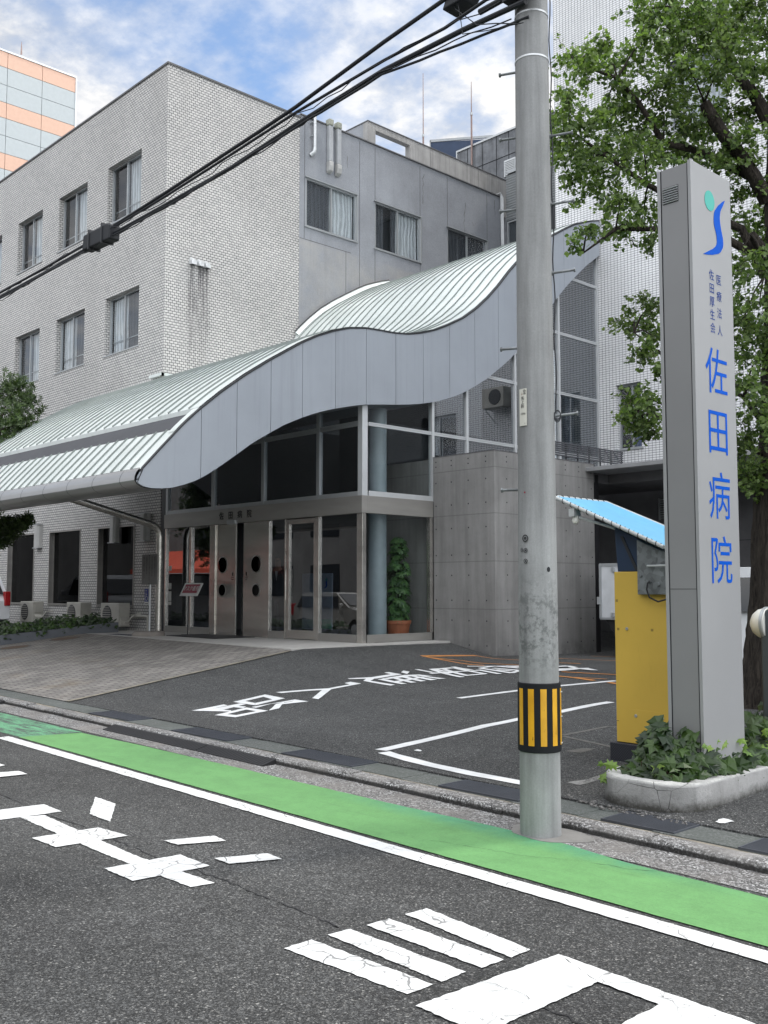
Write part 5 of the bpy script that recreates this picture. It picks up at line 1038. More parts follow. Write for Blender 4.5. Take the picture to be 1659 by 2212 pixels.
# cable tied down the right hand side of the pole
q = MB(); P = []
for k in range(40):
    z = 6.3-k*(6.3-2.74)/39; a = view+R(88); r = pr_(z)+.012+.006*math.sin(k*1.1); P.append((PX+r*math.cos(a), PY+r*math.sin(a), z))
t = Th('drop_cable', (PX+.12, PY+.1, 2.7), 'thin black cable hanging down the right side of the pole, knotted on a step bolt', 'cable'); q.tube(P, .005, 6); t.part(q, 'cable', M['cable'], smooth=True)
q = MB(); a0 = view+R(80); c = Vector((PX+.145*math.cos(a0), PY+.145*math.sin(a0), 2.765))
for j in range(3): q.tube([c+Vector((.022*math.cos(t_)*RT.x, .022*math.cos(t_)*RT.y, (.028+.006*j)*math.sin(t_)-.004*j)) for t_ in [2*math.pi*i/12 for i in range(13)]], .004, 6)
t.part(q, 'knot', M['cable'], smooth=True)
# arm and gear at the pole top
t = Th('cable_bracket', (PX, PY, 5.8), 'black cable bracket and clamps at the top of the utility pole', 'bracket')
q = MB(); q.tube([(PX-.35, 5.22, 5.70), (PX+1.6, 5.22, 5.72)], .022, 8); q.box(PX-.12, PX+.14, 5.19, 5.26, 5.66, 5.80); t.part(q, 'arm', M['cable'])
q = MB(); q.box(PX+.62, PX+.70, 5.19, 5.25, 5.62, 5.72); q.box(PX+.1, PX+.2, 5.15, 5.22, 5.60, 5.66); t.part(q, 'clamp', M['cable'])
q = MB()
q.prism([(-4.86, 5.2, 5.86), (-4.66, 5.2, 5.86), (-4.58, 5.2, 5.95), (-4.80, 5.2, 5.98)], (0, .16, 0)); t.part(q, 'closure_lug', M['cable'], bevel=.01)
# ------------------------------------------------------------------ overhead cables
def cable(label, pts, rad, n=8, mat='cable', wob=0., seed=0, name='overhead_cable', group='overhead cables'):
    rr = random.Random(seed); out = []
    pts = [Vector(p) for p in pts]
    for i in range(len(pts)-1):
        m = max(1, int((pts[i+1]-pts[i]).length/.18))
        for k in range(m):
            p = pts[i].lerp(pts[i+1], k/m)
            if wob: p = p+Vector((0, rr.uniform(-wob, wob), rr.uniform(-wob, wob)))
            out.append(p)
    out.append(pts[-1]); q = MB(); q.tube(out, rad*.82, n); o = q.build(name, M[mat], smooth=True)
    return tag(o, label, 'cable', group)
cable('thick top cable from the pole head to the splice box', [(-2.0, 5.25, 5.95), (-4.0, 5.22, 5.96), (-4.83, 5.2, 5.93), (-5.48, 5.2, 5.87), (-6.58, 5.2, 5.74), (-7.11, 5.2, 5.70), (-8.67, 5.2, 5.60), (-9.75, 5.2, 5.54)], .020)
cable('thick main cable of the overhead bundle, running the whole way', [(-4.1, 5.22, 5.60), (-4.65, 5.2, 5.62), (-5.48, 5.2, 5.64), (-6.57, 5.2, 5.58), (-7.54, 5.2, 5.50), (-8.66, 5.2, 5.47), (-9.91, 5.2, 5.45), (-11.39, 5.2, 5.41), (-12.74, 5.2, 5.39), (-30, 5.6, 5.6)], .024)
cable('second cable of the bundle joining the top one near the tiled corner', [(-4.1, 5.3, 5.78), (-4.43, 5.2, 5.75), (-4.83, 5.2, 5.71), (-5.48, 5.2, 5.72), (-6.58, 5.2, 5.69), (-7.5, 5.2, 5.63), (-8.7, 5.2, 5.56), (-9.8, 5.2, 5.52)], .015)
cable('lower bundle cable below the main one', [(-4.1, 5.25, 5.50), (-5.48, 5.17, 5.59), (-6.57, 5.17, 5.53), (-8.66, 5.17, 5.42), (-9.91, 5.17, 5.41), (-12.74, 5.17, 5.35), (-30, 5.6, 5.5)], .012, wob=.006, seed=2)
cable('cable leaving the splice box towards the left edge', [(-10.3, 5.2, 5.50), (-11.39, 5.2, 5.47), (-12.75, 5.2, 5.45), (-30, 5.6, 5.65)], .018)
cable('thin slack wire looping below the bundle', [(-4.2, 5.2, 5.52), (-5.1, 5.18, 5.60), (-5.9, 5.16, 5.60), (-7.0, 5.16, 5.48), (-8.1, 5.16, 5.44), (-9.4, 5.16, 5.40), (-11, 5.16, 5.37), (-13, 5.2, 5.33), (-30, 5.6, 5.4)], .006, 6, wob=.018, seed=4)
cable('thin wire spiralling round the main cable', [(-4.3, 5.18, 5.66), (-5.4, 5.16, 5.69), (-6.5, 5.16, 5.62), (-8.0, 5.16, 5.51), (-9.7, 5.16, 5.48), (-12.7, 5.2, 5.43), (-30, 5.6, 5.6)], .005, 6, wob=.022, seed=6)
cable('thin service wires crossing from the pole head to the upper left', [(-4.15, 5.2, 5.42), (-4.5, 5.2, 5.60), (-4.75, 5.2, 5.85), (-4.9, 5.2, 6.2)], .005, 6, wob=.03, seed=8)
cable('thin wires hanging in loops just left of the pole head', [(-4.1, 5.2, 5.45), (-4.4, 5.2, 5.47), (-4.62, 5.2, 5.56), (-4.7, 5.2, 5.75), (-4.75, 5.2, 6.1)], .004, 6, wob=.04, seed=9)
cable('coiled thin wires hanging right of the pole head', [(-3.5, 5.25, 5.70), (-3.42, 5.25, 5.62), (-3.36, 5.25, 5.48), (-3.24, 5.25, 5.45), (-3.14, 5.25, 5.56), (-3.12, 5.25, 5.72)], .005, 6, wob=.012, seed=10)
cable('cable running right from the pole head above the tree', [(-4.1, 5.25, 5.68), (-3.4, 5.25, 5.71), (-2.4, 5.25, 5.74), (-.5, 5.2, 5.9), (6, 5.1, 6.2)], .016)
t = Th('cable_splice_box', (-10.05, 5.2, 5.38), 'black rectangular splice box hung in the overhead cables', 'splice box')
q = MB(); q.prism([(-10.36, 5.14, 5.40), (-9.74, 5.14, 5.385), (-9.72, 5.14, 5.54), (-9.80, 5.14, 5.57), (-10.34, 5.14, 5.57)], (0, .13, 0)); t.part(q, 'housing', M['cable'], bevel=.015)
for x in (-10.2, -9.9): q = MB(); q.box(x-.012, x+.012, 5.13, 5.28, 5.378, 5.60); t.part(q, 'strap', M['panel_trim'])
# ------------------------------------------------------------------ pillar sign
SX0, SX1, SY0, SY1, ST = -4.022, -3.735, 6.73, 7.33, 4.83
PS = Th('pillar_sign', (-3.89, 6.99, .2), 'tall silver pillar sign with blue vertical lettering in the ivy planter', 'sign')
q = MB(); q.box(SX0+.03, SX1-.03, SY0, SY1-.004, .1, ST-.015); SB = PS.part(q, 'body', M['sign_side'])
q = MB(); q.box(SX1-.028, SX1, SY0-.006, SY1, .1, ST); SF = PS.part(q, 'face_panel', M['sign_panel'], bevel=.003)
q = MB(); q.box(SX0, SX0+.028, SY0-.006, SY1, .1, ST-.012); PS.part(q, 'face_panel', M['sign_panel'], bevel=.003)
q = MB(); q.box(SX0+.0282, SX0+.0298, SY0-.004, SY0+.02, .1, ST-.02); q.box(SX0+.031, SX0+.036, SY0-.0015, SY0, .1, ST-.02); q.box(SX1-.036, SX1-.031, SY0-.0015, SY0, .1, ST-.02); q.box(SX0+.036, SX1-.036, SY0-.001, SY0+.001, 1.600, 1.604); PS.part(q, 'shadow_gap', M['dark'])
q = MB(); q.box(-3.975, -3.845, SY0-.002, SY0+.001, 4.54, 4.67); VT = PS.part(q, 'vent', M['dark'])
q = MB()
for k in range(7): z = 4.545+k*.0183; q.prism([(-3.973, SY0-.003, z), (-3.973, SY0-.012, z+.004), (-3.973, SY0-.003, z+.011)], (.126, 0, 0))
sub(VT, q, 'louvre_blade', M['alu_light'])
LOGO = [(7.239,4.648),(7.20,4.628),(7.164,4.602),(7.128,4.577),(7.098,4.547),(7.077,4.527),(7.062,4.502),(7.053,4.456),(7.056,4.41),(7.066,4.385),(7.077,4.362),(7.088,4.337),(7.094,4.313),(7.095,4.279),(7.089,4.26),(7.077,4.245),(7.06,4.23),(7.03,4.211),(6.971,4.182),(6.878,4.136),(6.936,4.143),(7.015,4.159),(7.085,4.181),(7.12,4.193),(7.15,4.213),(7.181,4.249),(7.192,4.268),(7.195,4.291),(7.191,4.331),(7.18,4.36),(7.17,4.385),(7.160,4.415),(7.154,4.446),(7.150,4.47),(7.150,4.495),(7.161,4.537),(7.178,4.563),(7.198,4.588)]
q = MB(); q.prism([(SX1+.0008, y, z) for y, z in LOGO], (.002, 0, 0)); sub(SF, q, 'logo_swoosh', M['blue_paint'])
q = MB(); q.prism([(SX1+.0008, 6.996+.075*math.cos(a), 4.581+.079*math.sin(a)) for a in [2*math.pi*k/36 for k in range(36)]], (.002, 0, 0)); sub(SF, q, 'logo_disc', M['teal_paint'])
def sign_char(ch, y, z, size, mat, bold, sx=1.):
    o = text_mesh(ch, size, 'lettering', mat, T3(SX1+.002, y, z) @ FX, 0, 0, sx=sx); o.parent = SF; o.matrix_parent_inverse = Matrix.Identity(4)
for ch, z in zip('佐田病院', (3.225, 2.765, 2.275, 1.79)): sign_char(ch, 7.04, z, .385, M['blue_paint'], .006, .90)
for ch, z in zip('医療法人', (3.975, 3.845, 3.712, 3.578)): sign_char(ch, 7.108, z, .088, M['text_blue'], .0012, .90)
for ch, z in zip('佐田厚生会', (3.992, 3.888, 3.785, 3.682, 3.580)): sign_char(ch, 6.998, z, .088, M['text_blue'], .0012, .90)
# ------------------------------------------------------------------ ivy planter by the sign
def rounded(x0, x1, y0, y1, r, n=8):
    P = []
    for cx, cy, a0 in ((x0+r, y0+r, 180), (x1-r, y0+r, 270)):
        for k in range(n+1): a = R(a0+90*k/n); P.append((cx+r*math.cos(a), cy+r*math.sin(a)))
    P += [(x1, y1), (x0, y1)]; return P
PT = Th('kerb_planter', (-4.0, 8.5, .06), 'rounded white painted concrete planter under the pillar sign', 'planter')
O_ = rounded(-4.40, -3.60, 6.22, 12.6, .33, 14); I_ = rounded(-4.28, -3.72, 6.34, 12.48, .24, 14); n = len(O_); q = MB()
o2 = [(p[0]+(.012 if p[0] < -4 else -.012), p[1]+.012) for p in O_]
rings = [[(x, y, .02) for x, y in O_], [(x, y, .24) for x, y in O_], [(x, y, .262) for x, y in o2], [(x, y, .262) for x, y in I_], [(x, y, .12) for x, y in I_]]
vr = [[q.b.verts.new(p) for p in r] for r in rings]
for i in range(4):
    for k in range(n): q.b.faces.new((vr[i][k], vr[i][(k+1) % n], vr[i+1][(k+1) % n], vr[i+1][k]))
PT.part(q, 'rim_wall', M['planter'], smooth=True)
q = MB(); q.poly([(x, y, .19) for x, y in rounded(-4.29, -3.71, 6.33, 12.5, .24, 14)]); PT.part(q, 'soil', M['soil'])
q = MB(); rr = random.Random(4)
for k in range(260):
    a = rr.uniform(0, 1); x = lerp(-4.75, -3.5, a)+rr.uniform(-.08, .08); y = 6.16+rr.uniform(-.10, .05)+(max(0, -4.2-x))*.45; r = rr.uniform(.004, .012); z = .06
    q.prism([(x-r, y-r*.6, z), (x+r, y-r*.8, z), (x+r*.7, y+r, z), (x-r*.6, y+r*.7, z)], (0, 0, r*.8))
tag(q.build('loose_gravel', M['gutter']), 'loose pale gravel strewn along the foot of the white planter', 'gravel', kind='stuff')
def leaf_lobed(q, c, nrm, up, s, rr):
    n_ = nrm.normalized(); t1 = up-n_*up.dot(n_)
    if t1.length < 1e-3: t1 = n_.orthogonal()
    t1.normalize(); t2 = n_.cross(t1)
    S_ = [(0, -.42), (.22, -.34), (.50, -.30), (.30, -.02), (.52, .22), (.20, .20), (0, .62), (-.20, .20), (-.52, .22), (-.30, -.02), (-.50, -.30), (-.22, -.34)]
    v0 = q.b.verts.new(c+n_*s*.08); vs = [q.b.verts.new(c+(t2*x+t1*y)*s+n_*s*(-.18*abs(x)-.10*max(0, y))) for x, y in S_]
    for i in range(len(vs)): q.b.faces.new((v0, vs[i], vs[(i+1) % len(vs)]))
def ivy_patch(name, pts, s0, s1, mat, seed, label, cat='ivy', tilt=.8, face=Vector((.5, -.8, .6))):
    rr = random.Random(seed); q = MB()
    for p in pts:
        nrm = face+Vector((rr.uniform(-tilt, tilt), rr.uniform(-tilt, tilt), rr.uniform(-.4, .9))); up = Vector((rr.uniform(-.7, .7), rr.uniform(-.7, .7), rr.uniform(-1.2, .2)))
        leaf_lobed(q, Vector(p), nrm, up, rr.uniform(s0, s1), rr)
    o = q.build(name, M[mat], recalc=False); return tag(o, label, cat, kind='stuff') if label else o
rr = random.Random(21); pts = []
def mound(cx, cy, rx, ry, h, n, z0=.2):
    for _ in range(n):
        while True:
            a, b_ = rr.uniform(-1, 1), rr.uniform(-1, 1)
            if a*a+b_*b_ < 1: break
        hh = h*math.sqrt(max(0, 1-(a*a+b_*b_)))*rr.uniform(.55, 1.08)+z0; pts.append((cx+a*rx, cy+b_*ry, hh))
mound(-3.98, 6.76, .29, .36, .42, 290); mound(-4.10, 6.50, .20, .14, .10, 50); mound(-3.86, 6.54, .18, .20, .20, 60); mound(-4.1, 7.3, .16, .5, .40, 80)
for k in range(14): mound(-4.0+rr.uniform(-.06, .06), 7.55+.34*k, .31, .3, .30+rr.uniform(-.05, .12), 62)
mound(-3.72, 7.1, .09, .6, .20, 70)
pts = [p for p in pts if p[1] > 6.30]
ivy_patch('ivy', pts, .075, .155, 'ivy', 3, 'dark green ivy filling the white planter round the foot of the sign')
pts = [(-4.30+rr.uniform(-.05, .05), 6.34+rr.uniform(-.05, .08), rr.uniform(.20, .34)) for _ in range(9)]+[(-3.95+rr.uniform(-.2, .1), 6.42+rr.uniform(-.04, .08), rr.uniform(.24, .36)) for _ in range(6)]+[(-3.74+rr.uniform(-.04, .03), 6.75+rr.uniform(-.1, .3), rr.uniform(.34, .50)) for _ in range(8)]+[(-3.72+rr.uniform(-.05, .05), 7.7+rr.uniform(-.5, .8), rr.uniform(.34, .5)) for _ in range(16)]
ivy_patch('young_ivy', pts, .05, .09, 'ivy_young', 5, 'bright young ivy leaves trailing over the planter rim')
q = MB()
for _ in range(36):
    x, y = rr.uniform(-4.22, -3.78), rr.uniform(6.42, 7.2); p = Vector((x, y, .2)); P = [p]
    for k in range(5): p = p+Vector((rr.uniform(-.05, .05), rr.uniform(-.04, .04), rr.uniform(-.01, .07))); p.x = min(max(p.x, -4.26), -3.74); p.y = max(p.y, 6.38); P.append(p)
    q.tube(P, .003, 5)
tag(q.build('ivy_stems', plain('ivy_stem', (.08, .05, .03), .8)), 'thin brown ivy stems between the leaves in the white planter', 'ivy', kind='stuff')
q = MB()
for cx, cy, cz in ((-4.02, 8.3, .42), (-3.72, 8.6, .45), (-3.65, 7.9, .38)):
    for k in range(16):
        a = rr.uniform(0, 6.28); d = Vector((math.cos(a)*.7, math.sin(a)*.7, rr.uniform(.3, 1))).normalized(); s_ = d.cross(Vector((0, 0, 1))).normalized()*.009; c = Vector((cx, cy, cz)); q.poly([c-s_*.4, c+d*.05-s_, c+d*.12, c+d*.05+s_, c+s_*.4])
tag(q.build('weed_shoots', M['ivy_young'], recalc=False), 'spiky bright green shoots standing among the ivy behind the sign', 'weeds', kind='stuff')
# ------------------------------------------------------------------ parking ticket machine
TM = Th('ticket_machine', (-4.83, 7.95, .1), 'yellow parking ticket machine under a sky blue tarpaulin roof', 'ticket machine')
Y0, Y1 = 7.66, 8.16
q = MB(); q.box(-5.14, -4.50, Y0-.04, Y1+.04, .05, .262); TM.part(q, 'base', M['tread'], bevel=.006)
q = MB(); q.box(-5.095, -4.53, Y0, Y1, .264, 1.755); BD = TM.part(q, 'body', M['yellow'], bevel=.006)
q = MB(); q.prism([(-5.085, Y0-.004, .27), (-4.545, Y0-.004, .27), (-4.545, Y0-.004, .475), (-4.64, Y0-.004, .555), (-4.96, Y0-.004, .56), (-5.085, Y0-.004, .43)], (0, .003, 0)); sub(BD, q, 'kick_panel', M['yellow'])
q = MB(); q.box(-5.093, -5.07, Y0-.0012, Y0, .445, .449); q.box(-5.093, -4.54, Y0-.001, Y0, .2645, .268); sub(BD, q, 'panel_seam', M['dark'])
for x, z in ((-4.895, .505), (-4.635, .505), (-4.97, 1.255)): q = MB(); q.lathe([(.012, Y0-.010), (.015, Y0-.0045)], (x, 0, z), 12, 'y'); sub(BD, q, 'bolt', M['alu'])
for x, z in ((-5.07, 1.50), (-5.06, 1.25), (-4.72, 1.25)): q = MB(); q.box(x-.012, x+.012, Y0-.0013, Y0-.0004, z-.011, z+.011); sub(BD, q, 'tape_mark', plain('amber_tape', (.30, .20, .04), .5))
q = MB(); q.prism([(-5.105, Y0+.03, 2.155), (-4.83, Y0+.03, 2.03), (-4.83, Y0+.03, 1.757), (-5.075, Y0+.03, 1.757)], (0, .40, 0)); HS = TM.part(q, 'cabinet', M['navy_metal'], bevel=.004)
q = MB(); q.prism([(-5.04, Y0+.022, 2.07), (-5.01, Y0+.022, 2.07), (-4.86, Y0+.022, 1.765), (-4.89, Y0+.022, 1.765)], (0, .007, 0)); sub(HS, q, 'stay_bar', M['panel_trim'])
q = MB(); q.prism([(-4.825, Y0-.05, 1.555), (-4.52, Y0-.05, 1.555), (-4.52, Y0-.05, 1.90), (-4.825, Y0-.05, 2.03)], (0, .35, 0)); GB = TM.part(q, 'junction_box', M['galv'], bevel=.004)
for x, z in ((-4.79, 1.72), (-4.62, 1.64), (-4.70, 1.665)): q = MB(); q.lathe([(.014, Y0-.062), (.018, Y0-.051)], (x, 0, z), 12, 'y'); sub(GB, q, 'bolt', M['galv'])
q = MB(); q.tube([(-4.70, Y0-.055, 1.665), (-4.70, Y0-.085, 1.655), (-4.71, Y0-.09, 1.60), (-4.69, Y0-.08, 1.53), (-4.62, Y0-.06, 1.495), (-4.54, Y0-.03, 1.52)], .008, 8); TM.part(q, 'black_hose', M['black'], smooth=True)
q = MB(); q.tube([(-4.70, Y0-.056, 1.80), (-4.70, Y0-.09, 1.80), (-4.50, Y0-.09, 1.80)], .009, 8); TM.part(q, 'white_rod', M['white_pipe'], smooth=True)
# tarpaulin frame: A high front left, D low front right, B and C at the back
A_, D_, B_, C_ = Vector((-5.63, 7.5, 2.455)), Vector((-4.50, 7.5, 1.955)), Vector((-5.73, 8.5, 2.465)), Vector((-4.59, 8.5, 1.985))
for a, c, nm in ((A_, D_, 'frame_tube'), (A_, B_, 'frame_tube'), (B_, C_, 'frame_tube'), (D_, C_, 'frame_tube')):
    q = MB(); q.tube([a, c], .017, 10); TM.part(q, nm, M['white_pipe'], smooth=True)
q = MB(); n = 12; g = []
for i in range(n+1):
    r_ = []
    for j in range(n+1):
        p = (A_.lerp(D_, i/n)).lerp(B_.lerp(C_, i/n), j/n); e = min(i, n-i, j, n-j)/n; p = p+Vector((0, 0, .012-.03*min(e*4, 1)))
        r_.append(q.b.verts.new(p))
    g.append(r_)
for i in range(n):
    for j in range(n): q.b.faces.new((g[i][j], g[i+1][j], g[i+1][j+1], g[i][j+1]))
TP = TM.part(q, 'tarpaulin', M['tarp'], smooth=True)
q = MB(); rr = random.Random(3)
def lash(a, c, n):
    for k in range(n):
        p = a.lerp(c, (k+.5)/n); d = (c-a).normalized(); u = Vector((0, 0, 1)); u = (u-d*u.dot(d)).normalized(); w = d.cross(u)
        q.tube([p+d*(.02*t_/8-.01)*3+(u*math.cos(t_)+w*math.sin(t_))*.021 for t_ in [i*.8 for i in range(9)]], .0035, 5)
lash(A_, D_, 13); lash(A_, B_, 9); sub(TP, q, 'lashing_cord', M['black'])
q = MB(); q.tube([(-5.45, 7.56, 2.27), (-5.05, 7.62, 2.14)], .013, 8); q.box(-5.46, -5.40, 7.50, 7.60, 2.26, 2.33); TM.part(q, 'lamp_arm', M['white_pipe'])
q = MB(); q.lathe([(.006, 2.19), (.025, 2.20), (.033, 2.225), (.028, 2.25), (.018, 2.275), (.018, 2.30)], (-5.42, 7.55, 0), 16); TM.part(q, 'lamp_bulb', M['bulb'], smooth=True)
# ------------------------------------------------------------------ ginkgo tree
GK = Th('ginkgo_tree', (-5.61, 11.52, .1), 'ginkgo street tree with furrowed dark trunk behind the pillar sign', 'tree')
q = MB(); P = [(-5.60, 11.53, .05), (-5.59, 11.54, .3), (-5.57, 11.565, .8), (-5.53, 11.61, 1.45), (-5.49, 11.65, 2.3), (-5.44, 11.70, 3.12), (-5.40, 11.73, 4.0), (-5.38, 11.76, 4.81), (-5.35, 11.79, 5.97), (-5.33, 11.81, 7.14), (-5.30, 11.85, 8.0), (-5.26, 11.87, 8.93), (-5.2, 11.9, 11.)]
RD = [.34, .29, .26, .245, .235, .225, .215, .205, .19, .16, .13, .10, .04]
rr = random.Random(12); n = 26; rings = []
for i in range(len(P)-1):
    m = 8
    for k in range(m):
        c = Vector(P[i]).lerp(Vector(P[i+1]), k/m); r = lerp(RD[i], RD[i+1], k/m); ring = []
        for j in range(n):
            a = 2*math.pi*j/n; d = r*(1+.07*math.sin(5*a+c.z*1.1)+.05*math.sin(9*a-c.z*2.3)+rr.uniform(-.035, .035)); ring.append(q.b.verts.new((c.x+d*math.cos(a), c.y+d*math.sin(a), c.z)))
        rings.append(ring)
for i in range(len(rings)-1):
    for k in range(n): q.b.faces.new((rings[i][k], rings[i][(k+1) % n], rings[i+1][(k+1) % n], rings[i+1][k]))
GK.part(q, 'trunk', M['bark'], smooth=True)
LIMBS = [([(-5.47,11.67,6.35),(-5.52,11.45,6.62),(-5.60,11.22,6.87),(-5.68,11.0,7.06),(-5.74,10.82,7.27),(-5.78,10.77,7.40)], (.09,.085,.08,.078,.074,.066)),
 ([(-5.43,11.71,7.35),(-5.55,11.59,7.70),(-5.71,11.56,7.96),(-5.92,11.63,8.43),(-6.08,11.6,8.74),(-6.29,11.53,9.1)], (.09,.075,.062,.05,.042,.03)),
 ([(-5.40,11.74,5.4),(-5.47,11.50,5.7),(-5.50,11.3,5.85)], (.08,.07,.05)),
 ([(-5.52,11.62,6.6),(-6.07,11.04,7.0),(-6.35,10.79,7.1),(-6.48,10.46,7.55),(-6.62,10.21,7.83),(-6.95,9.85,8.0)], (.06,.045,.038,.03,.022,.01)),
 ([(-5.5,11.6,5.4),(-5.69,11.44,6.0),(-6.16,10.94,6.32),(-6.47,10.61,6.55),(-6.86,10.21,6.96),(-7.13,9.92,7.26)], (.06,.05,.04,.032,.022,.01)),
 ([(-5.5,11.6,5.6),(-6.08,11.02,6.1),(-6.4,10.69,6.0),(-6.75,10.32,6.0),(-7.03,10.03,5.7)], (.055,.042,.034,.025,.01)),
 ([(-5.5,11.6,3.5),(-5.58,11.35,3.75),(-5.66,11.3,3.9),(-6.2,10.6,4.3),(-6.7,10.6,4.75)], (.04,.032,.026,.018,.008)), ([(-5.5,11.6,3.2),(-6.1,10.5,3.6),(-6.7,10.7,3.75),(-7.0,10.9,3.9)], (.035,.025,.016,.008)),
 ([(-5.36,11.8,8.0),(-5.0,11.6,8.6),(-4.6,11.3,9.2)], (.09,.06,.03)), ([(-5.4,11.75,7.4),(-5.0,11.8,7.7),(-4.7,11.9,8.2)], (.07,.05,.02))]
for pts_, rd in LIMBS: q = MB(); q.tube(pts_, list(rd), 10); GK.part(q, 'branch', M['bark'], smooth=True)
CLU = [(-6.57,9.68,7.83,0.18),(-6.75,10.29,8.11,0.16),(-6.81,9.77,7.97,0.14),(-7.2,9.98,8.24,0.11),(-6.63,10.63,8.21,0.16),(-6.32,9.49,7.86,0.08),(-6.55,9.12,7.26,0.13),(-7.5,10.27,7.67,0.18),(-6.86,9.43,6.91,0.15),(-6.68,9.55,7.02,0.24),(-7.29,10.9,7.85,0.2),(-6.61,10.24,7.72,0.12),(-6.84,10.96,7.67,0.3),(-6.26,10.63,7.73,0.22),(-6.4,10.91,7.47,0.29),(-6.11,9.94,6.69,0.27),(-6.81,10.46,6.95,0.22),(-7.28,10.58,7.14,0.23),(-7.1,9.87,6.9,0.13),(-7.11,10.43,6.69,0.19),(-7.19,10.16,6.77,0.14),(-6.2,9.62,6.06,0.2),(-6.71,10.89,6.36,0.19),(-6.67,10.5,6.04,0.16),(-6.72,9.69,5.82,0.12),(-6.54,9.17,5.49,0.06),(-7.06,10.81,6.19,0.1),(-6.4,10.48,5.83,0.09),(-6.69,10.81,8.97,0.15),(-6.61,11.32,9.07,0.26),(-6.24,11.27,8.89,0.29),(-6.22,11.84,9.11,0.3),(-5.53,11.19,8.55,0.28),(-5.69,12.08,8.91,0.2),(-6.33,10.47,8.37,0.15),(-6.57,11.5,8.73,0.17),(-6.28,11.66,8.71,0.26),(-5.37,10.58,7.88,0.21),(-5.49,10.55,7.57,0.18),(-5.82,10.42,7.77,0.15),(-6.56,11.59,8.0,0.2),(-5.9,10.9,7.19,0.19),(-5.84,11.46,7.56,0.22),(-5.39,11.09,6.94,0.18),(-5.64,11.37,6.85,0.16),(-5.73,10.95,6.69,0.18),(-5.37,11.24,7.87,0.18),(-5.51,11.71,7.66,0.16),(-5.66,11.54,6.51,0.16),(-5.8,12.23,6.36,0.2),(-5.74,11.72,5.97,0.16),(-6.66,11.39,7.33,0.2),(-6.38,11.5,7.23,0.16),(-5.66,12.61,8.86,0.3),(-5.41,12.03,8.01,0.29),(-4.94,11.2,8.69,0.36),(-6.01,11.9,9.55,0.4),(-6.58,11.56,9.6,0.3),(-6.96,11.02,5.04,0.19),(-6.51,10.61,5.02,0.15),(-6.76,10.72,3.78,0.18),(-6.17,10.03,3.78,0.15),(-6.84,10.95,3.68,0.16),(-6.48,10.66,4.68,0.1),(-6.25,10.14,4.41,0.13),(-5.95,9.87,4.05,0.07),(-6.8,11.04,3.59,0.12),(-7.05,11.13,4.05,0.12),(-5.55,11.18,4.85,0.22),(-5.16,10.74,4.8,0.2),(-5.43,11.26,4.4,0.24),(-5.22,10.54,3.88,0.2),(-5.12,10.64,3.51,0.25),(-5.37,10.76,3.24,0.19),(-5.52,11.44,3.1,0.19),(-5.63,11.35,2.88,0.14),(-5.49,11.0,5.47,0.11),(-5.11,10.79,5.33,0.2),(-4.9,10.86,4.55,0.3),(-5.07,11.17,3.84,0.31)]
nodes = [Vector(p) for L_, _ in LIMBS for p in L_]
q = MB(); rr = random.Random(77); tw = MB()
def fan(q, c, d, nrm, s):
    d = d.normalized(); t2 = d.cross(nrm)
    if t2.length < 1e-3: t2 = d.orthogonal()
    t2.normalize(); n_ = t2.cross(d)
    V = [c, c+d*s*.55+t2*s*.62+n_*s*.1, c+d*s*.95+t2*s*.36, c+d*s*.82, c+d*s*.95-t2*s*.36, c+d*s*.55-t2*s*.62+n_*s*.1]
    v = [q.b.verts.new(p) for p in V]; q.b.faces.new((v[0], v[1], v[2], v[3])); q.b.faces.new((v[0], v[3], v[4], v[5]))
for cx, cy, cz, cr_ in CLU:
    c = Vector((cx, cy, cz)); nb = min(nodes, key=lambda p: (p-c).length)
    mid = nb.lerp(c, .5)+Vector((0, 0, .05)); tw.tube([nb, mid, c], [.014, .010, .006], 5)
    R_ = cr_*1.5; ntw = max(5, int(8+cr_*66))
    for k in range(ntw):
        d = Vector((rr.gauss(0, 1), rr.gauss(0, 1), rr.gauss(.0, .75))).normalized(); ln = R_*rr.uniform(.45, 1.12); st = c+d*R_*rr.uniform(0, .45)+Vector((rr.gauss(0, .25), rr.gauss(0, .25), rr.gauss(0, .18)))*R_; d2 = (d+Vector((0, 0, -.25))).normalized(); e = st+d2*ln
        tw.tube([st, e], [.004, .002], 3, cap=False)
        m = max(2, int(ln/.030))
        for j in range(m+1):
            p = st.lerp(e, j/m)
            for _ in range(rr.choice((1, 2, 2, 3, 3))):
                dd = (d2*.4+Vector((rr.gauss(0, 1), rr.gauss(0, 1), rr.gauss(-.25, .9)))).normalized(); o_ = p+dd*rr.uniform(.01, .035)
                fan(q, o_, dd, Vector((rr.gauss(0, 1), rr.gauss(0, 1), rr.gauss(.6, 1))).normalized(), rr.uniform(.030, .062))
for z in [2.2+.06*i for i in range(90)]:      # tufts on the trunk itself
    if rr.random() < .5: continue
    a = rr.uniform(0, 6.28); p = Vector((-5.47+.24*math.cos(a), 11.67+.24*math.sin(a), z))
    if z > 4.8 or z < 3.2:
        for _ in range(5): dd = Vector((math.cos(a)+rr.gauss(0, .5), math.sin(a)+rr.gauss(0, .5), rr.gauss(0, .5))).normalized(); fan(q, p+dd*.03, dd, Vector((rr.gauss(0, 1), rr.gauss(0, 1), 1)), rr.uniform(.035, .055))
GK.part(q, 'crown', M['ginkgo'], recalc=False); GK.part(tw, 'twigs', M['bark'])
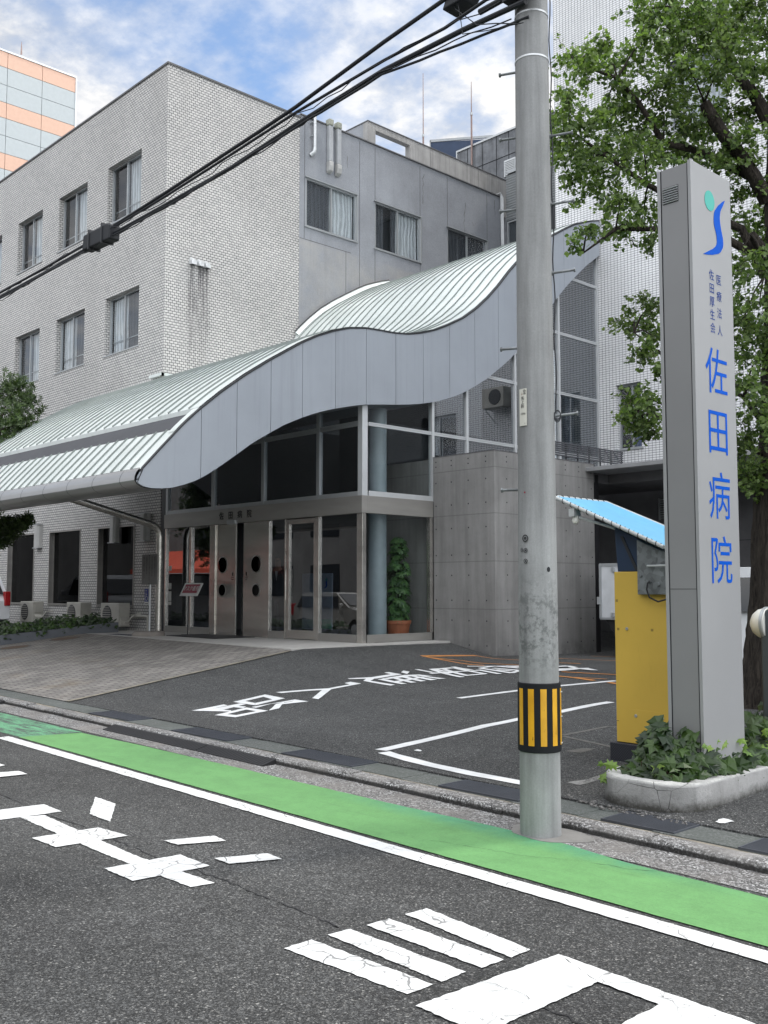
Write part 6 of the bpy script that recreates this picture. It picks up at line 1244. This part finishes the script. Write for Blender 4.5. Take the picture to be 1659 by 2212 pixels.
# ------------------------------------------------------------------ evergreen by the canopy, trunk out of frame to the left
EG = Th('evergreen_tree', (-25.0, 9.1, .35), 'dark evergreen tree at the left edge around the canopy end', 'tree')
q = MB(); q.tube([(-24.6, 9.1, .3), (-24.55, 9.2, 1.8), (-24.5, 9.5, 3.2), (-24.7, 9.9, 5.2), (-24.8, 10.1, 7)], [.16, .14, .12, .08, .03], 12); EG.part(q, 'trunk', M['bark'], smooth=True)
q = MB(); rr = random.Random(31)
def whorl(q, c, s, rr):
    ax = Vector((rr.gauss(0, .6), rr.gauss(-.2, .6), rr.gauss(.5, .5))).normalized(); u = ax.orthogonal().normalized(); w = ax.cross(u)
    for k in range(9):
        a = 2*math.pi*k/9+rr.uniform(-.2, .2); d = (u*math.cos(a)+w*math.sin(a)+ax*rr.uniform(.1, .9)).normalized(); sd_ = d.cross(ax).normalized()*s*.11; l = s*rr.uniform(.7, 1.1)
        q.poly([c, c+d*l*.5+sd_, c+d*l, c+d*l*.5-sd_])
EGC = [(-23.6,10.4,5.0,.75),(-23.4,10.2,5.6,.6),(-24.0,10.6,6.3,.6),(-24.4,10.4,5.5,.9),(-23.1,10.3,4.9,.40),(-22.95,10.25,4.55,.38),(-24.0,10.3,4.6,.6),(-24.6,10.5,6.6,.6),
 (-22.2,9.7,3.02,.26),(-22.6,9.75,2.95,.3),(-23.1,9.8,3.0,.36),(-23.6,9.8,3.0,.4),(-21.8,9.7,3.08,.2),(-21.5,9.7,3.15,.15),(-22.9,9.7,2.70,.22),(-23.5,9.6,2.55,.28),(-24.6,9.8,2.8,.6),(-24.9,9.9,3.6,.8),(-24.1,10.2,4.35,.55),(-24.6,10.0,4.0,.6)]
EGC = [(x-.35, y, z, r) for x, y, z, r in EGC]
for x, y, z, r in EGC:
    for k in range(int(300*r*r)+40):
        d = Vector((rr.gauss(0, 1), rr.gauss(0, 1), rr.gauss(0, 1))).normalized(); whorl(q, Vector((x, y, z))+d*r*rr.uniform(.25, 1.0), rr.uniform(.11, .17), rr)
EG.part(q, 'crown', M['evergreen'], recalc=False)
q = MB()
for x, y, z, r in EGC: q.tube([(-24.5, 9.6, 3.4 if z < 4 else 4.2), (lerp(-24.5, x, .6), lerp(9.6, y, .6), z-.1), (x, y, z)], [.04, .025, .01], 6)
EG.part(q, 'branch', M['bark'])
# ------------------------------------------------------------------ left planter and its ivy
PT2 = Th('side_planter', (-22.3, 9.5, .3), 'low dark grey planter wall along the left side of the drive', 'planter')
q = MB(); ys = [6.6, 7.6, 8.6, 9.22, 9.9, 10.64, 11.3, 12.11]; tz = lambda y: lerp(.58, .81, cl((y-9.22)/2.9)) if y > 9.22 else .58-.06*(9.22-y)
for i in range(len(ys)-1):
    a, c = ys[i], ys[i+1]
    v = [q.b.verts.new(p) for p in ((-22.15, a, .1), (-22.05, a, .1), (-22.05, c, .1), (-22.15, c, .1), (-22.15, a, tz(a)), (-22.05, a, tz(a)), (-22.05, c, tz(c)), (-22.15, c, tz(c)))]
    for f in ((4, 5, 6, 7), (1, 2, 6, 5), (3, 0, 4, 7))+(((2, 3, 7, 6),) if i == len(ys)-2 else ())+(((0, 1, 5, 4),) if i == 0 else ()): q.b.faces.new([v[k] for k in f])
q.box(-23.6, -22.1501, 12.0, 12.11, .3, .80)
bmesh.ops.remove_doubles(q.b, verts=q.b.verts, dist=1e-5); PT2.part(q, 'wall', M['planter_grey'])
q = MB(); q.strip([(-22.15, y, tz(y)-.06) for y in ys], [(-23.8, y, tz(y)-.06) for y in ys]); PT2.part(q, 'soil', M['soil'])
rr = random.Random(8); pts = []
for _ in range(2300):
    y = rr.uniform(6.7, 12.05); x = rr.uniform(-23.7, -22.0); pts.append((x, y, tz(y)-.05+rr.uniform(.0, .20)+(.10*math.sin(y*4)*math.sin(x*5)) - (.05 if x > -22.1 else 0)))
ivy_patch('ivy_ground_cover', pts, .07, .14, 'ivy', 14, 'mat of ivy in the long dark planter beside the drive', face=Vector((.6, -.3, .8)))
# ------------------------------------------------------------------ notice board, card stand, sticker
NB_ = Th('notice_board', (-19.95, 11.7, .57), 'grey notice board on a pole with a round concrete foot', 'notice board')
bx, by = -19.95, 11.7
q = MB(); q.lathe([(.36, .567), (.36, .62), (.32, .665), (.03, .675)], (bx, by, 0), 28); NB_.part(q, 'foot', plain('beige_foot', (.22, .20, .18), .8), smooth=True)
q = MB(); q.tube([(bx, by+.02, .66), (bx, by+.02, 2.3)], .025, 12); NB_.part(q, 'pole', M['alu'], smooth=True)
q = MB(); q.box(-20.27, -19.60, by-.02, by-.003, 1.705, 2.385); BO = NB_.part(q, 'board', M['board'], bevel=.012)
NT_ = ['病院玄関前につき', '体の不自由な方の', '出入りもありますので', '玄関前の駐車は', '固くお断り致します。']
tobj = []
for i, col_ in enumerate(NT_):
    x = -19.70-.115*i
    for j, ch in enumerate(col_): tobj.append(text_mesh(ch, .062, 't', M['ink'], T3(x, by-.0215, 2.30-.056*j) @ FY, 0, 0))
tj = join(tobj, 'lettering'); tj.parent = BO; tj.matrix_parent_inverse = Matrix.Identity(4)
for z in (2.355, 1.73): q = MB(); q.lathe([(.012, by-.026), (.014, by-.0205)], (-19.935, 0, z), 12, 'y'); sub(BO, q, 'bolt', M['ink'])
WS = Th('wheelchair_sign', (-22.05, YF, 1.25), 'small blue wheelchair symbol plate on the tiled wall', 'sign')
wx, wz = -21.98+.0, 1.40
wx = -22.44
q = MB(); q.box(wx-.10, wx+.10, YF-.014, YF-.002, 1.21, 1.62); pl = WS.part(q, 'plate', M['whiteboard']); q = MB(); q.box(wx-.095, wx+.095, YF-.0175, YF-.0145, 1.29, 1.615); sub(pl, q, 'blue_field', M['blue_sticker'])
q = MB(); yy = YF-.020
q.tube([(wx-.02, yy, 1.52), (wx-.015, yy, 1.42), (wx+.04, yy, 1.42), (wx+.055, yy, 1.345), (wx+.075, yy, 1.345)], .008, 5); q.tube([(wx-.02, yy, 1.47), (wx+.03, yy, 1.47)], .006, 5); q.lathe([(.015, yy-.003), (.015, yy+.002)], (wx-.02, 0, 1.565), 12, 'y')
q.tube([(wx+.0+.055*math.cos(a), yy, 1.375+.055*math.sin(a)) for a in [R(130+22*k) for k in range(12)]], .006, 5); sub(pl, q, 'wheelchair_symbol', M['whiteboard'])
q = MB(); q.box(wx-.07, wx+.07, YF-.0155, YF-.0142, 1.235, 1.25); sub(pl, q, 'small_print', M['ink'])
MS = Th('mask_notice_stand', (-19.7, 12.6, .57), 'slim stand holding a crimson card that asks for masks', 'sign stand')
q = MB(); q.tube([(-19.78, 12.6, .575), (-19.74, 12.6, 1.45)], .010, 8); MS.part(q, 'post', M['panel_trim'])
q = MB(); q.lathe([(.14, .5665), (.14, .578)], (-19.78, 12.6, 0), 20); MS.part(q, 'foot', M['panel_trim'])
q = MB(); q.prism([(-20.08, 12.56, 1.45), (-19.36, 12.56, 1.45), (-19.28, 12.66, 1.74), (-20.0, 12.66, 1.74)], (0, .02, -.004)); cd = MS.part(q, 'card_frame', M['whiteboard'])
q = MB(); q.poly([(-20.0, 12.5745, 1.515), (-19.40, 12.5745, 1.515), (-19.345, 12.6475, 1.715), (-19.945, 12.6475, 1.715)]); sub(cd, q, 'red_field', M['red_card'])
ang = math.atan2(.29, .10); Mx = Matrix(((1, math.cos(ang)*.8, 0, 0), (0, math.cos(ang), -math.sin(ang), 0), (0, math.sin(ang), math.cos(ang), 0), (0, 0, 0, 1)))
o = text_mesh('マスク着用', .125, 'lettering', M['whiteboard'], T3(-19.67, 12.604, 1.612) @ Mx, 0, 0); o.parent = cd; o.matrix_parent_inverse = Matrix.Identity(4)
# ------------------------------------------------------------------ pot plant in the glass corner
PP = Th('potted_plant', (-14.85, 14.62, .57), 'tall umbrella plant in a terracotta pot inside the glass corner', 'potted plant')
q = MB(); q.lathe([(.19, .572), (.255, .90), (.275, .90), (.275, .965), (.245, .965), (.235, .93), (.05, .925)], (-14.86, 14.5, 0), 28); PP.part(q, 'pot', M['terracotta'], smooth=True)
q = MB(); rr = random.Random(6); q.tube([(-14.86, 14.5, .92), (-14.85, 14.5, 1.6), (-14.88, 14.52, 2.45)], [.02, .016, .008], 6); q.tube([(-14.82, 14.48, .92), (-14.75, 14.5, 1.5), (-14.8, 14.5, 2.1)], [.015, .01, .006], 6); PP.part(q, 'stem', M['bark'])
q = MB()
for k in range(250):
    z = rr.uniform(1.0, 2.62); rad = .29*(1-.35*cl((z-2.1)/.5)); a = rr.uniform(0, 6.28); c = Vector((-14.85+rad*rr.uniform(.3, 1)*math.cos(a), 14.5+rad*rr.uniform(.3, 1)*math.sin(a), z)); ax = Vector((math.cos(a)*.7, math.sin(a)*.7, .6)).normalized(); u = ax.orthogonal().normalized(); w = ax.cross(u)
    for j in range(7):
        b_ = 2*math.pi*j/7; d = (u*math.cos(b_)+w*math.sin(b_)-ax*.25).normalized(); s_ = d.cross(ax).normalized()*.022; q.poly([c, c+d*.06+s_, c+d*.115, c+d*.06-s_])
PP.part(q, 'foliage', M['evergreen_far'], recalc=False)
# ------------------------------------------------------------------ post with white dome at the right edge
DP = Th('dome_lamp_post', (-3.95, 8.35, .2), 'dark grey round topped post with a white dome on its side', 'post')
q = MB(); yd = 8.2; P = [(-4.01+.0, .25), (-4.01, 1.33)]; n = 10
prof = [(-4.015, .2), (-4.015, 1.34)]+[(-3.87-.145*math.cos(math.pi*k/n), 1.34+.11*math.sin(math.pi*k/n)) for k in range(1, n)]+[(-3.725, 1.34), (-3.725, .2)]
q.prism([(x, yd, z) for x, z in prof], (0, .22, 0)); DP.part(q, 'post', M['post'], bevel=.015, smooth=True)
q = MB(); q.lathe([(.002, -.135), (.05, -.125), (.09, -.10), (.12, -.06), (.135, -.0), (.135, .03)], (-4.0, 8.29, 1.31), 28, 'x'); DP.part(q, 'dome', M['bulb'], smooth=True)
q = MB(); q.lathe([(.142, -.004), (.142, .02)], (-4.0, 8.29, 1.31), 28, 'x'); DP.part(q, 'rim', M['alu'], smooth=True)
# ------------------------------------------------------------------ vehicles
def car(name, loc, rz, L_, Wd, Hh, mat, label, cat, kind, group=None):
    e = empty(name, loc, label, cat, group, rz)
    def P_(mb, nm, m, par=None, **k):
        o = mb.build(nm, m, **k); o.parent = par or e; o.matrix_parent_inverse = Matrix.Identity(4); return o
    if kind == 'van': prof = [(0, .30), (0, .75), (.04, 1.0), (.22, Hh*.93), (.45, Hh), (L_-1.15, Hh), (L_-.55, Hh*.80), (L_-.12, 1.0), (L_, .85), (L_, .30)]
    else: prof = [(0, .35), (.03, .85), (.12, 1.0), (.42, Hh*.95), (.85, Hh), (L_*.55, Hh*.99), (L_*.74, 1.02), (L_-.35, .86), (L_-.05, .70), (L_, .45), (L_-.02, .30)]
    def hw(z): return Wd/2*(1 if z < .95 else 1-.17*(z-.95)/(Hh-.95))
    # wheel arches cut into the profile
    arcs = []
    wr = .30
    pts = list(prof); base = []
    for cx in (L_*.82, L_*.17):
        for k in range(9): a = math.pi*k/8; base.append((cx+(wr+.05)*math.cos(a), .30+(wr+.05)*math.sin(a)*.98))
    pts = [p for p in pts]+base
    q = MB(); q_ = q.b; n = len(pts)
    A = [q_.verts.new((x-L_/2, -hw(z), z)) for x, z in pts]; B = [q_.verts.new((x-L_/2, hw(z), z)) for x, z in pts]
    q_.faces.new(A); q_.faces.new(B[::-1])
    for i in range(n): q_.faces.new((A[i], A[(i+1) % n], B[(i+1) % n], B[i]))
    bmesh.ops.triangulate(q_, faces=[f for f in q_.faces if len(f.verts) > 4])
    body = P_(q, 'body', mat)
    bv = body.modifiers.new('bevel', 'BEVEL'); bv.width = .035; bv.segments = 3; bv.limit_method = 'ANGLE'; bv.angle_limit = R(40)
    for s in (-1, 1):
        zl, zh = 1.0, Hh*.93
        xs = ((.30, L_*.36), (L_*.38, L_*.60)) if kind != 'van' else ((.35, L_*.33), (L_*.35, L_*.58), (L_*.60, L_*.74))
        for a, c in xs:
            q = MB(); q.prism([(a-L_/2+(.12 if a < .5 else .0), s*(hw(zh)+.004), zh-.03), (c-L_/2-(.05 if kind == 'van' else .08), s*(hw(zh)+.004), zh-.03), (c-L_/2+.06, s*(hw(zl)+.004), zl), (a-L_/2, s*(hw(zl)+.004), zl)], (0, s*.006, 0)); P_(q, 'side_window', M['car_glass'])
        q = MB(); q.box(-.04, -.032, *(sorted((s*(Wd/2-.002), s*(Wd/2+.004)))), .42, 1.0); P_(q, 'door_gap', M['dark'])
        q = MB(); q.box(L_*.66-L_/2, L_*.66-L_/2+.1, *(sorted((s*Wd/2, s*(Wd/2+.14)))), 1.0, 1.14); P_(q, 'mirror', mat, bevel=.02)
        q = MB(); q.box(-L_/2-.012, -L_/2+.14, *(sorted((s*(Wd/2-.16), s*(Wd/2+.006)))), .72, 1.12); P_(q, 'tail_light', M['red_lens'], bevel=.02)
        q = MB(); q.box(L_/2-.22, L_/2-.0, *(sorted((s*(Wd/2-.34), s*(Wd/2-.02)))), .60, .78); P_(q, 'headlight', M['alu_light'], bevel=.03)
        for cx in (L_*.82, L_*.17):
            q = MB(); q.lathe([(wr-.03, s*(Wd/2-.20)), (wr, s*(Wd/2-.17)), (wr, s*(Wd/2-.03)), (wr-.03, s*(Wd/2-.005))], (cx-L_/2, 0, wr), 26, 'y'); w_ = P_(q, 'wheel', M['tyre'], smooth=True)
            q = MB(); q.lathe([(.19, s*(Wd/2-.006)), (.17, s*(Wd/2+.003)), (.05, s*(Wd/2+.0))], (cx-L_/2, 0, wr), 20, 'y'); P_(q, 'rim', M['alu'], w_, smooth=True)
    q = MB(); zl, zh = 1.05, Hh*.92; xr = (.10 if kind != 'van' else .06); xt = (.40 if kind != 'van' else .21)
    q.prism([(xr-L_/2-.012, -Wd/2+.16, zl), (xr-L_/2-.012, Wd/2-.16, zl), (xt-L_/2-.012, Wd/2-.22, zh), (xt-L_/2-.012, -Wd/2+.22, zh)], (.01, 0, 0)); P_(q, 'rear_window', M['car_glass'])
    q = MB(); xa, xb = (L_*.56, L_*.73) if kind != 'van' else (L_-1.10, L_-.60); za, zb = (Hh*.955, 1.06) if kind != 'van' else (Hh*.965, Hh*.825)
    q.prism([(xa-L_/2+.03, -Wd/2+.2, za+.01), (xa-L_/2+.03, Wd/2-.2, za+.01), (xb-L_/2, Wd/2-.12, zb+.01), (xb-L_/2, -Wd/2+.12, zb+.01)], (.012, 0, .012)); P_(q, 'windscreen', M['car_glass'])
    q = MB(); q.box(-L_/2-.016, -L_/2+.0, -.17, .17, .52, .69); P_(q, 'rear_plate', M['whiteboard'])
    return e
car('parked_van', (-6.86, 14.05, ground(-6.8, 14.05)), R(20), 3.4, 1.48, 1.62, M['car_white'], 'white van half hidden behind the pillar sign and tree trunk', 'van', 'van')
car('parked_hatchback', (-29.45, 11.0, .42), R(180), 3.7, 1.62, 1.62, M['car_white'], 'white hatchback whose rear corner shows at the left edge', 'car', 'hatch')
car('silver_car', (-25.2, 3.9, .0), R(2), 4.1, 1.7, 1.50, M['car_silver'], 'silver car reflected in the entrance glass', 'car', 'hatch')
# white box truck behind the machine
BT = Th('box_truck', (-11.0, 18, .2), 'rear of a white box truck between the concrete wall and the machine', 'truck')
q = MB(); q.box(-11.62, -10.1, 17.0, 19.4, 1.03, 2.10); bt = BT.part(q, 'cargo_box', M['box_white'], bevel=.015)
q = MB(); q.box(-11.64, -10.08, 16.985, 16.999, 2.06, 2.115); q.box(-11.64, -10.08, 16.985, 16.999, 1.0, 1.04); q.box(-11.645, -11.60, 16.975, 16.999, 1.02, 2.1); sub(bt, q, 'edge_rail', M['alu'])
q = MB(); q.box(-11.67, -11.61, 16.93, 16.97, 1.30, 1.45); q.box(-11.34, -11.28, 16.94, 16.984, 1.95, 2.03); q.box(-11.36, -11.30, 16.94, 16.984, 1.06, 1.14); sub(bt, q, 'latch', M['alu'])
q = MB(); q.prism([(-11.55, 17.05, 1.0), (-10.1, 17.05, 1.0), (-10.1, 17.05, .42), (-11.28, 17.05, .42), (-11.36, 17.05, .75)], (0, 2.3, 0)); BT.part(q, 'chassis', M['black'])
for x in (-11.25, -10.35): q = MB(); q.lathe([(.26, x-.09), (.28, x-.07), (.28, x+.07), (.26, x+.09)], (0, 17.75, .46), 24, 'x'); w_ = BT.part(q, 'wheel', M['tyre'], smooth=True); q = MB(); q.lathe([(.15, x-.095), (.15, x+.095)], (0, 17.75, .46), 18, 'x'); sub(w_, q, 'rim', M['alu'])
# outdoor unit hung on the tower wall, seen mirrored in the side glazing
t = Th('wall_mounted_unit', (-11.3, 20.8, 6.4), 'outdoor unit on brackets high on the tower wall, mirrored in the glazing', 'air conditioner')
q = MB(); q.box(-11.7, -10.95, 20.62, 20.95, 6.5, 7.05); t.part(q, 'casing', M['ac'], bevel=.015); q = MB(); q.lathe([(.2, 20.6), (.215, 20.619)], (-11.4, 0, 6.78), 24, 'y'); t.part(q, 'fan_opening', M['ac_dark'])
for x in (-11.6, -11.05): q = MB(); q.tube([(x, 20.62, 6.48), (x, 21.05, 6.48), (x, 21.05, 6.15), (x, 20.62, 6.48)], .015, 6); t.part(q, 'bracket', M['alu_light'])
# ------------------------------------------------------------------ the other side of the street (seen only in reflections)
OB = Th('opposite_building', (-20, -14, 0), 'grey office building across the street, seen in the door glass', 'building')
q = MB(); hh = [(-58+4.2*i, -58+4.2*i+2.6, 1.2+3.4*j, 3.0+3.4*j) for i in range(16) for j in range(2)]; q.wall('y', -11.0, -150, 10, 0, 9, [], .1); q.poly([(-150, -11, 9), (10, -11, 9), (10, -30, 9), (-150, -30, 9)])
OB.part(q, 'wall', plain('opposite_wall', (.13, .128, .125), .8, var=.25, scale=.6), recalc=False)
for a, c, e, f in hh[::1]:
    q = MB(); q.box(a, c, -11.0, -10.96, e, f); OB.part(q, 'window', M['car_glass'])
aw = Th('red_awning', (-54, -9.5, 2.8), 'red shop awning across the street, reflected in the left panes', 'awning'); q = MB(); q.prism([(-62, -10.9, 4.2), (-62, -8.4, 2.9), (-62, -8.4, 2.6), (-62, -10.9, 2.6)], (11.5, 0, 0)); aw.part(q, 'cover', M['awning']); q = MB(); q.tube([(-62, -8.38, 2.6), (-50.5, -8.38, 2.6)], .03, 6); aw.part(q, 'bar', M['alu'])
ot = Th('street_tree', (-30, -7.5, 0), 'street tree across the road, reflected in the dark windows', 'tree'); q = MB(); q.tube([(-30, -7.5, 0), (-30.1, -7.5, 3), (-29.9, -7.4, 6)], [.2, .16, .06], 10); ot.part(q, 'trunk', M['bark'])
q = MB(); rr = random.Random(2)
for k in range(1500): d = Vector((rr.gauss(0, 1), rr.gauss(0, 1), rr.gauss(0, .8))).normalized(); whorl(q, Vector((-30, -7.5, 5.6))+Vector((d.x*2.6, d.y*2.6, d.z*2.2))*rr.uniform(.3, 1), rr.uniform(.2, .32), rr)
ot.part(q, 'crown', M['evergreen'], recalc=False)

# ------------------------------------------------------------------ person behind the glass
def skinned(name, J_, E_, mat, root=0, lvl=2):
    m = bpy.data.meshes.new(name); m.from_pydata([j[:3] for j in J_], E_, []); m.materials.append(mat); o = bpy.data.objects.new(name, m); COL.objects.link(o)
    sk_ = o.modifiers.new('skin', 'SKIN')
    for i, j in enumerate(J_): m.skin_vertices[0].data[i].radius = (j[3], j[4] if len(j) > 4 else j[3]); m.skin_vertices[0].data[i].use_root = (i == root)
    s_ = o.modifiers.new('sub', 'SUBSURF'); s_.levels = lvl; s_.render_levels = lvl; sk_.use_smooth_shade = True; return o
PE = empty('person', (-18.12, 13.9, .57), 'standing person in a dark suit behind the glass right of the steel doors', 'person', rz=R(35))
sh = 1.40; h0 = 0.0
J_ = [(0,0,.92,.13,.10),(0,0,1.10,.13,.10),(0,-.01,1.30,.16,.10),(0,0,1.44,.07,.06),(0,.0,1.52,.055,.055),(0,-.01,1.60,.075,.09),(0,-.01,1.69,.078,.095),(0,0,1.745,.05,.06),
 (.17,0,1.40,.055),(.21,.01,1.12,.045),(.215,-.05,.88,.032),(.215,-.07,.80,.028,.04),(-.17,0,1.40,.055),(-.21,.01,1.12,.045),(-.215,-.05,.88,.032),(-.215,-.07,.80,.028,.04),
 (.09,0,.86,.085),(.10,-.01,.48,.058),(.10,.01,.09,.042),(.10,-.12,.04,.04,.03),(-.09,0,.86,.085),(-.10,-.01,.48,.058),(-.10,.01,.09,.042),(-.10,-.12,.04,.04,.03)]
E_ = [(0,1),(1,2),(2,3),(3,4),(4,5),(5,6),(6,7),(3,8),(8,9),(9,10),(10,11),(3,12),(12,13),(13,14),(14,15),(0,16),(16,17),(17,18),(18,19),(0,20),(20,21),(21,22),(22,23)]
bo = skinned('body', J_, E_, M['skin']); bo.parent = PE
K_ = [(0,0,.90,.155,.125),(0,0,1.10,.155,.12),(0,-.01,1.30,.185,.125),(0,0,1.43,.09,.075),(.17,0,1.40,.072),(.21,.01,1.12,.06),(.215,-.04,.90,.048),(-.17,0,1.40,.072),(-.21,.01,1.12,.06),(-.215,-.04,.90,.048),(.09,0,.84,.105),(.10,-.01,.48,.078),(.10,.01,.08,.062),(-.09,0,.84,.105),(-.10,-.01,.48,.078),(-.10,.01,.08,.062)]
F_ = [(0,1),(1,2),(2,3),(3,4),(4,5),(5,6),(3,7),(7,8),(8,9),(0,10),(10,11),(11,12),(0,13),(13,14),(14,15)]
cl_ = skinned('suit', K_, F_, M['suit']); cl_.parent = PE
q = MB(); q.prism([(-.035, -.118, 1.44), (.035, -.118, 1.44), (.0, -.128, 1.22)], (0, .012, 0)); o = q.build('shirt', M['whiteboard']); o.parent = PE
q = MB(); rr = random.Random(1); bmesh.ops.create_icosphere(q.b, subdivisions=3, radius=1)
for v in q.b.verts: v.co = Vector((v.co.x*.088, v.co.y*.108+.012, v.co.z*.10+1.70)) if not (v.co.y < -.35 and v.co.z < .45) else Vector((v.co.x*.070, v.co.y*.05+.012, v.co.z*.08+1.70))
o = q.build('hair', M['hair'], smooth=True); o.parent = PE
q = MB(); q.prism([(-.012, -.105, 1.63), (.012, -.105, 1.63), (0, -.128, 1.615), (0, -.105, 1.67)], (0, .02, 0)); o = q.build('nose', M['skin']); o.parent = PE
for s in (-1, 1):
    q = MB(); q.tube([(s*.032+.02*math.cos(a), -.108, 1.665+.014*math.sin(a)) for a in [R(30*k) for k in range(13)]], .0025, 5); o = q.build('glasses', M['ink']); o.parent = PE
    for k, ln in enumerate((.055, .065, .062, .048)):
        q = MB(); x0 = s*(.215+(-.018+.012*k)*1.0); q.tube([(x0, -.075, .79), (x0, -.08, .79-ln*.55), (x0, -.072, .79-ln)], [.008, .0075, .006], 6); o = q.build('finger', M['skin'], smooth=True); o.parent = PE
    q = MB(); q.tube([(s*.19, -.085, .82), (s*.178, -.10, .79), (s*.182, -.105, .765)], [.009, .009, .007], 6); o = q.build('thumb', M['skin'], smooth=True); o.parent = PE
